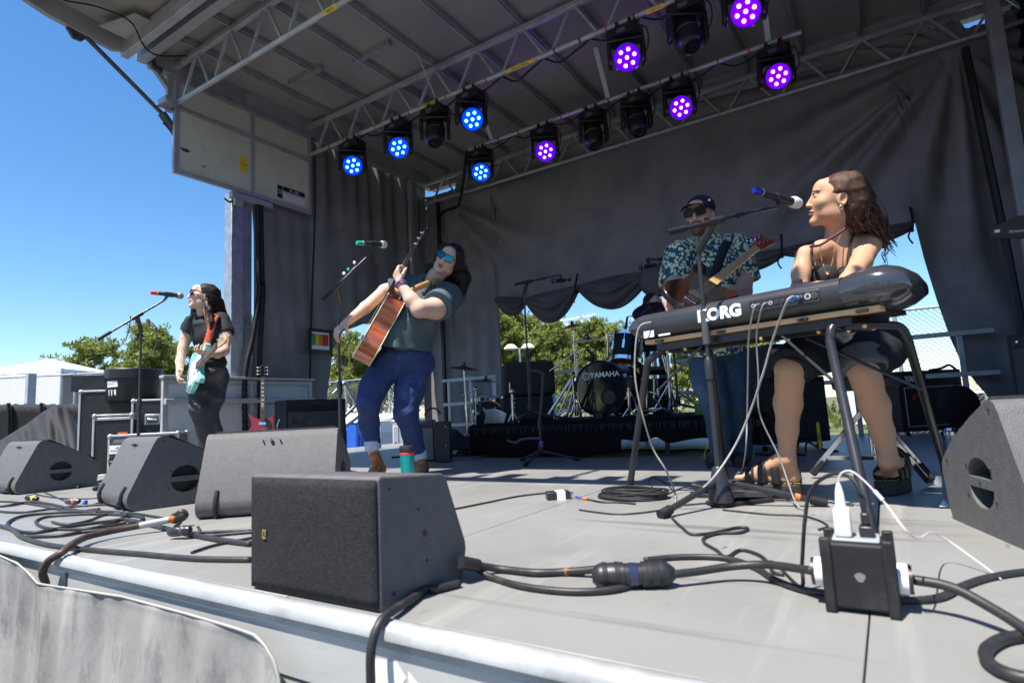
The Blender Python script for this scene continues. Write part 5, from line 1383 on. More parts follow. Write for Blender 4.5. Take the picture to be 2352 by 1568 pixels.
b = W(); b.cyl(P(1443, 900, 5.3), P(1444, 910, 5.3), .024, n=10); b.build('clamp', M_CHROME, st_)
for (x, y) in ((1430, 957), (1462, 957)): tube_thing(st_, 'leg', P(1445, 935, 5.3), P(x, y, 5.3), .007)
sp_ = P(1500, 925, 5.2); st_ = thing('kick_pedal', 'chrome drum pedal and chain between the drums', 'pedal', (sp_.x, sp_.y, RZ))
for (a, c_, r_) in (((1484, 870), (1486, 940), .009), ((1502, 870), (1502, 915), .010), ((1470, 945), (1520, 938), .008), ((1490, 900), (1512, 905), .012), ((1502, 915), (1530, 945), .007)): tube_thing(st_, 'rod', P(*a, 5.25), P(*c_, 5.25), r_)
# clip-on drum microphones
for (lab, a, c_, cb) in (('black clip microphone on the rack tom', (1441, 727), (1437, 757), [(1438, 755), (1436, 775)]), ('black clip microphone under the lower crash cymbal', (1362, 816), (1348, 801), [(1348, 801), (1342, 806), (1345, 818)])):
    t = thing('drum_microphone', lab, 'microphone', tuple(P(*c_, 5.4))); b = W(); b.cyl(P(*a, 5.4), P(*c_, 5.4), .010, .015, n=10); b.build('microphone_body', M_BLACK, t)
    if len(cb) > 2: b = W(); b.tube([P(x, y, 5.4) for x, y in cb], .006, 6); b.build('clip', M_BLACK, t)
    else:
        b = W(); b.tube(catmull([P(1440, 728, 5.4), P(1444, 727, 5.4), P(1452, 726, 5.42), P(1458, 733, 5.45), P(1459, 745, 5.45)], 5), .005, 5); b.build('lead', M_RUBBER, t)
# folded chrome stands lying left of the bass drum
for i, (lab, segs) in enumerate((('folded chrome cymbal stand leaning left of the bass drum', (((1258, 955), (1312, 870), .016), ((1280, 958), (1316, 872), .010), ((1314, 862), (1322, 955), .009), ((1300, 958), (1318, 890), .008))),
                                 ('chrome stand legs at the foot of the bass drum', (((1308, 962), (1322, 918), .011), ((1325, 900), (1336, 958), .008), ((1272, 960), (1300, 940), .012))))):
    q = P(segs[0][0][0], 960, 5.5); t = thing('folded_stand', lab, 'stand', (q.x, q.y, RZ))
    for a, c_, r_ in segs: tube_thing(t, 'tube', P(*a, 5.5), P(*c_, 5.5), r_)
# covered speaker cabinets
q = P(1222, 960, 5.9); t = thing('covered_cabinet', 'tall black covered speaker cabinets standing behind the tall stand', 'speaker cabinet', (q.x, q.y, RZ), angR + .08)
M_COV = mk('padded_black_cover', (.012, .012, .014), .75, 0, .25, 5, .15, 40)
zt_ = P(1222, 828, 5.9).z
b = MB(); b.bb((-.26, 0, .26), (.26, .40, zt_ - RZ)); b.build('upper_cover', M_COV, t, bevel=.03, seg=3)
b = MB(); b.bb((-.29, .01, 0), (.23, .41, .255)); b.build('lower_cover', M_COV, t, bevel=.02, seg=3)
# chrome clutch stand before the cabinets
q = P(1178, 960, 5.4); t = thing('hardware_stand', 'short chrome stand with a clutch before the covered cabinets', 'stand', (q.x, q.y, RZ))
tube_thing(t, 'tube', P(1176, 900, 5.4), P(1179, 966, 5.4), .013); tube_thing(t, 'rod', P(1171, 878, 5.4), P(1171, 900, 5.4), .007)
b = W(); b.sphere(P(1175, 899, 5.4), .026, 8); b.build('tilter', M_CHROME, t)
for y in (914, 924, 934): b = W(); b.cyl(P(1172, y, 5.4), P(1183, y + 2, 5.4), .011, n=8); b.build('clamp_knob', M_CHROME, t)
for (x, y) in ((1168, 968), (1192, 970), (1182, 972)): tube_thing(t, 'leg', P(1178, 945, 5.4), P(x, y, 5.4), .007)
# second, small kit
k2 = P(1123, 960, 6.35); M_SPARK = mk('green_sparkle', (.015, .12, .11), .2, .4, .5, 300, coat=.8)
d2, m2, h2 = drum('bass_drum', 'small bass drum with Pearl script behind the left of the riser', k2, (.25, -1, 0), .178, .30, M_SPARK, M_LACQ, M_HEADW, 8, mk('gold_hoop', (.30, .20, .08), .3, .3), .022, 'bass drum')
d2.location.z = .2
f2k = frame((.25, -1, 0), (1, .25, 0), k2)
text('lettering', 'Pearl', M_WHITE, f2k @ Matrix.Translation((-.01, .085, .005)), .085, h2, ext=.0006, shear=.25)
b = W(); b.bar(f2k @ Vector((-.06, .045, .005)), f2k @ Vector((.07, .05, .005)), .003, .001); b.build('underline', M_WHITE, h2)
t = thing('kit_platform', 'low black case carrying the small drum kit', 'case', (k2.x, k2.y + .2, 0)); b = W(); b.bb((k2.x - .35, k2.y - .12, 0), (k2.x + .25, k2.y + .6, k2.z - .19)); b.build('case_box', M_CASE, t, bevel=.01)
for i, (px, lab) in enumerate(((1101, 'left green sparkle tom on the small drum kit'), (1137, 'right green sparkle tom on the small drum kit'))):
    c_ = P(px, 914, 6.45); tt_, _, _ = drum('rack_tom', lab, c_, (.05, -.15, 1), .085, .16, M_SPARK, M_HEADW, M_HEADC, 5)
c_ = P(1066, 843, 6.3); cymbal('highest cymbal of the small kit before the curtain', c_, (.22, -.05, 1), .31, None, (c_.x + .02, c_.y), rz=.0, lean=.2, mat_=mk('aged_cymbal', (.16, .13, .08), .4, .9, .2, 12))
c_ = P(1116, 874, 6.3); cymbal('lower cymbal of the small kit above its toms', c_, (.1, -.02, 1), .36, None, (P(1092, 960, 6.3).x, P(1092, 960, 6.3).y), boom=(P(1092, 893, 6.3), P(1062, 909, 6.3)), rz=.0, lean=.2, mat_=MATS['aged_cymbal'])
# white cloth on the small drum
t = thing('paper_sheet', 'white curled paper lying against the small bass drum', 'paper', tuple(P(1135, 975, 5.7)))
b = W(); b.grid([[P(1112 + 45 * u + 6 * v, 975 - 28 * v - 8 * math.sin(u * 3 + .5) * v, 5.75 + .1 * math.sin(u * math.pi) - .1 * v) for u in np.linspace(0, 1, 14)] for v in np.linspace(0, 1, 8)]); b.build('sheet', M_PAPER, t, solid=.001, sharp=180)

# ================================================================ keyboard and its stand
KL, KR = P(1452, 788, 2.72), P(1978, 722, 1.99)
KZ = .705
ku = Vector((KR.x - KL.x, KR.y - KL.y, 0)); KLEN = ku.length; ku.normalize()
kv = Vector((-ku.y, ku.x, 0))
KM = Matrix((ku, kv, Vector((0, 0, 1)))).transposed().to_4x4(); KM.translation = Vector((KL.x, KL.y, KZ))
kb = thing('keyboard', 'dark stage keyboard with white KORG lettering on its back', 'keyboard', (KL.x, KL.y, KZ)); kb.matrix_world = KM
M_KB = mk('satin_grey_plastic', (.030, .031, .034), .36, 0, .08, 6, .02, 300, spec=.5)
M_KBG = mk('gloss_grey_plastic', (.045, .047, .055), .16, .2, .05, 6, coat=.5)
def ksec(x, yb, yf, z0, z1, n=28, e=2.6):
    vs = []
    cy, cz, ry, rz_ = (yb + yf) / 2, (z0 + z1) / 2, (yf - yb) / 2, (z1 - z0) / 2
    for k in range(n):
        a = 2 * math.pi * k / n
        ca, sa = math.cos(a), math.sin(a)
        vs.append(Vector((x, cy + ry * math.copysign(abs(ca) ** (2 / e), ca), cz + rz_ * math.copysign(abs(sa) ** (2 / e), sa))))
    return vs
def loft(secs, cap=True):
    b = MB(); n = len(secs[0])
    vs = [v for s in secs for v in s]
    fs = [(i * n + k, i * n + (k + 1) % n, (i + 1) * n + (k + 1) % n, (i + 1) * n + k) for i in range(len(secs) - 1) for k in range(n)]
    if cap: fs += [tuple(range(n)), tuple((len(secs) - 1) * n + k for k in range(n))]
    return b.add(vs, fs)
XC = KLEN - .06
loft([ksec(x, -.002, .33, .012, .140, e=3.4) for x in (.045, .3, .6, XC)]).build('body', M_KB, kb, sharp=60)
q = [(0, 0), (.02, .006), (.05, .014), (.09, .018), (.13, .014), (.165, .0), (.19, -.022), (.203, -.05)]
secs = [ksec(XC + .001 + dx, -.004 - g_ * .8, .335 - max(0, dx - .10) * .9, .006 - g_ * .15 + max(0, dx - .15) * .5, .143 + g_ * .9, e=2.7) for dx, g_ in q]
loft(secs).build('right_end_cap', M_KBG, kb, sharp=60)
secs = [ksec(.044 - dx, -.003, .333, .012 + g_, .141 - g_ * 1.3, e=2.9) for dx, g_ in ((0, 0), (.02, .002), (.04, .01), (.052, .028), (.056, .05))]
loft(secs).build('left_end_cap', M_KBG, kb, sharp=60)
M_TAN = mk('raw_board', (.62, .38, .20), .7, 0, .1, 12, dirt=((.3, .18, .1), .3, 30))
b = MB(); b.bb((.05, .028, -.006), (XC + .11, .085, .0135)); b.build('bottom_board', M_TAN, kb, bevel=.003)
b = MB(); b.bb((.05, .0855, -.004), (XC + .11, .31, .013)); b.build('bottom_panel', M_BLACK, kb)
for x in (.12, .42, .75, KLEN - .02):
    b = MB(); b.bb((x, .010, -.006), (x + .035, .03, .004)); b.build('rubber_foot', M_BLACK, kb)
def kx_at(px, z=.075):
    best = min(np.linspace(0, KLEN, 400), key=lambda x: abs(proj_px(KM @ Vector((x, 0, z)))[0] - px)); return float(best)
def proj_px(v):
    q = RM.T @ np.array([v[0], v[1], v[2] - EYE]); return CX + FPX * q[0] / q[2], CY + FPX * q[1] / q[2]
bm_ = lambda x, z, off=.0035: KM @ frame((0, -1, 0), (1, 0, 0), (x, -off, z))
text('lettering', 'KORG', M_WHITE, bm_(kx_at(1652), .072), .066, kb, ext=.001, bold=.0035, sx=1.05)
x0, x1 = kx_at(1722), kx_at(1884)
b = MB(); b.bb((x0, -.0045, .052), (x1, .002, .098)); jp = b.build('jack_panel', M_BLACK, kb, bevel=.002)
nj = 11
for i in range(nj):
    x = x0 + .018 + i * (x1 - x0 - .036) / (nj - 1); z = .078
    rr_ = .012 if i >= nj - 2 else .0075
    b = MB(); b.cyl((x, -.0046, z), (x, -.0075, z), rr_, n=14); j_ = b.build('jack', M_STEEL if i % 3 else M_ALU, jp)
    b = MB(); b.cyl((x, -.0076, z), (x, -.0082, z), rr_ * .55, n=10); b.build('jack_hole', M_BLACK, j_)
    if i >= nj - 2:
        for k in range(3):
            b = MB(); b.cyl((x + .005 * math.cos(k * 2.1), -.0083, z + .005 * math.sin(k * 2.1)), (x + .005 * math.cos(k * 2.1), -.0095, z + .005 * math.sin(k * 2.1)), .0014, n=6); b.build('pin', M_GOLD, j_)
x = kx_at(1490); b = MB(); b.box((x, -.003, .034), (.055, .003, .03), None); b.build('serial_label', M_PAPER, kb)
b = MB(); b.bb((x + .05, -.002, .018), (x + .11, .001, .026)); b.build('strip_label', M_PAPER, kb)
for px in (1560, 1825): x = kx_at(px, .13); b = MB(); b.box((x, .03, .146), (.03, .012, .012)); b.build('music_rest_clip', M_BLACKM, kb)
b = MB(); b.bb((.06, .20, .136), (XC - .02, .345, .1445)); b.build('key_bed', M_WHITE, kb)
for i in range(1, 42):
    x = .06 + i * (XC - .08) / 42
    if i % 7 not in (2, 6): b = MB(); b.bb((x - .005, .20, .1446), (x + .005, .29, .155)); b.build('black_key', M_LACQ, kb)
# stand
ks = thing('keyboard_stand', 'black tubular table stand under the keyboard', 'keyboard stand', (KL.x, KL.y, 0))
M_TUBE = mk('satin_black_tube', (.035, .036, .04), .34, .35, .12, 8)
def kl(x, y, z): return KM @ Vector((x, y, z))
for nm, pts in (('front_left', [kl(.14, .28, -.035), kl(.12, .10, -.035), kl(.10, .06, -.05), P(1488, 830, 2.70), F(1446, 1121) + Vector((0, 0, .0))]),
                ('rear_left', [kl(.20, .10, -.037), kl(.20, .30, -.04), kl(.19, .345, -.06), kl(.18, .37, -.12), kl(.12, .50, -KZ)]),
                ('front_right', [kl(KLEN - .06, .25, -.035), kl(KLEN - .10, .08, -.035), kl(KLEN - .115, .045, -.045), kl(KLEN - .12, .03, -.09), F(2004, 1228)]),
                ('rear_right', [kl(KLEN - .08, .06, -.037), kl(KLEN + .0, .26, -.037), kl(KLEN + .03, .30, -.05), kl(KLEN + .04, .32, -.09), F(2172, 1082)])):
    foot = pts[-1]; seq = catmull(pts[:-1], 6) + [pts[-2].lerp(foot, .5), foot]
    b = W(); b.tube(seq, .0165, 14); l_ = b.build('leg', M_TUBE, ks)
    d = (foot - pts[-2]).normalized(); b = W(); b.cyl(foot - d * .06, foot + d * .004, .0185, n=12); b.build('rubber_foot', M_RUBBER, l_)
for y in (.06, .27):
    b = W(); b.bar(kl(.10, y, -.026), kl(KLEN - .05, y, -.026), .03, .03); b.build('top_rail', M_TUBE, ks, bevel=.003)
for (a, c_) in ((kl(KLEN - .30, .05, -.045), kl(KLEN - .12, .035, -.24)), (kl(KLEN - .30, .27, -.045), kl(KLEN + .06, .34, -.28)), (kl(.32, .06, -.045), kl(.08, .06, -.22))):
    b = W(); b.cyl(a, c_, .006, n=8); b.build('brace', M_TUBE, ks)
for (x, y) in ((KLEN - .17, .07), (KLEN - .02, .08), (KLEN - .10, .16), (KLEN - .03, .2), (.14, .07), (.24, .06), (KLEN - .38, .05)):
    b = W(); b.sphere(kl(x, y, -.047), .009, 8); b.build('bolt', M_GOLD, ks)
# stool with chrome tripod
sc0 = P(2000, 985, 2.95); sto = thing('stool', 'black seat on a chrome folding tripod under the keyboardist', 'stool', (sc0.x, sc0.y, 0))
seat_z = .50
b = W(); b.lathe([(0, -.06), (.13, -.06), (.15, -.045), (.155, -.01), (.14, .01), (0, .016)], Matrix.Translation((sc0.x, sc0.y, seat_z)), n=28); b.build('seat', M_TOLEX, sto)
tube_thing(sto, 'seat_post', (sc0.x, sc0.y, .12), (sc0.x, sc0.y, seat_z - .055), .013)
for (px, py) in ((1866, 1098), (2140, 1115)):
    f_ = F(px, py); hub_ = Vector((sc0.x, sc0.y, .37))
    for off in (-.014, .014):
        sd = (f_ - hub_).cross(Vector((0, 0, 1))).normalized() * off
        b = W(); b.bar(hub_ + sd, f_ + sd + Vector((0, 0, .03)), .006, .022); l_ = b.build('leg', M_CHROME, sto)
    d = (f_ - hub_).normalized(); b = W(); b.bar(f_ - d * .10 + Vector((0, 0, .012)), f_ + Vector((0, 0, .02)), .04, .035); b.build('rubber_foot', M_RUBBER, sto, bevel=.008)
    b = W(); b.bar(Vector((sc0.x, sc0.y, .10)), hub_.lerp(f_, .72), .006, .02); b.build('spreader', M_CHROME, sto)
f_ = Vector((sc0.x + .05, sc0.y + .34, .02)); b = W(); b.bar((sc0.x, sc0.y, .37), f_, .028, .022); b.build('leg', M_CHROME, sto)

# ================================================================ guitars
def gbuild(name, label, cat, M, outline, th, bodym, opts):
    t = thing(name, label, cat, tuple(M.translation)); t.matrix_world = M
    ol = [(p.x, p.y) for p in catmull([Vector((x, y, 0)) for x, y in outline], 5, closed=True)]
    b = MB(); b.prism(ol, th, z0=-th); body = b.build('body', bodym, t, bevel=opts.get('bev', .008), sharp=45, seg=3)
    if opts.get('acoustic'):
        b = MB(); cx = 0; b.prism([(x * .985, (y - .25) * .985 + .25) for x, y in ol], .002, z0=.0003); b.build('soundboard', opts['top'], t)
        for z in (-.001, -th + .001):
            pts = [Vector((x * 1.004, (y - .25) * 1.004 + .25, z)) for x, y in ol]
            b = MB(); b.tube(pts, .0035, 5, closed=True); b.build('binding', mk('cream_binding', (.75, .70, .55), .4), t)
        b = MB(); b.lathe([(0, .0024), (.05, .0024)], Matrix.Translation((0, .33, 0)), n=24); b.build('sound_hole', M_BLACK, t)
        b = MB(); b.bb((-.08, .135, .0025), (.08, .16, .011)); b.build('bridge', opts['neck'], t)
    else:
        if opts.get('guard'):
            b = MB(); b.prism([(p.x, p.y) for p in catmull([Vector((x, y, 0)) for x, y in opts['guard']], 4, closed=True)], .003, z0=.0004); b.build('pickguard', opts['guardm'], t)
        for (x, y, w_, h_) in opts['pickups']:
            b = MB(); b.bb((x - w_ / 2, y - h_ / 2, .0036), (x + w_ / 2, y + h_ / 2, .011)); b.build('pickup', opts['pum'], t, bevel=.002)
        x, y = opts['bridge']; b = MB(); b.bb((x - .04, y - .012, .0005), (x + .04, y + .012, .014)); b.build('bridge', M_CHROME, t, bevel=.002)
        for (x, y) in opts['knobs']:
            b = MB(); b.cyl((x, y, .0005), (x, y, .018), .011, .009, n=14); b.build('knob', opts.get('knobm', M_CHROME), t)
    y0, y1 = opts['neck_y']; zf = .016 if not opts.get('acoustic') else .012
    b = MB()
    b.add([(-.028, y0, zf - .006), (.028, y0, zf - .006), (.0215, y1, zf - .006), (-.0215, y1, zf - .006), (-.022, y0, zf - .030), (.022, y0, zf - .030), (.017, y1, zf - .024), (-.017, y1, zf - .024)],
          [(0, 1, 2, 3), (4, 5, 6, 7), (0, 1, 5, 4), (1, 2, 6, 5), (2, 3, 7, 6), (3, 0, 4, 7)]); b.build('neck', opts['neck'], t, bevel=.006)
    b = MB(); b.add([(-.029, y0 - .03, zf - .0058), (.029, y0 - .03, zf - .0058), (.0215, y1, zf - .0058), (-.0215, y1, zf - .0058), (-.029, y0 - .03, zf), (.029, y0 - .03, zf), (.0215, y1, zf), (-.0215, y1, zf)],
          [(0, 1, 2, 3), (4, 5, 6, 7), (0, 1, 5, 4), (1, 2, 6, 5), (2, 3, 7, 6), (3, 0, 4, 7)]); fb = b.build('fretboard', opts['board'], t)
    sc_l = opts['scale']
    for k in range(1, 21):
        y = y1 - sc_l * (1 - 2 ** (-k / 12))
        if y < y0 - .025: break
        b = MB(); b.bb((-.0245, y - .001, zf + .0001), (.0245, y + .001, zf + .0012)); b.build('fret', M_ALU, fb)
    if opts.get('blocks'):
        for k in (3, 5, 7, 9, 12, 15, 17):
            ya = y1 - sc_l * (1 - 2 ** (-(k - .5) / 12)); b = MB(); b.bb((-.014, ya - .007, zf + .0001), (.014, ya + .007, zf + .0006)); b.build('inlay', M_PAPER, fb)
    b = MB(); b.prism([(x, y + y1) for x, y in opts['head']], .014, z0=zf - .022); hd_ = b.build('headstock', opts['headm'], t, bevel=.003)
    for (x, y, s) in opts['tuners']:
        b = MB(); b.cyl((x, y + y1, zf - .008), (x, y + y1, zf + .006), .005, n=8); b.build('tuner_post', M_CHROME, hd_)
        b = MB(); xx = x + s * opts.get('tx', .035); b.cyl((x + s * .012, y + y1, zf - .014), (xx, y + y1, zf - .014), .004, n=6); b.sphere((xx, y + y1, zf - .014), (.009, .012, .005) if opts.get('big') is None else (.016, .024, .006), 8); b.build('tuner_key', opts.get('tunerm', M_CHROME), hd_)
    ns = opts.get('ns', 6)
    for k in range(ns):
        u = (k / (ns - 1) - .5)
        b = MB(); b.tube([(u * .05, opts['bridge'][1] if not opts.get('acoustic') else .15, zf + .003), (u * .036, y1, zf + .002)], .0007, 3, cap=False); b.build('string', M_ALU, t)
    return t
H33 = dict(head=[(-.021, 0), (.021, 0), (.026, .02), (.04, .06), (.034, .15), (.012, .165), (0, .155), (-.012, .165), (-.034, .15), (-.04, .06), (-.026, .02)], tuners=[(s * .026, y, s) for s in (-1, 1) for y in (.04, .085, .13)])
H6 = dict(head=[(-.021, 0), (.021, 0), (.024, .015), (.03, .035), (.036, .10), (.042, .165), (.03, .185), (.005, .18), (-.03, .155), (-.048, .12), (-.045, .02), (-.03, .01)], tuners=[(-.03 + .006 * i, .03 + .024 * i, -1) for i in range(6)])
SGO = [(0, 0), (.10, .008), (.16, .06), (.168, .13), (.128, .20), (.132, .25), (.165, .335), (.150, .345), (.10, .30), (.045, .285), (-.045, .285), (-.10, .31), (-.155, .355), (-.168, .345), (-.132, .25), (-.128, .20), (-.168, .13), (-.16, .06), (-.10, .008)]
M_CHERRY = mk('cherry_lacquer', (.30, .012, .012), .16, 0, .15, 6, coat=.8, stretch=(8, 1, 1))
M_ROSE = mk('rosewood', (.055, .028, .018), .5, 0, .3, 20, stretch=(6, 1, 1))
M_MAPLE = mk('maple_neck', (.55, .30, .11), .3, 0, .15, 10, coat=.4, stretch=(8, 1, 1))
M_MAHOG = mk('mahogany_gloss', (.42, .10, .03), .14, 0, .35, 9, coat=.8, stretch=(1, 14, 1))
sg0 = P(600, 1096, 6.35); upv = Vector((0, .0, 1)); nrm = -(Vector((sg0.x, sg0.y, 0)).normalized()) * 1.0
sgy = (Vector((0, 0, 1)) - nrm * .12).normalized(); sgz = (nrm + Vector((0, 0, .12))).normalized(); sgx = sgy.cross(sgz)
hd0 = P(603, 838, 6.5)
GM = Matrix((sgx, sgy, sgz)).transposed().to_4x4() @ Matrix.Diagonal((.84, .84, .84, 1)); GM.translation = hd0 - sgy * .84
o_ = dict(pickups=[(0, .115, .085, .035), (0, .225, .085, .035)], pum=M_CHROME, bridge=(0, .075), knobs=[(.09, .11), (.11, .07), (.065, .06), (.09, .03)], knobm=M_BLACK, neck=M_CHERRY, board=M_ROSE, neck_y=(.29, .835), scale=.628, headm=M_LACQ, blocks=True, guard=[(.01, .29), (.05, .29), (.10, .24), (.115, .16), (.06, .14), (.045, .20), (.02, .26)], guardm=M_BLACK, tunerm=mk('cream_tuner', (.70, .62, .36), .4), **H33)
gbuild('electric_guitar', 'cherry red double-horn electric guitar standing by the amplifier', 'guitar', GM, SGO, .036, M_CHERRY, o_)
t = thing('guitar_stand', 'black stand holding the cherry red guitar', 'guitar stand', (GM.translation.x, GM.translation.y, 0))
q = GM @ Vector((0, .55, -.06)); b = W(); b.cyl(q, (q.x, q.y, .06), .012); b.build('stand_tube', M_BLACKM, t)
b = W(); b.tube(catmull([GM @ Vector((-.045, .56, .02)), GM @ Vector((-.045, .56, -.05)), GM @ Vector((.045, .56, -.05)), GM @ Vector((.045, .56, .02))], 5), .009, 8); b.build('neck_yoke', M_BLACK, t)
b = W(); b.tube(catmull([GM @ Vector((-.13, .03, .03)), GM @ Vector((-.10, -.0, -.06)), GM @ Vector((.10, -.0, -.06)), GM @ Vector((.13, .03, .03))], 5), .010, 8); b.build('cradle', M_BLACK, t)
for a in (.5, 2.6, 4.7): b = W(); b.cyl((q.x, q.y, .18), (q.x + .26 * math.cos(a), q.y + .26 * math.sin(a), .012), .010); b.build('leg', M_BLACKM, t)
camv = lambda r_, d_, f__: Vector(RM @ np.array([r_, d_, f__]))
def gmat(yv, nv, anchor, local):
    y = Vector(yv).normalized(); z = Vector(nv); z = (z - y * z.dot(y)).normalized(); x = y.cross(z)
    m = Matrix((x, y, z)).transposed().to_4x4(); m.translation = Vector(anchor) - m.to_3x3() @ Vector(local); return m
# seafoam offset guitar (left singer)
JMO = [(.02, 0), (.12, .02), (.165, .09), (.15, .17), (.118, .235), (.13, .30), (.15, .36), (.12, .385), (.065, .35), (0, .33), (-.05, .35), (-.10, .43), (-.14, .45), (-.158, .40), (-.135, .30), (-.125, .24), (-.16, .17), (-.18, .09), (-.12, .015)]
M_SEA = mk('seafoam_lacquer', (.20, .55, .50), .2, 0, .06, 5, coat=.6)
JG = gmat(P(516, 778, 4.12) - P(446, 850, 4.62), camv(-.85, -.05, -.35), P(446, 850, 4.62), (0, .2, 0))
gs = gbuild('electric_guitar', 'seafoam green electric guitar held by the left singer', 'guitar', JG, JMO, .042, M_SEA,
       dict(pickups=[(0, .12, .085, .03), (0, .24, .085, .03)], pum=M_PAPER, bridge=(0, .075), knobs=[(.12, .12), (.135, .09)], neck=M_MAPLE, board=M_ROSE, neck_y=(.33, .80), scale=.61, headm=M_MAPLE, guard=[(.0, .34), (-.08, .38), (-.12, .30), (-.08, .2), (-.09, .10), (.02, .05), (.12, .09), (.10, .2), (.11, .32), (.05, .30)], guardm=mk('white_pearl', (.72, .72, .72), .35), **H6))
# sunburst bass (bass player)
PBO = [(x * 1.12, y * 1.12) for x, y in JMO]
M_BURST = mk('sunburst_lacquer', (.022, .009, .005), .25, 0, .9, 2.6, coat=.4)
by = P(1766, 549, 3.55) - P(1575, 700, 2.95)
BG = gmat(by, camv(-.35, -.2, -.9), P(1766, 549, 3.55), (0, 1.20, 0)) @ Matrix.Diagonal((.86, .86, .86, 1))
BG.translation = P(1766, 549, 3.55) - BG.to_3x3() @ Vector((0, 1.20, 0))
gbuild('bass_guitar', 'sunburst bass guitar with maple neck held by the bass player', 'bass guitar', BG, PBO, .044, M_BURST,
       dict(pickups=[(0, .16, .10, .05)], pum=M_BLACK, bridge=(0, .08), knobs=[(.11, .14), (.13, .11)], neck=M_MAPLE, board=M_MAPLE, neck_y=(.38, 1.0), scale=.86, headm=mk('red_brown_lacquer', (.30, .04, .02), .2, 0, .2, 6, coat=.6), guard=[(.0, .38), (-.08, .40), (-.12, .30), (-.08, .2), (.02, .05), (.12, .09), (.10, .2), (.11, .32)], guardm=mk('matt_black_guard', (.006, .006, .007), .7, spec=.15),
            head=[(-.022, 0), (.022, 0), (.03, .03), (.04, .10), (.05, .18), (.03, .21), (.0, .20), (-.04, .17), (-.055, .13), (-.05, .02)], tuners=[(-.03 + .012 * i, .04 + .042 * i, -1) for i in range(4)], tx=.06, big=True, ns=4))
# acoustic (lead singer): we look along its side
ACO = [(0, 0), (.12, .006), (.185, .06), (.2, .13), (.178, .21), (.145, .27), (.135, .31), (.142, .37), (.148, .43), (.125, .48), (.07, .503), (0, .507), (-.07, .503), (-.125, .48), (-.148, .43), (-.142, .37), (-.135, .31), (-.145, .27), (-.178, .21), (-.2, .13), (-.185, .06), (-.12, .006)]
AG = gmat(camv(.485, -.87, .041), camv(-.86, -.46, -.233), P(976, 526, 4.14), (0, 1.03, .0))
gbuild('acoustic_guitar', 'reddish brown acoustic guitar swung up by the lead singer, seen from its side', 'guitar', AG, ACO, .128, M_MAHOG,
       dict(acoustic=True, top=mk('spruce_top', (.55, .34, .14), .3, 0, .1, 8, coat=.5), bev=.003, bridge=(0, .15), neck=mk('mahogany_neck', (.20, .06, .025), .3, 0, .2, 10, coat=.3), board=M_ROSE, neck_y=(.50, .865), scale=.645, headm=mk('dark_headstock', (.08, .025, .012), .25, coat=.5), **H33))
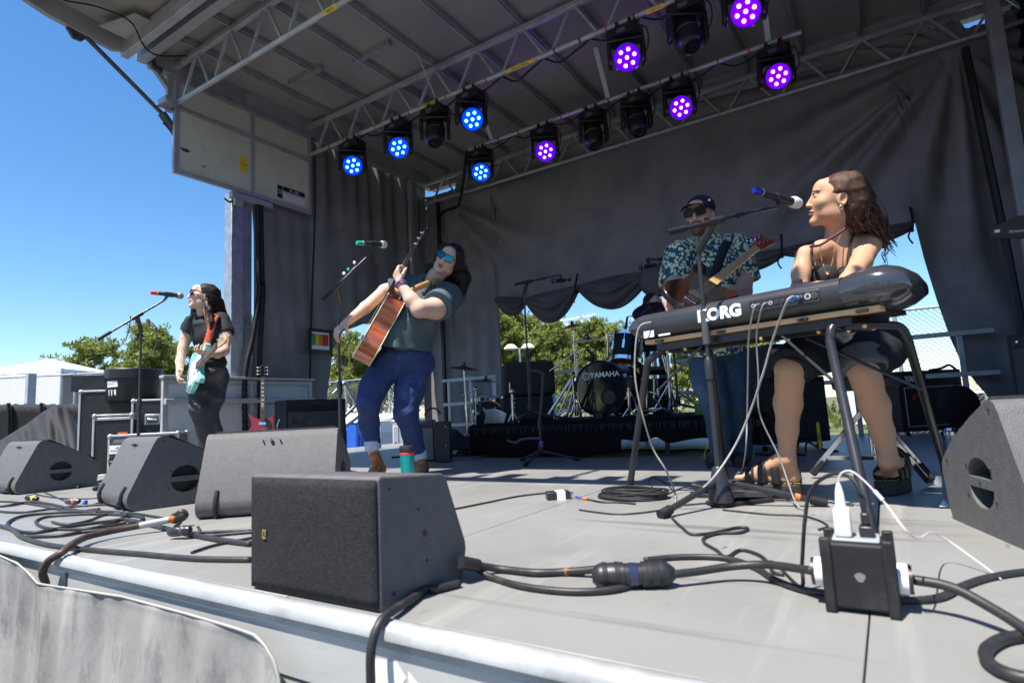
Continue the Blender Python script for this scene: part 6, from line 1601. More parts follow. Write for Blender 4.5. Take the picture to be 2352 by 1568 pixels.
# ================================================================ people
class SDF:
    def __init__(s, vox=.006, k=.02):
        s.p = []; s.vox = vox; s.k = k; s.disp = None
    def cap(s, a, b, ra, rb=None, k=None):
        s.p.append(('c', np.array(a, float), np.array(b, float), ra, ra if rb is None else rb, k, 1)); return s
    def flat(s, a, b, ra, rb=None, k=None):
        s.p.append(('f', np.array(a, float), np.array(b, float), ra, ra if rb is None else rb, k, 1)); return s
    def chain(s, pts, rs, k=None):
        for i in range(len(pts) - 1): s.cap(pts[i], pts[i + 1], rs[i], rs[i + 1], k)
        return s
    def ell(s, c, r, m=None, k=None, sub=False):
        s.p.append(('e', np.array(c, float), np.array(r, float), np.array(m.to_3x3() if m is not None else Matrix.Identity(3), float), None, k, -1 if sub else 1)); return s
    def mesh(s):
        vox = s.vox; los = []; his = []
        for q in s.p:
            if q[0] in 'cf': r = max(q[3], q[4]); lo = np.minimum(q[1], q[2]) - r; hi = np.maximum(q[1], q[2]) + r
            else: r = q[2].max(); lo = q[1] - r; hi = q[1] + r
            los.append(lo); his.append(hi)
        L0 = np.min([l for l, q in zip(los, s.p) if q[6] > 0], 0) - 5 * vox; H0 = np.max([h for h, q in zip(his, s.p) if q[6] > 0], 0) + 5 * vox
        n = np.ceil((H0 - L0) / vox).astype(int) + 1
        ax = [L0[i] + vox * np.arange(n[i]) for i in range(3)]
        A = np.full(n, .5, np.float32)
        for q, lo, hi in zip(s.p, los, his):
            k = q[5] or s.k
            mg = k + 4 * vox
            i0 = np.maximum(0, np.floor((lo - mg - L0) / vox).astype(int)); i1 = np.minimum(n, np.ceil((hi + mg - L0) / vox).astype(int) + 1)
            if (i1 <= i0).any(): continue
            X, Y, Z = np.meshgrid(*[ax[i][i0[i]:i1[i]] for i in range(3)], indexing='ij', sparse=True)
            if q[0] in 'cf':
                ba = q[2] - q[1]; L2 = float(ba @ ba) + 1e-12
                px, py, pz = X - q[1][0], Y - q[1][1], Z - q[1][2]
                h = (px * ba[0] + py * ba[1] + pz * ba[2]) / L2
                if q[0] == 'c': h = np.clip(h, 0, 1)
                d = np.sqrt((px - h * ba[0]) ** 2 + (py - h * ba[1]) ** 2 + (pz - h * ba[2]) ** 2) - (q[3] + (q[4] - q[3]) * np.clip(h, 0, 1))
                if q[0] == 'f': d = np.maximum(d, (np.abs(h - .5) - .5) * math.sqrt(L2))
            else:
                px, py, pz = X - q[1][0], Y - q[1][1], Z - q[1][2]; m = q[3]; r = q[2]
                u = px * m[0][0] + py * m[1][0] + pz * m[2][0]; v = px * m[0][1] + py * m[1][1] + pz * m[2][1]; w_ = px * m[0][2] + py * m[1][2] + pz * m[2][2]
                k0 = np.sqrt((u / r[0]) ** 2 + (v / r[1]) ** 2 + (w_ / r[2]) ** 2); k1 = np.sqrt((u / r[0] ** 2) ** 2 + (v / r[1] ** 2) ** 2 + (w_ / r[2] ** 2) ** 2) + 1e-9
                d = k0 * (k0 - 1) / k1
            sl = tuple(slice(i0[i], i1[i]) for i in range(3)); a = A[sl]
            if q[6] > 0:
                h = np.clip(.5 + .5 * (a - d) / k, 0, 1); A[sl] = a + (d - a) * h - k * h * (1 - h)
            else:
                h = np.clip(.5 - .5 * (a + d) / k, 0, 1); A[sl] = a + (-d - a) * h + k * h * (1 - h)
        if s.disp is not None:
            X, Y, Z = np.meshgrid(*ax, indexing='ij', sparse=True)
            A = A + s.disp(X, Y, Z).astype(np.float32)
        bgv = 3 * vox
        g = openvdb.FloatGrid(background=bgv)
        g.copyFromArray(np.ascontiguousarray(np.clip(A, -bgv, bgv)))
        pts, tri, quad = g.convertToPolygons(0.0, 0.0)
        return pts * vox + L0, quad, tri
def join_sdf(name, parts, mats, parent, paint=None, smooth_it=3):
    V = []; Fq = []; off = 0; MI = []
    for s, mi in parts:
        v, q, t3 = s.mesh()
        V.append(v)
        for f in (q, t3):
            if len(f): Fq.append((f + off)); MI.append(np.full(len(f), mi))
        off += len(v)
    V = np.concatenate(V)
    im = wmat(parent).inverted()
    Mi = np.array(im); V2 = V @ Mi[:3, :3].T + Mi[:3, 3]
    me = bpy.data.meshes.new(name)
    faces = [tuple(int(i) for i in r) for f in Fq for r in f]
    me.from_pydata(V2.tolist(), [], faces)
    for m in mats: me.materials.append(m)
    mi = np.concatenate(MI)
    if paint:
        ctr = np.array([V[list(f)].mean(0) for f in faces])
        mi = paint(ctr, mi)
    me.polygons.foreach_set('material_index', mi.astype(np.int32))
    me.polygons.foreach_set('use_smooth', [True] * len(faces))
    bm = bmesh.new(); bm.from_mesh(me)
    bmesh.ops.recalc_face_normals(bm, faces=bm.faces)
    for _ in range(smooth_it): bmesh.ops.smooth_vert(bm, verts=bm.verts, factor=.5, use_axis_x=True, use_axis_y=True, use_axis_z=True)
    bm.to_mesh(me); bm.free()
    return link_mesh(name, me, parent)
def folds(seed, amp, fr=26.0):
    r = np.random.RandomState(seed); ks = r.normal(0, 1, (7, 3)); ks /= np.linalg.norm(ks, axis=1)[:, None]; ph = r.uniform(0, 6, 7); f = fr * r.uniform(.5, 1.6, 7)
    def fn(X, Y, Z):
        o = 0
        w1 = np.sin(X * 7 + Y * 5 + Z * 9 + seed)
        for i in range(7): o = o + np.sin((X * ks[i][0] + Y * ks[i][1] + Z * (ks[i][2] + .6)) * f[i] + ph[i] + 1.3 * w1)
        return amp * (o / 4 - .2 * np.abs(o))
    return fn
def head_frame(c, fwd, up, s):
    f_ = Vector(fwd).normalized(); u = Vector(up); u = (u - f_ * u.dot(f_)).normalized(); x = f_.cross(u)
    m = Matrix((x, f_, u)).transposed().to_4x4() @ Matrix.Diagonal((s, s, s, 1)); m.translation = c
    return m
def head_sdf(M, s, vox=.0034, male=False, mouth_open=.0):
    S = SDF(vox, .012 * s)
    R3 = Matrix([M.to_3x3().col[i].normalized() for i in range(3)]).transposed()
    E = lambda c, r, k=None, sub=False: S.ell(M @ Vector(c), [q * s for q in r], R3, k, sub)
    Cp = lambda a, b, ra, rb, k=None: S.cap(M @ Vector(a), M @ Vector(b), ra * s, rb * s, k)
    E((0, -.015, .035), (.073, .095, .082)); E((0, .02, .0), (.066, .078, .075), .02)
    E((0, .035, -.05), (.054, .058, .062), .025)
    E((0, .078, -.100), (.024 if not male else .03, .022, .02), .022)
    for q in (-1, 1):
        E((q * .040, .060, -.018), (.024, .024, .020), .03); E((q * .05, .015, -.068), (.018, .035, .028), .025)
        E((q * .074, -.014, -.008), (.009, .020, .032), .006); E((q * .079, -.018, -.006), (.006, .012, .020), .004, True)
        E((q * .031, .100, .010), (.016, .010, .009), .012, True)
        E((q * .031, .0835, .009), (.0135, .012, .0115), .003)
        Cp((q * .013, .095, .029), (q * .045, .083, .032), .0055, .005, .008)
        E((q * .0115, .110, -.031), (.008, .010, .007), .006)
    E((0, .072, .055), (.045, .026, .032), .03)
    Cp((0, .097, .018), (0, .114, -.026), .0075, .0098, .010)
    E((0, .098, -.056 + mouth_open * .2), (.023, .011, .0062), .004); E((0, .0955, -.069 - mouth_open), (.019, .011, .0075), .004)
    if mouth_open: E((0, .104, -.062), (.016, .012, .003 + mouth_open * .6), .003, True)
    else: E((0, .109, -.0625), (.021, .006, .0012), .002, True)
    return S
def lips_paint(M, extra=None):
    Mi = np.array(M.inverted())
    def fn(c, mi):
        q = c @ Mi[:3, :3].T + Mi[:3, 3]
        lip = (np.abs(q[:, 0]) < .024) & (q[:, 1] > .09) & (q[:, 2] < -.0505) & (q[:, 2] > -.0785) & (((q[:, 0] / .025) ** 2 + ((q[:, 2] + .0635) / .0145) ** 2) < 1)
        mi = mi.copy(); mi[lip & (mi == 0)] = 1
        brow = (np.abs(np.abs(q[:, 0]) - .031) < .021) & (q[:, 1] > .07) & (np.abs(q[:, 2] - .033 + .12 * (np.abs(q[:, 0]) - .03) ** 1) < .003)
        mi[brow & (mi == 0)] = 2
        lid = (((np.abs(q[:, 0]) - .031) / .017) ** 2 + ((q[:, 2] - .0045) / .0025) ** 2 < 1) & (q[:, 1] > .075)
        mi[lid & (mi == 0)] = 2
        if extra: mi = extra(q, mi)
        return mi
    return fn
def hand_sdf(wrist, dirv, palm_n, curl=(.4, .5, .4), s=1.0, thumb_side=1, spread=.10, thumb_curl=.4):
    """dirv: wrist to knuckles; palm_n: out of the palm; thumb on thumb_side * (dirv x palm_n)"""
    S = SDF(.0032, .006)
    w_ = Vector(wrist); d = Vector(dirv).normalized(); n = Vector(palm_n); n = (n - d * n.dot(d)).normalized(); x = d.cross(n) * thumb_side
    S.cap(w_ - d * .03 * s, w_ + d * .02 * s, .026 * s, .026 * s, .012)
    kn = []
    for i, (ox, ln) in enumerate(((.030, .092), (.010, .096), (-.010, .091), (-.029, .082))):
        k_ = w_ + d * ln * s + x * ox * s
        S.cap(w_ + d * .015 * s + x * ox * .55 * s, k_, .0135 * s, .0115 * s, .012); kn.append(k_)
    for i, (k_, L3) in enumerate(zip(kn, ((.040, .025, .020), (.044, .028, .021), (.041, .027, .021), (.032, .021, .018)))):
        dd = (d + x * (1.5 - i) * spread).normalized(); p = k_; a = 0
        for j in range(3):
            a += curl[j] * (1 + .12 * (i - 1))
            dj = dd * math.cos(a) + n * math.sin(a)
            e = p + dj * L3[j] * s
            S.cap(p, e, (.0098 - .0011 * j) * s, (.0088 - .0011 * j) * s, .004); p = e
    p = w_ + d * .022 * s + x * .024 * s
    dj = (d * .55 + x * .8 + n * .25).normalized()
    for j, L in enumerate((.040, .032, .027)):
        e = p + dj * L * s; S.cap(p, e, (.0135 - .0018 * j) * s, (.0118 - .0018 * j) * s, .008); p = e
        dj = (dj + d * .35 * thumb_curl + n * .55 * thumb_curl - x * .35 * thumb_curl).normalized()
    return S
M_SKIN = mk('skin_fair', (.60, .39, .30), .6, 0, .05, 14, .03, 180, sss=.15, spec=.28)
M_SKINP = mk('skin_pink', (.54, .30, .225), .6, 0, .07, 14, .03, 180, sss=.15, spec=.28)
M_SKINT = mk('skin_tan', (.50, .275, .165), .55, 0, .05, 14, .03, 180, sss=.15, spec=.3)
M_LIP = mk('lips', (.38, .12, .11), .4, 0, .05, 20)
M_BROW = mk('brow_hair', (.05, .03, .022), .7, 0, .2, 60)
M_HAIRD = mk('dark_brown_hair', (.016, .010, .008), .6, 0, .5, 40, .25, 130, spec=.25, stretch=(1, 1, .25))
M_HAIRB = mk('brown_hair', (.060, .030, .018), .6, 0, .55, 40, .3, 130, spec=.25, stretch=(1, 1, .25))
M_HAIRT = mk('hair_tips', (.16, .075, .035), .45, 0, .5, 40, .2, 130, stretch=(1, 1, .25))
M_BEARD = mk('ginger_beard', (.18, .075, .035), .8, 0, .35, 120, .5, 400)
def denim(name, c1, c2, sc=3.0):
    return mk(name, c1, .82, 0, .12, 60, .12, 700, spec=.25, dirt=(c2, .75, sc))
def strands(name, seeds, mats, parent, n=7, r0=.006):
    b = W()
    for pts, r in seeds: b.tube(catmull(pts, n), [r, r, r * .8, r * .25], 6)
    return b.build(name, mats, parent, sharp=180)
def glasses(parent, M, frame_m, lens_m, w_=.066, h_=.043, rnd_=.5):
    g_ = None
    t = None
    for q in (-1, 1):
        cx = q * .034
        ol = []
        for k in range(22):
            a = 2 * math.pi * k / 22; ca, sa = math.cos(a), math.sin(a)
            e = 2 / 3.0
            x = w_ / 2 * math.copysign(abs(ca) ** e, ca); z = h_ / 2 * math.copysign(abs(sa) ** e, sa) - (.003 if sa < 0 else -.001) * 1
            ol.append((x, z))
        def pt(x, z, off=0): xx = cx + x; return M @ Vector((xx, .108 - 1.9 * xx * xx + off, .012 + z))
        b = W(); b.add([pt(x, z) for x, z in ol] + [pt(x, z, -.002) for x, z in ol], [tuple(range(22)), tuple(range(22, 44))[::-1]] + [(i, (i + 1) % 22, 22 + (i + 1) % 22, 22 + i) for i in range(22)]); l_ = b.build('lens', lens_m, parent)
        b = W(); b.tube([pt(x * 1.04, z * 1.05, .001) for x, z in ol], .0028, 6, closed=True); b.build('lens_rim', frame_m, parent)
        b = W(); b.tube([M @ Vector((q * .067, .098, .026)), M @ Vector((q * .078, .06, .024)), M @ Vector((q * .080, -.005, .016)), M @ Vector((q * .078, -.02, .0))], .0032, 6); b.build('temple_arm', frame_m, parent)
    b = W(); b.tube([M @ Vector((-.010, .108, .018)), M @ Vector((0, .111, .021)), M @ Vector((.010, .108, .018))], .003, 6); b.build('nose_bridge', frame_m, parent)
def ribbon(name, pts, wv, w_, mat_, parent, th=.003, n=6):
    pts = catmull(pts, n)
    wv = [Vector(wv)] * len(pts) if not isinstance(wv, list) else wv
    b = W(); b.grid([[p - q.normalized() * w_ / 2, p, p + q.normalized() * w_ / 2] for p, q in zip(pts, wv)]); return b.build(name, mat_, parent, solid=th, sharp=60)
def shoe(sd_f, name, ankle, heel, toe, mats, parent, sole=.022):
    ankle, heel, toe = Vector(ankle), Vector(heel), Vector(toe)
    d = (toe - heel); d.z = 0; d.normalize(); sdv = Vector((-d.y, d.x, 0))
    S = SDF(.0055, .03)
    S.cap(heel + Vector((0, 0, .045)), toe - d * .03 + Vector((0, 0, .036)), .037, .037)
    S.cap(heel + d * .05 + Vector((0, 0, .055)), ankle, .04, .04); S.ell(toe - d * .05 + Vector((0, 0, .04)), (.05, .05, .034), k=.03)
    o = join_sdf(name, [(S, 0)], [mats[0]], parent)
    b = W(); n_ = 24; L = (toe - heel).length
    ol = []
    for k in range(n_):
        a = 2 * math.pi * k / n_; ca, sa = math.cos(a), math.sin(a)
        u = L / 2 + (L / 2 + .035) * math.copysign(abs(ca) ** .8, ca); v = (.047 if ca > -.2 else .04) * math.copysign(abs(sa) ** .8, sa)
        ol.append((u, v))
    b.prism(ol, sole, Matrix((d, sdv, Vector((0, 0, 1)))).transposed().to_4x4() if False else (Matrix.Translation((heel.x, heel.y, .001)) @ Matrix((d, sdv, Vector((0, 0, 1)))).transposed().to_4x4())); b.build('sole', mats[1], o, bevel=.004)
    return o

# ---------------------------------------------------------------- lead singer
pl = thing('person', 'woman in dark green shirt and blue jeans leaning back with acoustic guitar', 'person', tuple(P(905, 1090, 4.2)))
HM = head_frame(P(1030, 596, 4.24), camv(-.20, .02, -1), camv(.50, -.86, 0), .98)
B = SDF(.006, .02)
B.chain([P(1000, 632, 4.25), P(986, 660, 4.25), P(980, 690, 4.26)], [.055, .062, .09])
B.chain([P(1030, 684, 4.20), P(1000, 708, 4.04), P(964, 710, 3.93)], [.072, .076, .058]); B.chain([P(964, 710, 3.93), P(945, 688, 3.94), P(921, 653, 3.97)], [.056, .048, .030]); B.chain([P(980, 690, 4.26), P(930, 815, 4.23), P(884, 850, 4.19), P(848, 925, 4.09), P(856, 1010, 4.18)], [.03] * 5); B.chain([P(930, 815, 4.23), P(950, 850, 4.23), P(932, 948, 4.12), P(962, 1040, 4.24)], [.03] * 4)
B.chain([P(936, 652, 4.26), P(884, 668, 4.28)], [.062, .048]); B.chain([P(884, 668, 4.28), P(840, 706, 4.16), P(795, 741, 4.05)], [.047, .042, .028])
B.chain([P(856, 1018, 4.18), P(858, 1040, 4.18)], [.036, .038]); B.chain([P(962, 1045, 4.24), P(965, 1060, 4.24)], [.036, .038])
Hd = head_sdf(HM, .98, mouth_open=.006)
R3h = Matrix([HM.to_3x3().col[i].normalized() for i in range(3)]).transposed()
Hd.ell(HM @ Vector((0, .02, -.075)), (.062, .06, .045), R3h, .02); Hd.cap(HM @ Vector((0, -.01, -.06)), P(995, 645, 4.25), .052, .058, .03)
h1 = hand_sdf(P(920, 651, 3.97), P(903, 612, 4.0) - P(920, 651, 3.97), camv(.6, -.3, .75), (.75, 1.0, .7), .95, -1, .05, 1.0)
h2 = hand_sdf(P(795, 741, 4.05), P(773, 760, 4.0) - P(795, 741, 4.05), camv(.5, .6, .6), (.55, .7, .5), .95, 1, .06, .6)
join_sdf('body', [(Hd, 0), (B, 0), (h1, 0), (h2, 0)], [M_SKIN, M_LIP, M_BROW], pl, lips_paint(HM))
M_SHIRTG = mk('dark_green_cotton', (.075, .105, .115), .85, 0, .12, 5, .15, 300, spec=.2)
T = SDF(.0065, .05)
T.ell(P(930, 770, 4.22), (.205, .165, .13)); T.ell(P(945, 735, 4.21), (.205, .17, .15)); T.ell(P(972, 695, 4.24), (.195, .15, .14))
T.cap(P(940, 655, 4.26), P(1022, 676, 4.24), .080, .085); T.cap(P(985, 655, 4.27), P(975, 690, 4.25), .085, .12)
T.flat(P(1034, 680, 4.22), P(1004, 703, 4.03), .098, .112, .03); T.flat(P(942, 652, 4.27), P(900, 664, 4.28), .085, .085, .03)
T.flat(P(935, 740, 4.22), P(926, 797, 4.22), .185, .215, .05)
T.p.append(('e', np.array(P(992, 632, 4.17)), np.array([.075, .075, .06]), np.identity(3), None, .012, -1))
T.disp = folds(3, .006, 30)
join_sdf('shirt', [(T, 0)], [M_SHIRTG], pl)
b = W(); b.grid([[P(985 + 8 * u - 18 * v, 640 + 10 * u + 30 * v, 4.09 - .02 * math.sin(3 * u)) for u in np.linspace(0, 1, 6)] for v in np.linspace(0, 1, 6)]); b.build('collar', M_SHIRTG, pl, solid=.004)
b = W(); b.grid([[P(1003 + 14 * u, 652 - 10 * u + 14 * v, 4.09 + .04 * u) for u in np.linspace(0, 1, 6)] for v in np.linspace(0, 1, 5)]); b.build('collar', M_SHIRTG, pl, solid=.004)
M_DENIM = denim('indigo_denim', (.028, .046, .135), (.085, .125, .28), 4)
J = SDF(.0065, .035)
J.ell(P(928, 818, 4.23), (.205, .165, .12)); J.ell(P(948, 835, 4.30), (.18, .14, .13))
J.chain([P(884, 845, 4.19), P(858, 890, 4.12), P(846, 925, 4.07)], [.110, .096, .078]); J.chain([P(846, 925, 4.07), P(848, 970, 4.16), P(856, 1014, 4.19)], [.078, .068, .055])
J.chain([P(950, 845, 4.23), P(940, 900, 4.16), P(931, 948, 4.10)], [.116, .100, .080]); J.chain([P(931, 948, 4.10), P(946, 995, 4.20), P(961, 1040, 4.25)], [.079, .068, .056])
J.disp = folds(8, .0022, 60)
join_sdf('jeans', [(J, 0)], [M_DENIM], pl)
M_CUFF = denim('denim_inside', (.42, .50, .60), (.62, .68, .74), 20)
for a, c_ in ((P(855, 1010, 4.19), P(858, 1032, 4.19)), (P(960, 1036, 4.25), P(964, 1055, 4.25))):
    S = SDF(.0055, .01); S.flat(a, c_, .058, .057); S.disp = folds(4, .002, 60); join_sdf('rolled_cuff', [(S, 0)], [M_CUFF], pl)
M_BOOT = mk('tan_leather', (.30, .13, .05), .6, 0, .25, 10, .1, 60); M_SOLE = mk('boot_sole', (.10, .06, .035), .7)
q = F(866, 1093); shoe(None, 'boot', P(860, 1045, 4.17), Vector((q.x - .02, q.y + .07, 0)), Vector((q.x + .10, q.y - .13, 0)), (M_BOOT, M_SOLE), pl)
q = F(967, 1090); shoe(None, 'boot', P(966, 1062, 4.22), Vector((q.x - .04, q.y + .09, 0)), Vector((q.x + .07, q.y - .12, 0)), (M_BOOT, M_SOLE), pl)
for k in range(4):
    b = W(); q = F(866, 1093); c_ = Vector((q.x + .03 + .018 * k, q.y - .02 - .028 * k, .095 - .009 * k)); b.tube(catmull([c_ + dR * .04, c_ + Vector((0, 0, .014)), c_ - dR * .04], 4), .0045, 5); b.build('boot_lace', mk('lace', (.62, .42, .25), .8), pl)
Hr = SDF(.005, .02)
E = lambda c, r, k=None: Hr.ell(HM @ Vector(c), r, R3h, k)
E((0, -.032, .047), (.083, .100, .086)); E((0, -.055, -.02), (.088, .075, .10), .03)
for q in (-1, 1): Hr.cap(HM @ Vector((q * .070, .03, .075)), HM @ Vector((q * .084, -.015, -.03)), .024, .03, .02)
Hr.chain([HM @ Vector((.075, -.05, -.02)), P(1062, 640, 4.33), P(1052, 690, 4.38)], [.06, .062, .035]); Hr.chain([HM @ Vector((-.07, -.05, 0)), P(988, 622, 4.36), P(980, 645, 4.40)], [.05, .05, .03])
Hr.chain([P(1030, 600, 4.36), P(1035, 650, 4.40), P(1030, 695, 4.40)], [.09, .085, .05])
Hr.ell(HM @ Vector((0, .088, -.01)), (.062, .05, .085), R3h, .012, True); Hr.ell(HM @ Vector((0, .10, .045)), (.05, .04, .05), R3h, .012, True)
Hr.disp = folds(5, .004, 90)
join_sdf('hair', [(Hr, 0)], [M_HAIRD], pl)
r = random.Random(2); sd_ = []
for i in range(110):
    a = HM @ Vector((r.choice((-1, 1)) * r.uniform(.05, .085), r.uniform(-.09, .0), r.uniform(-.02, .08)))
    e = P(r.uniform(1010, 1072), r.uniform(660, 706), 4.38) if r.random() < .75 else P(r.uniform(976, 996), r.uniform(630, 655), 4.38)
    m_ = a.lerp(e, .5) + camv(r.uniform(-.01, .05), 0, r.uniform(-.02, .03)); sd_.append(([a, a.lerp(m_, .5) + camv(.02, 0, 0), m_, e], r.uniform(.0018, .0045)))
strands('hair_locks', sd_, M_HAIRD, pl)
glasses(pl, HM, M_BLACK, mk('blue_mirror_lens', (.02, .42, .75), .05, .9, .35, 25, coat=.6))
ribbon('guitar_strap', [P(908, 668, 4.02), P(935, 672, 4.0), P(965, 658, 4.03), P(1000, 646, 4.12), P(1018, 650, 4.24)], camv(.15, 1, .1), .045, mk('tan_strap', (.42, .20, .07), .6, 0, .15, 12), pl)
b = W(); b.tube([P(921, 653, 3.97) + camv(.034 * math.cos(a), .02 * math.sin(a) - .012 * math.cos(a), .036 * math.sin(a)) for a in np.linspace(0, 2 * math.pi, 20, endpoint=False)], .008, 6, closed=True); b.build('wrist_band', mk('purple_band', (.20, .10, .35), .6, 0, .4, 40), pl)

# ---------------------------------------------------------------- keyboardist
pk = thing('person', 'woman in black camisole and cropped trousers seated at the keyboard, singing', 'person', tuple(F(1900, 1150)))
KH = head_frame(P(1921, 460, 2.72), camv(-.90, -.10, .34), camv(-.04, -1, -.02), 1.02)
Rk = Matrix([KH.to_3x3().col[i].normalized() for i in range(3)]).transposed()
B = SDF(.005, .022)
B.chain([P(1928, 500, 2.76), P(1922, 535, 2.755), P(1925, 570, 2.78)], [.048, .046, .058])
B.chain([P(1855, 586, 2.67), P(1888, 573, 2.72), P(1928, 566, 2.77), P(1968, 560, 2.78), P(1996, 562, 2.75)], [.041, .038, .042, .042, .046], .035)
B.ell(P(1925, 606, 2.77), (.118, .085, .12), k=.04); B.ell(P(1938, 665, 2.81), (.115, .09, .13), k=.04)
B.chain([P(1850, 588, 2.67), P(1840, 628, 2.64), P(1836, 668, 2.60)], [.042, .038, .034]); B.chain([P(1836, 668, 2.60), P(1840, 668, 2.50), P(1850, 662, 2.42)], [.037, .034, .025])
B.chain([P(1998, 563, 2.74), P(1978, 602, 2.62), P(1950, 645, 2.50)], [.048, .043, .037]); B.chain([P(1950, 645, 2.50), P(1940, 662, 2.43), P(1930, 672, 2.38)], [.037, .033, .026])
def leg(S, kn, calf, an, rs): S.chain([kn, calf, an], rs)
B.chain([P(1830, 832, 2.47), P(1815, 850, 2.43), P(1813, 880, 2.44), P(1810, 925, 2.47), P(1808, 985, 2.47), P(1808, 1050, 2.47)], [.06, .057, .052, .055, .042, .033])
B.chain([P(1975, 832, 2.36), P(1984, 852, 2.33), P(1992, 880, 2.33), P(2008, 930, 2.36), P(2026, 990, 2.36), P(2042, 1052, 2.36)], [.06, .056, .052, .055, .042, .034])
B.chain([P(1940, 690, 2.82), P(1985, 790, 2.93), P(1900, 812, 2.66), P(1826, 838, 2.46)], [.06] * 4); B.chain([P(1985, 790, 2.93), P(2010, 810, 2.65), P(1980, 838, 2.36)], [.06] * 3)
# feet
def foot(S, ankle, heel, toe):
    d = (toe - heel); d.normalize(); sv = Vector((-d.y, d.x, 0))
    S.cap(ankle, heel + Vector((0, 0, .02)), .033, .03, .02); S.cap(ankle + d * .02, toe - d * .05, .034, .024, .02); S.cap(heel, toe - d * .06, .03, .03, .02)
    for i in range(5):
        o = sv * (.034 - .017 * i); ln = (-.004, .0, -.006, -.014, -.024)[i]
        S.cap(toe - d * .055 + o * .9, toe + d * (ln) + o, .012 if i else .015, .009 if i else .012, .006)
SOL = .062
f1h, f1t = F(1826, 1143, 0), F(1748, 1140, 0); f1h.z = f1t.z = SOL + .022
f2h, f2t = F(2076, 1122, 0), F(2012, 1146, 0); f2h.z = f2t.z = SOL + .022
f1t = f1h + (f1t - f1h).normalized() * .225; f2t = f2h + (f2t - f2h).normalized() * .225
foot(B, P(1808, 1055, 2.47), f1h, f1t); foot(B, P(2042, 1057, 2.36), f2h, f2t)
Hd = head_sdf(KH, 1.06, vox=.003)
Hd.cap(KH @ Vector((0, -.015, -.07)), P(1922, 535, 2.755), .047, .047, .03)
h1 = hand_sdf(P(1850, 662, 2.42), KM @ Vector((kx_at(1830), .27, .165)) - P(1850, 662, 2.42), Vector((0, 0, -1)), (.35, .4, .3), .95, 1)
h2 = hand_sdf(P(1932, 668, 2.38), KM @ Vector((kx_at(1900), .27, .165)) - P(1932, 668, 2.38), Vector((0, 0, -1)), (.35, .4, .3), .95, -1)
join_sdf('body', [(Hd, 0), (B, 0), (h1, 0), (h2, 0)], [M_SKINT, M_LIP, M_BROW], pk, lips_paint(KH))
M_BLK = mk('black_cotton', (.012, .012, .014), .85, 0, .2, 20, .1, 300)
T = SDF(.0055, .03)
T.ell(P(1938, 668, 2.80), (.143, .112, .12)); T.ell(P(1892, 640, 2.655), (.066, .070, .066)); T.ell(P(1946, 644, 2.675), (.066, .070, .066)); T.ell(P(1960, 730, 2.86), (.15, .12, .14)); T.ell(P(1985, 785, 2.93), (.17, .13, .10))
T.disp = folds(6, .003, 40)
join_sdf('camisole', [(T, 0)], [M_BLK], pk)
for pts in ([P(1880, 632, 2.60), P(1866, 600, 2.60), P(1864, 572, 2.63), P(1870, 560, 2.70), P(1885, 558, 2.80)], [P(1958, 636, 2.62), P(1950, 590, 2.66), P(1958, 545, 2.70), P(1975, 524, 2.76), P(1990, 522, 2.82)]):
    b = W(); b.tube(catmull(pts, 6), .0055, 6); b.build('shoulder_strap', M_BLK, pk)
M_BDEN = denim('black_denim', (.016, .017, .021), (.045, .047, .055), 5); M_BDENC = denim('grey_denim_inside', (.10, .105, .115), (.19, .19, .20), 12)
T = SDF(.006, .04)
T.ell(P(1995, 800, 2.93), (.185, .15, .11))
T.chain([P(1965, 800, 2.88), P(1890, 805, 2.62), P(1828, 828, 2.46)], [.10, .092, .078]); T.chain([P(2020, 805, 2.88), P(2005, 812, 2.6), P(1978, 828, 2.36)], [.105, .095, .08])
T.flat(P(1850, 818, 2.50), P(1812, 842, 2.42), .082, .078, .02); T.flat(P(1992, 812, 2.44), P(1974, 842, 2.33), .085, .082, .02)
T.disp = folds(9, .004, 36)
join_sdf('trousers', [(T, 0)], [M_BDEN], pk)
for a, c_, r_ in ((P(1840, 815, 2.465), P(1822, 850, 2.435), .079), (P(1974, 812, 2.375), P(1986, 850, 2.325), .082)):
    S = SDF(.005, .01); S.flat(a, c_, r_, r_ * 1.02); S.disp = folds(2, .003, 60); join_sdf('rolled_cuff', [(S, 0)], [M_BDENC if r_ > .08 else M_BDEN], pk)
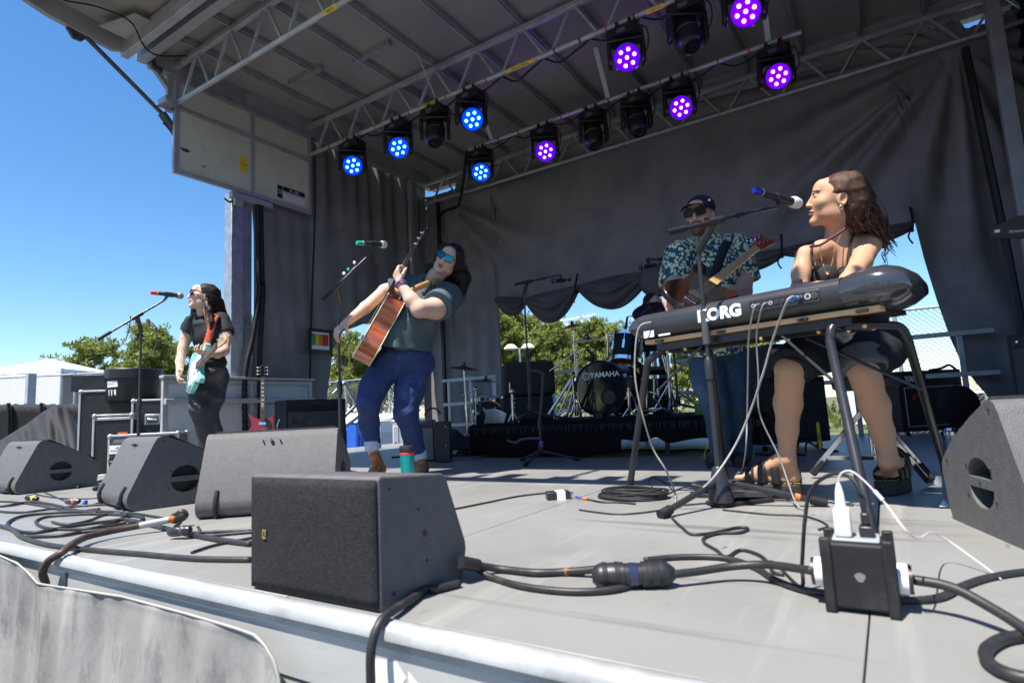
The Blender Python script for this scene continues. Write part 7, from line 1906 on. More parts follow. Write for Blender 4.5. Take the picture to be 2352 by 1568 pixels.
# sandals
M_SAND = mk('black_leather', (.014, .013, .014), .45, 0, .2, 20, .08, 150); M_SANDS = mk('platform_sole', (.022, .021, .020), .7, 0, .2, 20, .1, 100)
for hl, tt_ in ((f1h, f1t), (f2h, f2t)):
    d = (tt_ - hl); d.z = 0; L = d.length; d.normalize(); sv = Vector((-d.y, d.x, 0))
    t2 = bpy.data.objects.new('sandal', None); COL.objects.link(t2); t2.parent = pk; t2.matrix_basis = wmat(pk).inverted() @ Matrix.Translation((hl.x, hl.y, 0))
    ol = [(L / 2 + (L / 2 + .035) * math.copysign(abs(math.cos(a)) ** .75, math.cos(a)), (.050 if math.cos(a) > -.2 else .042) * math.copysign(abs(math.sin(a)) ** .75, math.sin(a))) for a in np.linspace(0, 2 * math.pi, 30, endpoint=False)]
    fmx = Matrix.Translation((hl.x, hl.y, .001)) @ Matrix((d, sv, Vector((0, 0, 1)))).transposed().to_4x4()
    b = W(); b.prism(ol, SOL - .004, fmx); b.build('platform_sole', M_SANDS, t2, bevel=.006)
    b = W(); b.prism([(L / 2 + (x - L / 2) * .97, y * .96) for x, y in ol], .006, fmx, z0=SOL - .0035); b.build('insole', M_SAND, t2)
    for k in range(0, 30):
        x, y = ol[k]
        b = W(); p_ = fmx @ Vector((L / 2 + (x - L / 2) * .985, y * .985, SOL + .0005)); b.bar(p_ - d * .0045, p_ + d * .0045, .0025, .002); b.build('welt_stitch', mk('yellow_thread', (.70, .45, .05), .7), t2)
    for (u, h_, w2) in ((.26, .118, .034), (.50, .094, .036), (.74, .066, .034)):
        c_ = fmx @ Vector((L * u, 0, 0)); pts = [c_ + sv * .050 + Vector((0, 0, SOL)), c_ + sv * .046 + Vector((0, 0, SOL + h_ * .62)), c_ + Vector((0, 0, SOL + h_)), c_ - sv * .046 + Vector((0, 0, SOL + h_ * .62)), c_ - sv * .050 + Vector((0, 0, SOL))]
        ribbon('strap', pts, d + Vector((0, 0, -.35)), w2, M_SAND, t2, .006)
    c_ = hl + d * .02; an_ = Vector((c_.x, c_.y, SOL + .085))
    b = W(); b.tube([an_ + (d * math.cos(a) + sv * math.sin(a)) * .041 for a in np.linspace(0, 2 * math.pi, 20, endpoint=False)], .009, 6, closed=True); b.build('ankle_strap', M_SAND, t2)
    b = W(); b.bb(hl - Vector((.004, .004, .02)) - d * .028, hl + Vector((.004, .004, .08)) - d * .03); b.build('heel_strap', M_SAND, t2)
# hair
Hr = SDF(.0045, .018)
E = lambda c, r, k=None, sub=False: Hr.ell(KH @ Vector(c), [q * 1.06 for q in r], Rk, k, sub)
E((0, -.028, .045), (.080, .098, .082)); E((0, -.068, -.012), (.074, .062, .085), .03)
Hr.chain([KH @ Vector((0, -.085, .0)), P(1985, 495, 2.76), P(2012, 530, 2.78), P(2030, 560, 2.80)], [.066, .062, .045, .02])
Hr.chain([KH @ Vector((.05, -.06, -.03)), P(1958, 500, 2.70), P(1975, 520, 2.72)], [.04, .04, .03])
E((0, .085, -.02), (.09, .055, .11), .012, True); E((0, .045, -.05), (.10, .055, .055), .012, True); E((-.088, -.016, -.010), (.022, .022, .032), .006, True); E((.088, -.016, -.010), (.022, .022, .032), .006, True)
Hr.disp = folds(11, .004, 95)
join_sdf('hair', [(Hr, 0)], [M_HAIRB], pk)
r = random.Random(12); sd_ = []
for i in range(170):
    a = KH @ Vector((r.uniform(-.075, .075), r.uniform(-.11, -.03), r.uniform(-.06, .07)))
    ex = r.uniform(1960, 2062); e = P(ex, r.uniform(515, 540) + max(0, ex - 1990) * r.uniform(.2, .75), 2.74 + r.uniform(-.08, .1))
    m_ = a.lerp(e, .5) + camv(r.uniform(-.015, .02), r.uniform(-.01, .03), r.uniform(-.05, .02))
    sd_.append(([a, a.lerp(m_, .5) + camv(.01, -.012, 0), m_, m_.lerp(e, .6) + camv(0, r.uniform(-.012, .016), 0), e], r.uniform(.0016, .0042)))
strands('hair_locks', sd_[:110], M_HAIRB, pk); strands('hair_highlights', sd_[110:], M_HAIRT, pk)
sd_ = []
for i in range(26):
    a = P(r.uniform(1975, 2030), r.uniform(470, 560), 2.76); e = a + camv(r.uniform(.02, .08), r.uniform(-.03, .09), r.uniform(-.03, .03)); sd_.append(([a, a.lerp(e, .5) + camv(.0, r.uniform(-.02, .02), 0), e], .0009))
for i in range(7):
    a = P(r.uniform(2025, 2038), r.uniform(550, 565), 2.8); sd_.append(([a, a + camv(.012, .03, 0), a + camv(-.004, .055, 0), a + camv(.010, .085, 0), a + camv(-.01, .105 + .02 * r.random(), 0)], .0016))
strands('flyaway_hairs', sd_, M_HAIRB, pk)
# necklaces
def beads(name, pts, r_, mt):
    b = W()
    for p in pts: b.sphere(p, r_, 6)
    return tag(b.build(name, mt, pk), kind='stuff')
beads('bead_choker', catmull([P(1862, 566, 2.60), P(1885, 562, 2.615), P(1912, 545, 2.63), P(1935, 530, 2.66), P(1952, 516, 2.70)], 8), .0065, mk('dark_beads', (.09, .02, .025), .35))
b = W(); b.tube(catmull([P(1884, 562, 2.63), P(1886, 590, 2.64), P(1894, 615, 2.61), P(1901, 628, 2.585), P(1911, 605, 2.62), P(1918, 570, 2.655), P(1935, 530, 2.69)], 6), .0018, 5); b.build('chain_necklace', M_GOLD, pk)
b = W(); b.sphere(P(1901, 630, 2.58), .006, 8); b.build('pendant', M_GOLD, pk)
b = W(); b.tube([KH @ Vector((-.082, -.012 + .006 * math.cos(a), -.047 + .009 * math.sin(a))) for a in np.linspace(0, 2 * math.pi, 12, endpoint=False)], .0014, 5, closed=True); b.build('earring', M_GOLD, pk)

# ---------------------------------------------------------------- bass player
pb = thing('person', 'bearded man in black cap and floral shirt playing bass behind the keyboard', 'person', tuple(F(1670, 1068)))
BH = head_frame(P(1610, 496, 3.72), camv(-.62, .06, -.78), camv(-.08, -1, .02), 1.04)
Rb = Matrix([BH.to_3x3().col[i].normalized() for i in range(3)]).transposed()
B = SDF(.006, .02)
B.chain([P(1618, 525, 3.74), P(1622, 550, 3.76), P(1622, 580, 3.77)], [.062, .068, .10])
B.chain([P(1556, 590, 3.68), P(1549, 640, 3.63), P(1549, 668, 3.48)], [.066, .060, .050]); B.chain([P(1549, 668, 3.48), P(1544, 690, 3.24), P(1540, 703, 3.10)], [.050, .044, .033])
B.chain([P(1697, 578, 3.80), P(1708, 630, 3.76), P(1706, 670, 3.62)], [.070, .064, .054]); B.chain([P(1706, 670, 3.62), P(1665, 690, 3.36), P(1626, 697, 3.14)], [.054, .046, .034])
Hd = head_sdf(BH, 1.04, male=True); Hd.cap(BH @ Vector((0, -.02, -.06)), P(1622, 550, 3.76), .062, .066, .03)
h1 = hand_sdf(P(1540, 703, 3.10), P(1545, 722, 3.04) - P(1540, 703, 3.10) + camv(.03, .02, 0), camv(.3, .5, .8), (.4, .55, .4), 1.1, 1)
h2 = hand_sdf(P(1628, 697, 3.14), P(1602, 691, 3.08) - P(1628, 697, 3.14), camv(-.2, -.6, .8), (.5, .8, .6), 1.1, 1)
def beard(q, mi):
    bd = (q[:, 1] > -.03) & (q[:, 2] < -.03 - .25 * np.maximum(0, np.abs(q[:, 0]) * -1 + .0)) & (q[:, 2] > -.125) & ~((np.abs(q[:, 0]) < .021) & (np.abs(q[:, 2] + .063) < .010) & (q[:, 1] > .085)) & ((q[:, 2] < -.074) | (np.abs(q[:, 0]) > .045) | ((q[:, 2] < -.042) & (np.abs(q[:, 0]) < .034)) | ((np.abs(q[:, 0]) > .026) & (q[:, 2] < -.055)))
    mi[bd & (mi == 0)] = 3; return mi
join_sdf('body', [(Hd, 0), (B, 0), (h1, 0), (h2, 0)], [M_SKINP, M_LIP, M_BROW, M_BEARD], pb, lips_paint(BH, beard))
def floral():
    m = bpy.data.materials.new('floral_cotton'); m.use_nodes = True
    n = m.node_tree.nodes; l = m.node_tree.links; b = n['Principled BSDF']; b.inputs['Roughness'].default_value = .85; b.inputs['Specular IOR Level'].default_value = .2
    tc = n.new('ShaderNodeTexCoord'); wp = n.new('ShaderNodeTexNoise'); wp.inputs['Scale'].default_value = 45
    mx0 = n.new('ShaderNodeMix'); mx0.data_type = 'RGBA'; mx0.blend_type = 'ADD'; mx0.inputs['Factor'].default_value = .018
    l.new(tc.outputs['Object'], wp.inputs['Vector']); l.new(tc.outputs['Object'], mx0.inputs['A']); l.new(wp.outputs['Color'], mx0.inputs['B'])
    v = n.new('ShaderNodeTexVoronoi'); v.inputs['Scale'].default_value = 44; l.new(mx0.outputs['Result'], v.inputs['Vector'])
    r1 = n.new('ShaderNodeValToRGB'); e = r1.color_ramp; e.interpolation = 'CONSTANT'
    e.elements[0].position = 0; e.elements[0].color = (.10, .11, .05, 1); e.elements[1].position = .13; e.elements[1].color = (.62, .59, .33, 1)
    x = e.elements.new(.47); x.color = (.20, .30, .30, 1); x = e.elements.new(.54); x.color = (.010, .042, .095, 1); x = e.elements.new(.66); x.color = (.018, .085, .12, 1)
    l.new(v.outputs['Distance'], r1.inputs['Fac'])
    l.new(r1.outputs[0], b.inputs['Base Color'])
    return m
M_FLOR = floral()
T = SDF(.0065, .045)
T.ell(P(1624, 622, 3.76), (.205, .135, .17)); T.ell(P(1628, 690, 3.75), (.195, .15, .17)); T.ell(P(1634, 750, 3.78), (.195, .155, .15)); T.cap(P(1566, 580, 3.70), P(1688, 566, 3.81), .082, .085); T.cap(P(1620, 560, 3.77), P(1622, 600, 3.77), .095, .15)
T.flat(P(1560, 575, 3.70), P(1546, 655, 3.63), .090, .092, .03); T.flat(P(1690, 565, 3.81), P(1712, 648, 3.76), .095, .098, .03); T.flat(P(1632, 740, 3.77), P(1638, 806, 3.79), .19, .20, .05)
T.ell(P(1612, 540, 3.66), (.055, .055, .07), k=.01, sub=True)
T.disp = folds(13, .0055, 28)
join_sdf('shirt', [(T, 0)], [M_FLOR], pb)
b = W(); b.grid([[P(1600 + 18 * u, 556 + 26 * u - 10 * v, 3.60 + .02 * v) for u in np.linspace(0, 1, 5)] for v in np.linspace(0, 1, 5)]); b.build('collar', M_FLOR, pb, solid=.004)
b = W(); b.grid([[P(1622 + 18 * u, 570 - 28 * u + 12 * v, 3.60 + .06 * u) for u in np.linspace(0, 1, 5)] for v in np.linspace(0, 1, 5)]); b.build('collar', M_FLOR, pb, solid=.004)
M_DEN2 = denim('mid_blue_denim', (.035, .07, .13), (.10, .17, .25), 4)
J = SDF(.0065, .035)
J.ell(P(1642, 800, 3.79), (.185, .15, .11))
J.chain([P(1618, 820, 3.77), P(1630, 880, 3.72), P(1642, 925, 3.70), P(1652, 985, 3.76), P(1656, 1042, 3.78)], [.108, .095, .080, .073, .066]); J.chain([P(1672, 820, 3.81), P(1686, 880, 3.79), P(1692, 925, 3.78), P(1698, 985, 3.84), P(1702, 1046, 3.86)], [.108, .095, .080, .074, .068])
J.disp = folds(14, .0045, 40)
join_sdf('jeans', [(J, 0)], [M_DEN2], pb)
M_SNK = mk('dark_trainer', (.022, .024, .026), .7, 0, .3, 30, .1, 100)
M_LACE = mk('yellow_lace', (.62, .60, .02), .6)
for (an_, hx, tx_) in ((P(1655, 1048, 3.78), F(1660, 1066), F(1640, 1072)), (P(1702, 1050, 3.86), F(1706, 1064), F(1694, 1075))):
    d = (tx_ - hx).normalized(); sh_ = shoe(None, 'shoe', an_, hx, hx + d * .21, (M_SNK, M_SANDS), pb)
    for k in range(5):
        c_ = hx + d * (.07 + .022 * k) + Vector((0, 0, .09 - .008 * k)); b = W(); b.tube(catmull([c_ + dR * .032 - Vector((0, 0, .012)), c_ + Vector((0, 0, .008)), c_ - dR * .032 - Vector((0, 0, .012))], 4), .0032, 5); b.build('lace', M_LACE, sh_)
    for s in (-1, 1):
        c_ = hx + d * .08 + Vector((0, 0, .10)); b = W(); b.tube(catmull([c_, c_ + dR * .05 * s + Vector((0, 0, .035)), c_ + dR * .09 * s - Vector((0, 0, .03)), c_ + dR * .07 * s - Vector((0, 0, .06))], 6), .003, 5); b.build('lace_loop', M_LACE, sh_)
Cp = SDF(.0045, .012)
E = lambda c, r, k=None, sub=False: Cp.ell(BH @ Vector(c), [q * 1.04 for q in r], Rb, k, sub)
E((0, -.012, .052), (.084, .104, .078)); Cp.p.append(('e', np.array(BH @ Vector((0, -.0, -.06))), np.array([.2, .2, .098]), np.array(Rb), None, .006, -1))
E((0, .09, -.01), (.075, .07, .060), .008, True)
M_CAP = mk('navy_cap_cotton', (.008, .009, .022), .8, 0, .2, 30, .1, 250)
cp = join_sdf('cap', [(Cp, 0)], [M_CAP], pb)
rows = []
for v in np.linspace(0, 1, 8):
    rows.append([BH @ Vector((x, .072 + math.sqrt(max(0, 1 - (x / .088) ** 2)) * (.012 + .085 * v), .062 - .012 * v - 2.6 * x * x)) for x in np.linspace(-.084, .084, 20)])
b = W(); b.grid(rows); b.build('cap_brim', M_CAP, cp, solid=.005, sharp=180)
b = W(); b.box(BH @ Vector((-.075, .045, .075)), (.014, .004, .012), BH.to_3x3().to_4x4()); b.build('cap_mark', M_PAPER, cp)
Hr = SDF(.005, .01); Hr.ell(BH @ Vector((0, -.055, -.015)), (.075, .06, .055), Rb); join_sdf('hair', [(Hr, 0)], [M_BROW], pb)
glasses(pb, BH, M_BLACK, mk('dark_lens', (.008, .008, .010), .06, 0, .1, 10, coat=.8))
ribbon('guitar_strap', [P(1692, 556, 3.86), P(1672, 556, 3.68), P(1655, 590, 3.59), P(1638, 640, 3.54), P(1616, 690, 3.42)], camv(1, .3, .1), .06, M_BLK, pb)
for i, pts in enumerate((([P(1550, 662, 3.54), P(1544, 672, 3.53), P(1550, 680, 3.52)]), ([P(1556, 640, 3.575), P(1560, 652, 3.57), P(1556, 660, 3.565)]))):
    b = W(); b.tube(catmull(pts, 4), .004, 4); b.build('tattoo', mk('tattoo_ink', (.10, .07, .07), .6), pb)

# ---------------------------------------------------------------- left singer
ps = thing('person', 'woman in black T-shirt and faded jeans singing at the far left with green guitar', 'person', tuple(P(480, 1100, 4.8)))
SH = head_frame(P(468, 682, 4.80), camv(-.84, -.20, -.52), camv(-.10, -1, .12), .95)
Rs = Matrix([SH.to_3x3().col[i].normalized() for i in range(3)]).transposed()
B = SDF(.006, .018)
B.chain([P(468, 705, 4.81), P(466, 725, 4.81), P(468, 745, 4.82)], [.048, .048, .07])
B.chain([P(440, 745, 4.83), P(428, 775, 4.82), P(420, 800, 4.78)], [.050, .045, .038]); B.chain([P(420, 800, 4.78), P(414, 830, 4.72), P(412, 852, 4.66)], [.038, .034, .025])
B.chain([P(512, 738, 4.80), P(518, 775, 4.74), P(514, 805, 4.66)], [.052, .047, .040]); B.chain([P(514, 805, 4.66), P(500, 812, 4.58), P(484, 814, 4.50)], [.040, .035, .025])
Hd = head_sdf(SH, .95, mouth_open=.007); Hd.cap(SH @ Vector((0, -.015, -.07)), P(466, 725, 4.81), .048, .048, .03)
h1 = hand_sdf(P(412, 852, 4.66), P(408, 868, 4.60) - P(412, 852, 4.66), camv(.8, .0, .4), (.45, .6, .45), .92, 1)
h2 = hand_sdf(P(484, 814, 4.50), P(470, 812, 4.44) - P(484, 814, 4.50), camv(.1, -.7, .6), (.6, .9, .7), .92, 1)
join_sdf('body', [(Hd, 0), (B, 0), (h1, 0), (h2, 0)], [M_SKIN, M_LIP, M_BROW], ps, lips_paint(SH))
M_TEE = mk('black_tee', (.014, .015, .02), .85, 0, .2, 10, .1, 300)
T = SDF(.006, .04)
T.ell(P(477, 770, 4.83), (.15, .11, .14)); T.ell(P(482, 810, 4.84), (.14, .11, .10)); T.ell(P(484, 835, 4.85), (.145, .115, .06)); T.cap(P(446, 738, 4.83), P(506, 732, 4.82), .062, .064); T.cap(P(466, 726, 4.83), P(470, 745, 4.83), .062, .10)
T.flat(P(446, 735, 4.83), P(431, 763, 4.82), .066, .066, .02); T.flat(P(506, 730, 4.82), P(519, 768, 4.76), .068, .07, .02)
T.disp = folds(21, .004, 34); join_sdf('t_shirt', [(T, 0)], [M_TEE], ps)
M_DEN3 = denim('washed_black_denim', (.05, .05, .055), (.24, .23, .22), 3.0)
J = SDF(.006, .03)
J.ell(P(484, 856, 4.85), (.145, .12, .11)); J.ell(P(492, 868, 4.87), (.11, .10, .09))
J.chain([P(470, 870, 4.82), P(458, 905, 4.74), P(456, 938, 4.68), P(470, 985, 4.76), P(478, 1050, 4.80)], [.092, .080, .068, .062, .058]); J.chain([P(500, 870, 4.87), P(492, 915, 4.80), P(480, 945, 4.76), P(492, 990, 4.82), P(500, 1050, 4.86)], [.082, .074, .066, .060, .056])
J.disp = folds(22, .0035, 50); join_sdf('jeans', [(J, 0)], [M_DEN3], ps)
for px, dd in ((478, 4.80), (502, 4.86)):
    q = P(px, 1000, dd); q.z = 0; shoe(None, 'boot', Vector((q.x, q.y, .12)), Vector((q.x - .02, q.y + .05, 0)), Vector((q.x + .08, q.y - .14, 0)), (M_SAND, M_SANDS), ps)
Hr = SDF(.005, .018)
E = lambda c, r, k=None, sub=False: Hr.ell(SH @ Vector(c), r, Rs, k, sub)
E((0, -.026, .040), (.078, .094, .080)); E((0, -.060, -.02), (.078, .060, .09), .03)
Hr.chain([SH @ Vector((0, -.08, -.02)), P(497, 700, 4.86), P(508, 730, 4.87), P(507, 765, 4.87)], [.062, .060, .054, .026])
Hr.chain([P(470, 690, 4.74), P(482, 715, 4.70), P(487, 740, 4.67), P(484, 762, 4.66)], [.018, .020, .018, .010]); Hr.chain([SH @ Vector((.07, -.01, -.02)), P(448, 712, 4.90), P(441, 735, 4.88), P(435, 752, 4.86)], [.025, .028, .026, .012])
E((0, .085, -.02), (.07, .055, .10), .012, True)
Hr.disp = folds(23, .003, 100); join_sdf('hair', [(Hr, 0)], [M_HAIRD], ps)
r = random.Random(31); sd_ = []; s2_ = []
for i in range(90):
    a = SH @ Vector((r.uniform(-.075, .075), r.uniform(-.11, -.02), r.uniform(-.04, .09))); e = P(r.uniform(490, 520), r.uniform(720, 770), 4.88 + r.uniform(-.05, .05)); m_ = a.lerp(e, .5) + camv(r.uniform(.0, .04), -.01, 0); sd_.append(([a, m_, e], r.uniform(.0016, .0036)))
for i in range(16):
    a = P(r.uniform(466, 482), r.uniform(690, 712), 4.72); e = P(r.uniform(476, 492), r.uniform(748, 770), 4.66); s2_.append(([a, a.lerp(e, .5) + camv(r.uniform(-.02, .02), 0, 0), e], r.uniform(.003, .006)))
strands('hair_locks', sd_, M_HAIRD, ps); strands('hair_highlights', s2_, M_HAIRT, ps)
glasses(ps, SH, mk('tortoise_frame', (.05, .015, .008), .2, 0, .5, 60), MATS['dark_lens'])
m_ = mk('embroidered_strap', (.45, .06, .03), .8, 0, .9, 160, dirt=((.65, .45, .04), 1.0, 90))
ribbon('guitar_strap', [P(505, 722, 4.82), P(493, 728, 4.70), P(486, 752, 4.66), P(478, 780, 4.64), P(470, 802, 4.62)], camv(1, .3, .1), .055, m_, ps)
b = W(); b.cyl(P(476, 690, 4.71), P(475, 703, 4.71), .005, .010, n=8); b.build('earring', M_ALU, ps)
b = W(); b.tube([P(484, 814, 4.50) + camv(.02 * math.cos(a), .029 * math.sin(a), .022 * math.cos(a)) for a in np.linspace(0, 2 * math.pi, 16, endpoint=False)], .007, 6, closed=True); b.build('wrist_band', M_BLK, ps)

# ---------------------------------------------------------------- drummer, mostly hidden
pd = thing('person', 'drummer with glasses half hidden behind a dark cymbal', 'person', tuple(P(1510, 940, 6.1)))
DH = head_frame(P(1499, 700, 6.05), camv(.45, .15, -.85), camv(.1, -1, 0), .98)
Rd = Matrix([DH.to_3x3().col[i].normalized() for i in range(3)]).transposed()
B = SDF(.007, .02); B.chain([P(1500, 705, 6.06), P(1502, 745, 6.12), P(1505, 870, 6.14)], [.05, .09, .12]); B.chain([P(1470, 755, 6.1), P(1535, 755, 6.1)], [.06, .06]); B.chain([P(1478, 875, 5.87), P(1505, 870, 6.14), P(1526, 872, 5.87)], [.06, .09, .06]); B.chain([P(1470, 755, 6.1), P(1462, 800, 6.0), P(1475, 815, 5.9)], [.05, .042, .03]); B.chain([P(1535, 755, 6.1), P(1545, 800, 6.0), P(1530, 812, 5.9)], [.05, .042, .03])
B.chain([P(1525, 870, 5.85), P(1528, 900, 5.8), P(1532, 940, 5.8)], [.06, .055, .04]); B.chain([P(1480, 875, 5.85), P(1478, 905, 5.8), P(1478, 940, 5.8)], [.06, .055, .04])
Hd = head_sdf(DH, .98, vox=.005)
join_sdf('body', [(Hd, 0), (B, 0), (hand_sdf(P(1475, 815, 5.9), camv(.5, .3, -.6), camv(0, 1, .3), (.7, .9, .6)), 0), (hand_sdf(P(1530, 812, 5.9), camv(-.5, .3, -.6), camv(0, 1, .3), (.7, .9, .6)), 0)], [M_SKINP, M_LIP, M_BROW], pd, lips_paint(DH))
T = SDF(.007, .04); T.ell(P(1503, 775, 6.12), (.18, .12, .2)); T.ell(P(1505, 840, 6.12), (.17, .13, .2)); T.chain([P(1475, 752, 6.1), P(1466, 785, 6.05)], [.07, .065]); T.chain([P(1532, 752, 6.1), P(1542, 785, 6.05)], [.07, .065]); T.disp = folds(2, .004); join_sdf('t_shirt', [(T, 0)], [M_TEE], pd)
T = SDF(.007, .04); T.chain([P(1495, 865, 6.15), P(1482, 868, 5.87)], [.10, .075]); T.chain([P(1515, 865, 6.15), P(1524, 866, 5.87)], [.10, .075]); join_sdf('shorts', [(T, 0)], [M_BDEN], pd)
for px in (1478, 1532):
    q = P(px, 940, 5.8); q.z = RZ; S = SDF(.006, .02); S.cap(q + Vector((0, .03, .05)), q + Vector((.0, -.16, .035)), .042, .034); S.cap(q + Vector((0, 0, .05)), q + Vector((0, 0, .12)), .042, .04); join_sdf('shoe', [(S, 0)], [M_SNK], pd)
Hr = SDF(.005, .015); Hr.ell(DH @ Vector((0, -.03, .042)), (.08, .095, .08), Rd); Hr.ell(DH @ Vector((0, -.06, -.04)), (.08, .055, .09), Rd); Hr.ell(DH @ Vector((0, .09, -.03)), (.07, .06, .10), Rd, sub=True); Hr.disp = folds(7, .003, 80); join_sdf('hair', [(Hr, 0)], [M_HAIRD], pd)
glasses(pd, DH, M_BLACK, MATS['dark_lens'])
th = thing('drum_throne', 'round drum stool under the drummer', 'stool', tuple(P(1505, 940, 6.15))); q = P(1505, 900, 6.15)
b = W(); b.lathe([(0, .06), (.15, .05), (.16, 0), (.15, -.05), (0, -.05)], Matrix.Translation((q.x, q.y, .72)), n=20); b.build('seat', M_TOLEX, th); b = W(); b.cyl((q.x, q.y, RZ), (q.x, q.y, .68), .015); b.build('post', M_CHROME, th)
for a in (.2, 2.3, 4.4): b = W(); b.cyl((q.x, q.y, .52), (q.x + .25 * math.cos(a), q.y + .25 * math.sin(a), RZ + .01), .009); b.build('leg', M_CHROME, th)
# ================================================================ cables and small things on the floor
def cable(label, pts, r, mt=M_RUBBER, name='cable', n=7, z=None, group=None, seg=8):
    """pts: (px, py) on the floor, (px, py, z) lifted, or Vectors"""
    ps_ = []
    for p in pts:
        if isinstance(p, Vector): ps_.append(p)
        elif len(p) == 2: ps_.append(F(p[0], p[1], r + .001))
        else: ps_.append(F(p[0], p[1], p[2]))
    c0 = ps_[0]
    t = thing(name, label, 'cable', (c0.x, c0.y, 0), group=group)
    b = W(); b.tube(catmull(ps_, n), r, seg); b.build('sheath', mt, t, sharp=180)
    return t
M_CBL = mk('cable_rubber', (.018, .018, .019), .5, 0, .25, 30, .05, 150, dirt=((.06, .055, .05), .5, 16))
M_CBLB = mk('cable_brown', (.06, .038, .030), .5, 0, .3, 30)
M_CBLG = mk('cable_grey', (.26, .25, .23), .5, 0, .2, 30)
c_a = cable('thick black cable from the front speaker to the inline connector', [(1062, 1290, .05), (1095, 1297, .03), (1150, 1306), (1230, 1314), (1300, 1312), (1375, 1306, .022)], .0095, M_CBL)
b = W(); b.tube([F(1296, 1312, .0105), F(1318, 1311, .0105)], .0107, 10); b.build('brown_tape', mk('brown_tape', (.30, .09, .03), .6), c_a)
b = W(); b.tube([F(1319, 1311, .0105), F(1337, 1310, .0107)], .0108, 10); b.build('orange_tape', M_ORANGE, c_a)
b = W(); b.cyl(F(1058, 1290, .055), F(1098, 1298, .035), .016, n=14); b.build('speaker_plug', M_BLACK, c_a)
# inline connector
q0, q1 = F(1363, 1322, .030), F(1546, 1316, .030)
t = thing('inline_connector', 'fat black inline power connector lying on the deck', 'connector', (q0.x, q0.y, 0))
ax_ = (q1 - q0); L = ax_.length; m_ = frame(ax_, (0, 0, 1), q0)
b = W(); b.lathe([(0, -.004), (.014, -.003), (.017, 0), (.024, .008), (.028, .016), (.029, L * .38), (.026, L * .385), (.0255, L * .60), (.029, L * .605), (.029, L - .022), (.026, L - .012), (.016, L), (.013, L + .004), (0, L + .004)], m_, n=26); b.build('housing', M_BLACK, t, sharp=30)
for u in (.14, .30, .70, .84):
    b = W(); b.lathe([(.0288, L * u - .006), (.0302, L * u - .005), (.0302, L * u + .005), (.0288, L * u + .006)], m_, n=26); b.build('grip_ring', M_RUBBER, t)
b = W(); b.lathe([(.0262, L * .44), (.0272, L * .445), (.0272, L * .55), (.0262, L * .555)], m_, n=26); b.build('lock_ring', mk('blue_black_ring', (.02, .025, .06), .2, 0, .1, 10, coat=.5), t)
cable('black cable from the inline connector to the left of the power box', [(1545, 1318, .03), (1600, 1312, .03), (1680, 1300, .035), (1760, 1296, .045), (1840, 1306, .058), (1866, 1310, .062)], .0095, M_CBL)
cable('black cable dipping in front of the inline connector', [(1085, 1300, .03), (1130, 1325), (1200, 1345), (1300, 1357), (1390, 1355), (1450, 1342), (1480, 1322)], .008, M_CBL)
cable('black cable curving under the power box from behind', [(1480, 1285), (1560, 1278), (1660, 1280), (1730, 1300), (1780, 1330), (1840, 1352), (1900, 1362), (1990, 1380), (2090, 1378), (2160, 1370), (2210, 1345), (2270, 1325), (2352, 1312), (2420, 1310)], .0075, M_CBL)
# power box
pb0 = F(1909, 1403); bx0, by0 = -.142, 1.336
t = thing('power_box', 'black rubber stage power box with a white charger plugged in', 'power box', (-.087, 1.39, 0))
b = W(); b.bb((-.138, 1.34, .008), (-.036, 1.44, .132)); b.build('box_body', M_RUBBER, t, bevel=.006, seg=3)
for x in (-.140, -.034):
    for y in (1.340, 1.440):
        b = W(); b.bb((x - .010, y - .008, 0), (x + .010, y + .008, .142)); b.build('corner_bumper', M_RUBBER, t, bevel=.004)
b = W(); b.bb((-.128, 1.352, .1322), (-.046, 1.428, .138)); b.build('outlet_plate', mk('grey_outlet_plate', (.30, .33, .34), .4), t, bevel=.002)
for (x0, s) in ((-.139, -1), (-.035, 1)):
    b = W(); b.cyl((x0, 1.39, .062), (x0 + s * .035, 1.39, .062), .027, n=20); b.build('inlet_socket', M_BLACK, t)
    b = W(); b.cyl((x0 + s * .012, 1.39, .062), (x0 + s * .028, 1.39, .062), .0285, n=20); b.build('white_tape', M_PAPER, t)
for (x, z, r_) in ((-.085, .070, .009),):
    b = W(); b.prism([(r_ * math.cos(a) * (1 + .2 * math.sin(3 * a)), r_ * math.sin(a)) for a in np.linspace(0, 6, 12)], .0006, frame((0, -1, 0), (1, 0, 0), (x, 1.3395, z))); b.build('scuff', mk('scuff_grey', (.16, .155, .15), .8), t)
ch_ = thing('charger', 'white phone charger standing in the power box', 'charger', (-.108, 1.38, .139))
b = W(); b.bb((-.122, 1.362, .1385), (-.092, 1.395, .195)); b.build('adapter', M_WHITE, ch_, bevel=.006, seg=3)
b = W(); b.lathe([(.010, 0), (.010, .004), (.0075, .03), (.004, .045), (.0025, .048), (0, .048)], Matrix.Translation((-.107, 1.378, .1955)), n=14); b.build('plug', M_WHITE, ch_)
M_PINK = mk('pale_pink_cable', (.62, .50, .52), .5)
b = W(); b.tube(catmull([Vector((-.107, 1.378, .242)), Vector((-.100, 1.376, .262)), Vector((-.082, 1.372, .268)), Vector((-.060, 1.366, .25)), Vector((-.03, 1.36, .21)), Vector((.01, 1.35, .15)), F(2150, 1224, .08), F(2250, 1292, .02), F(2300, 1330, .004)], 8), .0018, 6); b.build('charger_cable', M_PINK, ch_)
b = W(); b.tube([Vector((-.045, 1.363, .232)), Vector((-.033, 1.361, .215))], .0035, 8); b.build('cable_tag', M_WHITE, ch_)
pg = thing('power_plug', 'black plug and looping lead in the top of the power box', 'plug', (-.067, 1.39, .139))
b = W(); b.bb((-.080, 1.375, .1385), (-.054, 1.405, .160)); b.bb((-.075, 1.380, .1602), (-.059, 1.400, .185)); b.build('plug_body', M_BLACK, pg, bevel=.004)
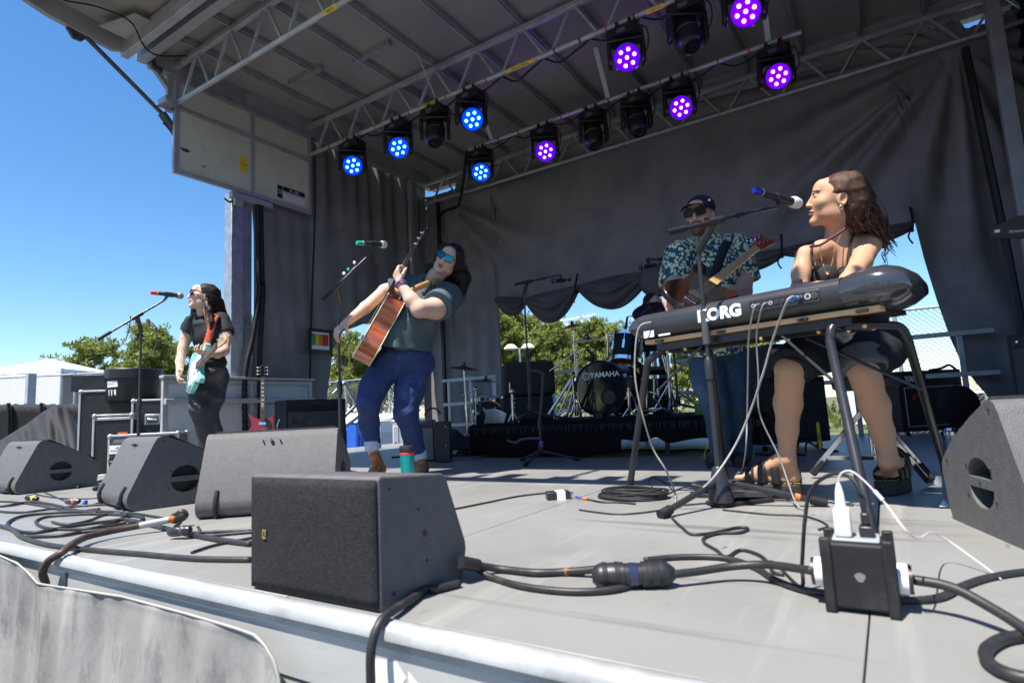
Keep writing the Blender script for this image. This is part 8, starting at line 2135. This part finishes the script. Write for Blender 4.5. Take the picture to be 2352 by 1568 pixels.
b = W(); b.tube(catmull([Vector((-.067, 1.39, .186)), Vector((-.068, 1.395, .215)), Vector((-.085, 1.41, .25)), Vector((-.12, 1.43, .255)), Vector((-.165, 1.44, .22)), Vector((-.185, 1.445, .15)), Vector((-.20, 1.45, .06)), Vector((-.21, 1.46, .007)), F(1775, 1290), F(1755, 1305)], 8), .0042, 7); b.build('lead', M_RUBBER, pg)
cable('thick black cable leaving the right of the power box', [Vector((.0, 1.39, .062)), Vector((.06, 1.375, .058)), Vector((.12, 1.33, .035)), Vector((.18, 1.25, .012)), Vector((.26, 1.14, .011)), Vector((.36, 1.02, .011))], .0095, M_CBL)
cable('thick cable looping in at the bottom right corner', [(2420, 1448), (2352, 1458), (2300, 1468), (2266, 1490), (2268, 1516), (2300, 1540), (2352, 1556), (2430, 1566)], .0095, M_CBL, n=10, seg=12)
cable('wiggling thin black cable in front of the microphone stand', [(1535, 1170), (1545, 1190), (1568, 1212), (1590, 1226), (1640, 1222), (1690, 1211), (1718, 1212), (1700, 1222), (1650, 1224), (1618, 1234), (1618, 1246), (1645, 1262), (1668, 1278), (1700, 1262), (1740, 1272), (1765, 1292), (1775, 1312), (1800, 1318)], .0045, M_CBL)
cable('thin black cable running to the small direct box', [(1000, 1176), (1055, 1166), (1120, 1153), (1190, 1139), (1258, 1131)], .004, M_CBL)
dq = F(1288, 1146); t = thing('direct_box', 'small black and white direct box on the deck', 'direct box', (dq.x, dq.y, 0), angR + .1)
b = MB(); b.bb((-.065, -.02, 0), (.045, .05, .036)); b.build('housing', M_BLACK, t, bevel=.003)
b = MB(); b.bb((-.02, -.0215, .0), (.02, .0515, .0375)); b.build('white_label', M_PAPER, t)
b = MB(); b.cyl((.045, .015, .018), (.062, .015, .018), .010, n=12); b.build('jack', M_CHROME, t)
cc = cable('thin black cable from the direct box into the cable coil', [(1322, 1141, .012), (1350, 1146), (1380, 1152), (1420, 1153), (1460, 1156)], .004, M_CBL)
b = W(); b.tube([F(1323, 1140, .013), F(1336, 1143, .009)], .0055, 8); b.build('blue_plug', M_BLUE, cc); b = W(); b.tube([F(1338, 1144, .007), F(1348, 1146, .006)], .006, 8); b.build('orange_tape', M_ORANGE, cc)
t = thing('cable_coil', 'coil of thin black cable on the deck before the keyboard', 'cable', tuple(F(1455, 1140)))
r = random.Random(9); cc0 = F(1457, 1143)
for k in range(9):
    R_ = r.uniform(.12, .155); o = Vector((r.uniform(-.015, .015), r.uniform(-.015, .015), .006 + k * .004))
    b = W(); b.tube([cc0 + o + Vector((R_ * math.cos(a) * 1.05, R_ * .75 * math.sin(a), .003 * math.sin(3 * a + k))) for a in np.linspace(0, 2 * math.pi, 30, endpoint=False)], .0042, 6, closed=True); b.build('cable_turn', M_CBL, t)
for i, pts in enumerate(([(1520, 1140), (1560, 1122), (1600, 1112)], [(1330, 1170), (1420, 1180), (1510, 1172), (1560, 1160)], [(1560, 1160), (1700, 1150), (1850, 1148), (1960, 1160)], [(1500, 1120), (1490, 1105), (1500, 1095), (1530, 1110), (1545, 1125)], [(1660, 1170), (1760, 1180), (1850, 1185), (1900, 1205), (1880, 1215)])):
    cable(['thin black cable from the coil towards the pedals', 'thin black cable lying in front of the coil', 'thin black cable under the long stand leg', 'loose black cable end beside the coil', 'thin black cable between the stand and the power box'][i], pts, .0032, M_CBL)
# grey instrument leads hanging from the keyboard
def jack_at(px, z=.078): return KM @ Vector((kx_at(px), -.02, z))
cable('pale lead hanging from the left of the keyboard to the floor', [KM @ Vector((kx_at(1500), -.012, .085)), KM @ Vector((kx_at(1482), -.05, .06)), P(1458, 830, 2.62), P(1462, 890, 2.60), P(1478, 960, 2.60), P(1500, 1030, 2.62), P(1530, 1080, 2.6), (1550, 1130, .02), (1552, 1158)], .004, M_CBLG)
cb = cable('pale lead with blue sleeve hanging from the keyboard jacks', [jack_at(1838), KM @ Vector((kx_at(1838) - .02, -.06, .065)), P(1775, 780, 2.22), P(1755, 850, 2.26), P(1725, 940, 2.32), P(1690, 1020, 2.34), P(1640, 1095, 2.3), (1590, 1140, .05), (1560, 1165)], .0045, M_CBLG)
p_ = jack_at(1838); q_ = KM @ Vector((kx_at(1838) - .016, -.05, .068)); b = W(); b.cyl(p_, q_, .007, n=10); b.build('blue_sleeve', mk('light_blue', (.05, .25, .75), .35), cb); b = W(); b.cyl(p_ + (p_ - q_) * .45, p_, .008, n=10); b.build('jack_plug', M_CHROME, cb)
for k, (px, xx, pth) in enumerate(((1768, 1740, [P(1738, 770, 2.28), P(1742, 860, 2.3), P(1745, 950, 2.32), P(1790, 1050, 2.3), (1826, 1150, .03), (1850, 1170)]), (1750, 1735, [P(1720, 775, 2.3), P(1718, 860, 2.35), P(1716, 960, 2.4), P(1712, 1040, 2.42), (1700, 1100, .02)]))):
    cable(['thin grey lead falling from the keyboard past the seated leg', 'second thin grey lead falling straight from the keyboard'][k], [jack_at(px), KM @ Vector((kx_at(px) - .01, -.045, .06))] + pth, .0032, M_CBLG)
# pedals on the floor
for i, (px, py, w_, l_, lab) in enumerate(((1615, 1140, .075, .11, 'black sustain pedal behind the cone of the stand'), (1700, 1156, .10, .26, 'flat black expression pedal under the stand leg'))):
    q = F(px, py); t = thing('foot_pedal', lab, 'pedal', (q.x, q.y, 0), angR + (.3 if i else -.3))
    b = MB(); b.bb((-l_ / 2, -w_ / 2, 0), (l_ / 2, w_ / 2, .018)); b.build('base', M_RUBBER, t, bevel=.004)
    b = MB(); b.box((0, 0, .040), (l_ * .9, w_ * .85, .022), Matrix.Rotation(.10 if i else .25, 3, 'Y')); b.build('treadle', M_STEEL if i else M_BLACK, t, bevel=.004)
# ---- left foreground tangle
t = cable('thick brown cable dropping over the stage edge at the left', [(420, 1185, .05), (395, 1192, .045), (330, 1205, .035), (260, 1218, .03), (200, 1232, .03), (165, 1250, .03), Vector((-2.46, .90, .018)), Vector((-2.505, .878, -.01)), Vector((-2.53, .872, -.05)), Vector((-2.54, .888, -.11)), Vector((-2.54, .898, -.3))], .013, M_CBLB, n=9, seg=12)
b = W(); b.tube([F(388, 1193, .045), F(320, 1207, .034)], .0135, 10); b.build('tape_sleeve', mk('grey_tape', (.36, .36, .36), .5, 0, .2, 30), t)
b = W(); b.tube([F(398, 1191, .046), F(388, 1193, .045)], .0145, 10); b.build('orange_tape', M_ORANGE, t)
b = W(); b.lathe([(0, 0), (.020, .002), (.022, .01), (.022, .05), (.026, .055), (.026, .075), (.02, .085), (0, .085)], frame(F(425, 1180, .05) - F(398, 1191, .046), None, F(398, 1191, .046)), n=18); b.build('multipin_connector', M_BLACKM, t)
labs = ['black cable along the front edge at the left', 'black cable loop nearest the front edge at the left', 'black cable loop inside the nearest loop at the left', 'black cable loop crossing below the second monitor', 'flat black cable run from the second monitor to the front speaker',
        'black cable from the brown connector to the front speaker', 'thin black cable angled towards the front speaker', 'black cable bundle at the left edge', 'upper black cable of the bundle at the left edge', 'thin black cable trailing behind the left tangle', 'thin black cable from the first monitor to the tangle', 'black cable round the foot of the third monitor', 'short stiff cable behind the second monitor', 'middle black cable of the left tangle']
runs = [([(-60, 1195), (20, 1212), (50, 1232), (110, 1250), (210, 1262), (330, 1272), (450, 1282), (575, 1284)], .009),
        ([(300, 1190), (180, 1205), (80, 1222), (30, 1215), (18, 1200), (50, 1185), (130, 1176), (230, 1174), (290, 1180), (255, 1200), (160, 1226), (60, 1232)], .0075),
        ([(290, 1200), (190, 1214), (110, 1212), (82, 1198), (110, 1186), (200, 1180), (280, 1182), (330, 1190), (270, 1210), (180, 1222)], .0065),
        ([(380, 1190), (300, 1178), (240, 1182), (200, 1196), (150, 1204), (120, 1198)], .006),
        ([(290, 1192), (350, 1205), (420, 1222), (500, 1238), (575, 1248)], .010),
        ([(415, 1195), (400, 1215), (440, 1222), (500, 1220), (575, 1218)], .006),
        ([(440, 1268), (490, 1252), (560, 1238), (600, 1230)], .005),
        ([(-60, 1165), (20, 1160), (70, 1152), (120, 1158), (170, 1170), (220, 1178)], .008),
        ([(-60, 1150), (30, 1152), (90, 1160), (160, 1172), (230, 1168)], .006),
        ([(80, 1120), (150, 1150), (190, 1162), (240, 1150), (280, 1140)], .004),
        ([(60, 1128), (110, 1140), (180, 1145), (260, 1140), (330, 1135)], .004),
        ([(455, 1210), (460, 1222), (450, 1232), (520, 1226), (590, 1220)], .006),
        ([(178, 1118), (200, 1112), (240, 1102), (270, 1094)], .010),
        ([(-40, 1170), (40, 1176), (120, 1168), (200, 1160), (270, 1158), (300, 1166)], .006)]
for lab, (pts, r_) in zip(labs, runs): cable(lab, pts, r_, M_CBL, group='black cables on the left of the deck')
for i, (px, py, mt, lab) in enumerate(((388, 1222, M_BLACKM, 'round black connector hanging over the deck cables'), (152, 1151, M_STEEL, 'dark inline plug with an orange band at the left'), (60, 1142, M_BLACK, 'fat black plug with a yellow ring at the left edge'))):
    q = F(px, py, .025); t = thing('cable_plug', lab, 'plug', (q.x, q.y, 0)); d = Vector((.9, .3, .1 - .1 * i)).normalized()
    b = W(); b.lathe([(0, 0), (.012, .001), (.018, .012), (.02, .05), (.017, .055), (.017, .09), (.012, .10), (0, .10)], frame(d, None, q), n=14); b.build('plug_body', mt, t)
    b = W(); b.lathe([(.0182, .060), (.0195, .062), (.0195, .074), (.0182, .076)], frame(d, None, q), n=14); b.build('band', (M_STEEL, M_ORANGE, M_YEL)[i], t)
q = F(195, 1155, .012); t = thing('cable_tie_clip', 'tiny bright blue clip among the cables', 'clip', tuple(q)); b = W(); b.box(q, (.03, .02, .016)); b.box(q + Vector((.012, 0, .012)), (.01, .018, .012)); b.build('clip_body', M_BLUETAPE, t, bevel=.002)
# cable over the front edge right of the front speaker
cable('black cable falling over the stage front beside the front speaker', [(1055, 1338), (1000, 1352), Vector((-.98, 1.10, .012)), Vector((-.955, 1.02, .013)), Vector((-.935, .955, .016)), Vector((-.925, .90, .010)), Vector((-.925, .872, -.03)), Vector((-.925, .868, -.10)), Vector((-.92, .87, -.2)), Vector((-.92, .87, -.4))], .0095, M_CBL, n=9, seg=12)
# papers, yellow strip, floor leads near the riser
for i, (pts, lab) in enumerate((([(1758, 1020), (1832, 1022), (1820, 1034), (1772, 1032)], 'white paper sheet on the floor under the bass cabinet'), ([(2168, 1140), (2158, 1162), (2182, 1164), (2178, 1150)], 'small white paper corner beside the right monitor'))):
    t = thing('paper_sheet', lab, 'paper', tuple(F(*pts[0]))); b = W(); vs = [F(x, y, .004 + .006 * (k % 2)) for k, (x, y) in enumerate(pts)]; b.add(vs, [(0, 1, 2, 3)]); b.build('sheet', M_PAPER, t, solid=.0008)
y0_, y1_ = P(1885, 1030, 4.35), P(1878, 970, 4.35)
t = thing('yellow_stand', 'upright yellow strip on a small black stand before the bass cabinet', 'stand', (y0_.x, y0_.y, 0)); b = W(); b.bar(y0_, y1_, .035, .02, up=(1, 0, 0)); b.build('strip', M_YEL, t, bevel=.003); b = W(); b.bar(y0_.lerp(y1_, .35), y0_.lerp(y1_, .62), .0355, .008, up=(1, 0, 0)); b.build('print', M_BLACK, t)
b = W(); b.tube(catmull([P(1850, 1040, 4.3), P(1855, 1015, 4.35), P(1885, 1030, 4.38), P(1925, 1036, 4.4)], 5), .008, 6); b.build('foot_bar', M_BLACKM, t)
for i, (pts, lab) in enumerate((([(1395, 1036), (1450, 1032), (1530, 1035), (1600, 1032), (1680, 1036)], 'black cable along the floor under the riser fringe'), ([(1100, 1042), (1030, 1046), (960, 1044), (900, 1050)], 'black cable on the floor behind the lead singer'), ([(1720, 1040), (1760, 1044), (1800, 1040), (1850, 1045)], 'loose black cable by the feet of the bass player'))):
    cable(lab, pts, .008, M_CBL)
t = thing('stage_di', 'small yellow and green box at the right end of the riser', 'box', tuple(P(1612, 940, 4.9))); q = P(1612, 938, 4.95); b = W(); b.box((q.x, q.y, RZ + .05), (.10, .08, .10), frame((0, 0, 1), dR)); b.build('housing', mk('dull_green', (.10, .25, .05), .5), t, bevel=.004); b = W(); b.box((q.x, q.y, RZ + .11), (.102, .082, .022), frame((0, 0, 1), dR)); b.build('lid', M_YEL, t, bevel=.003)
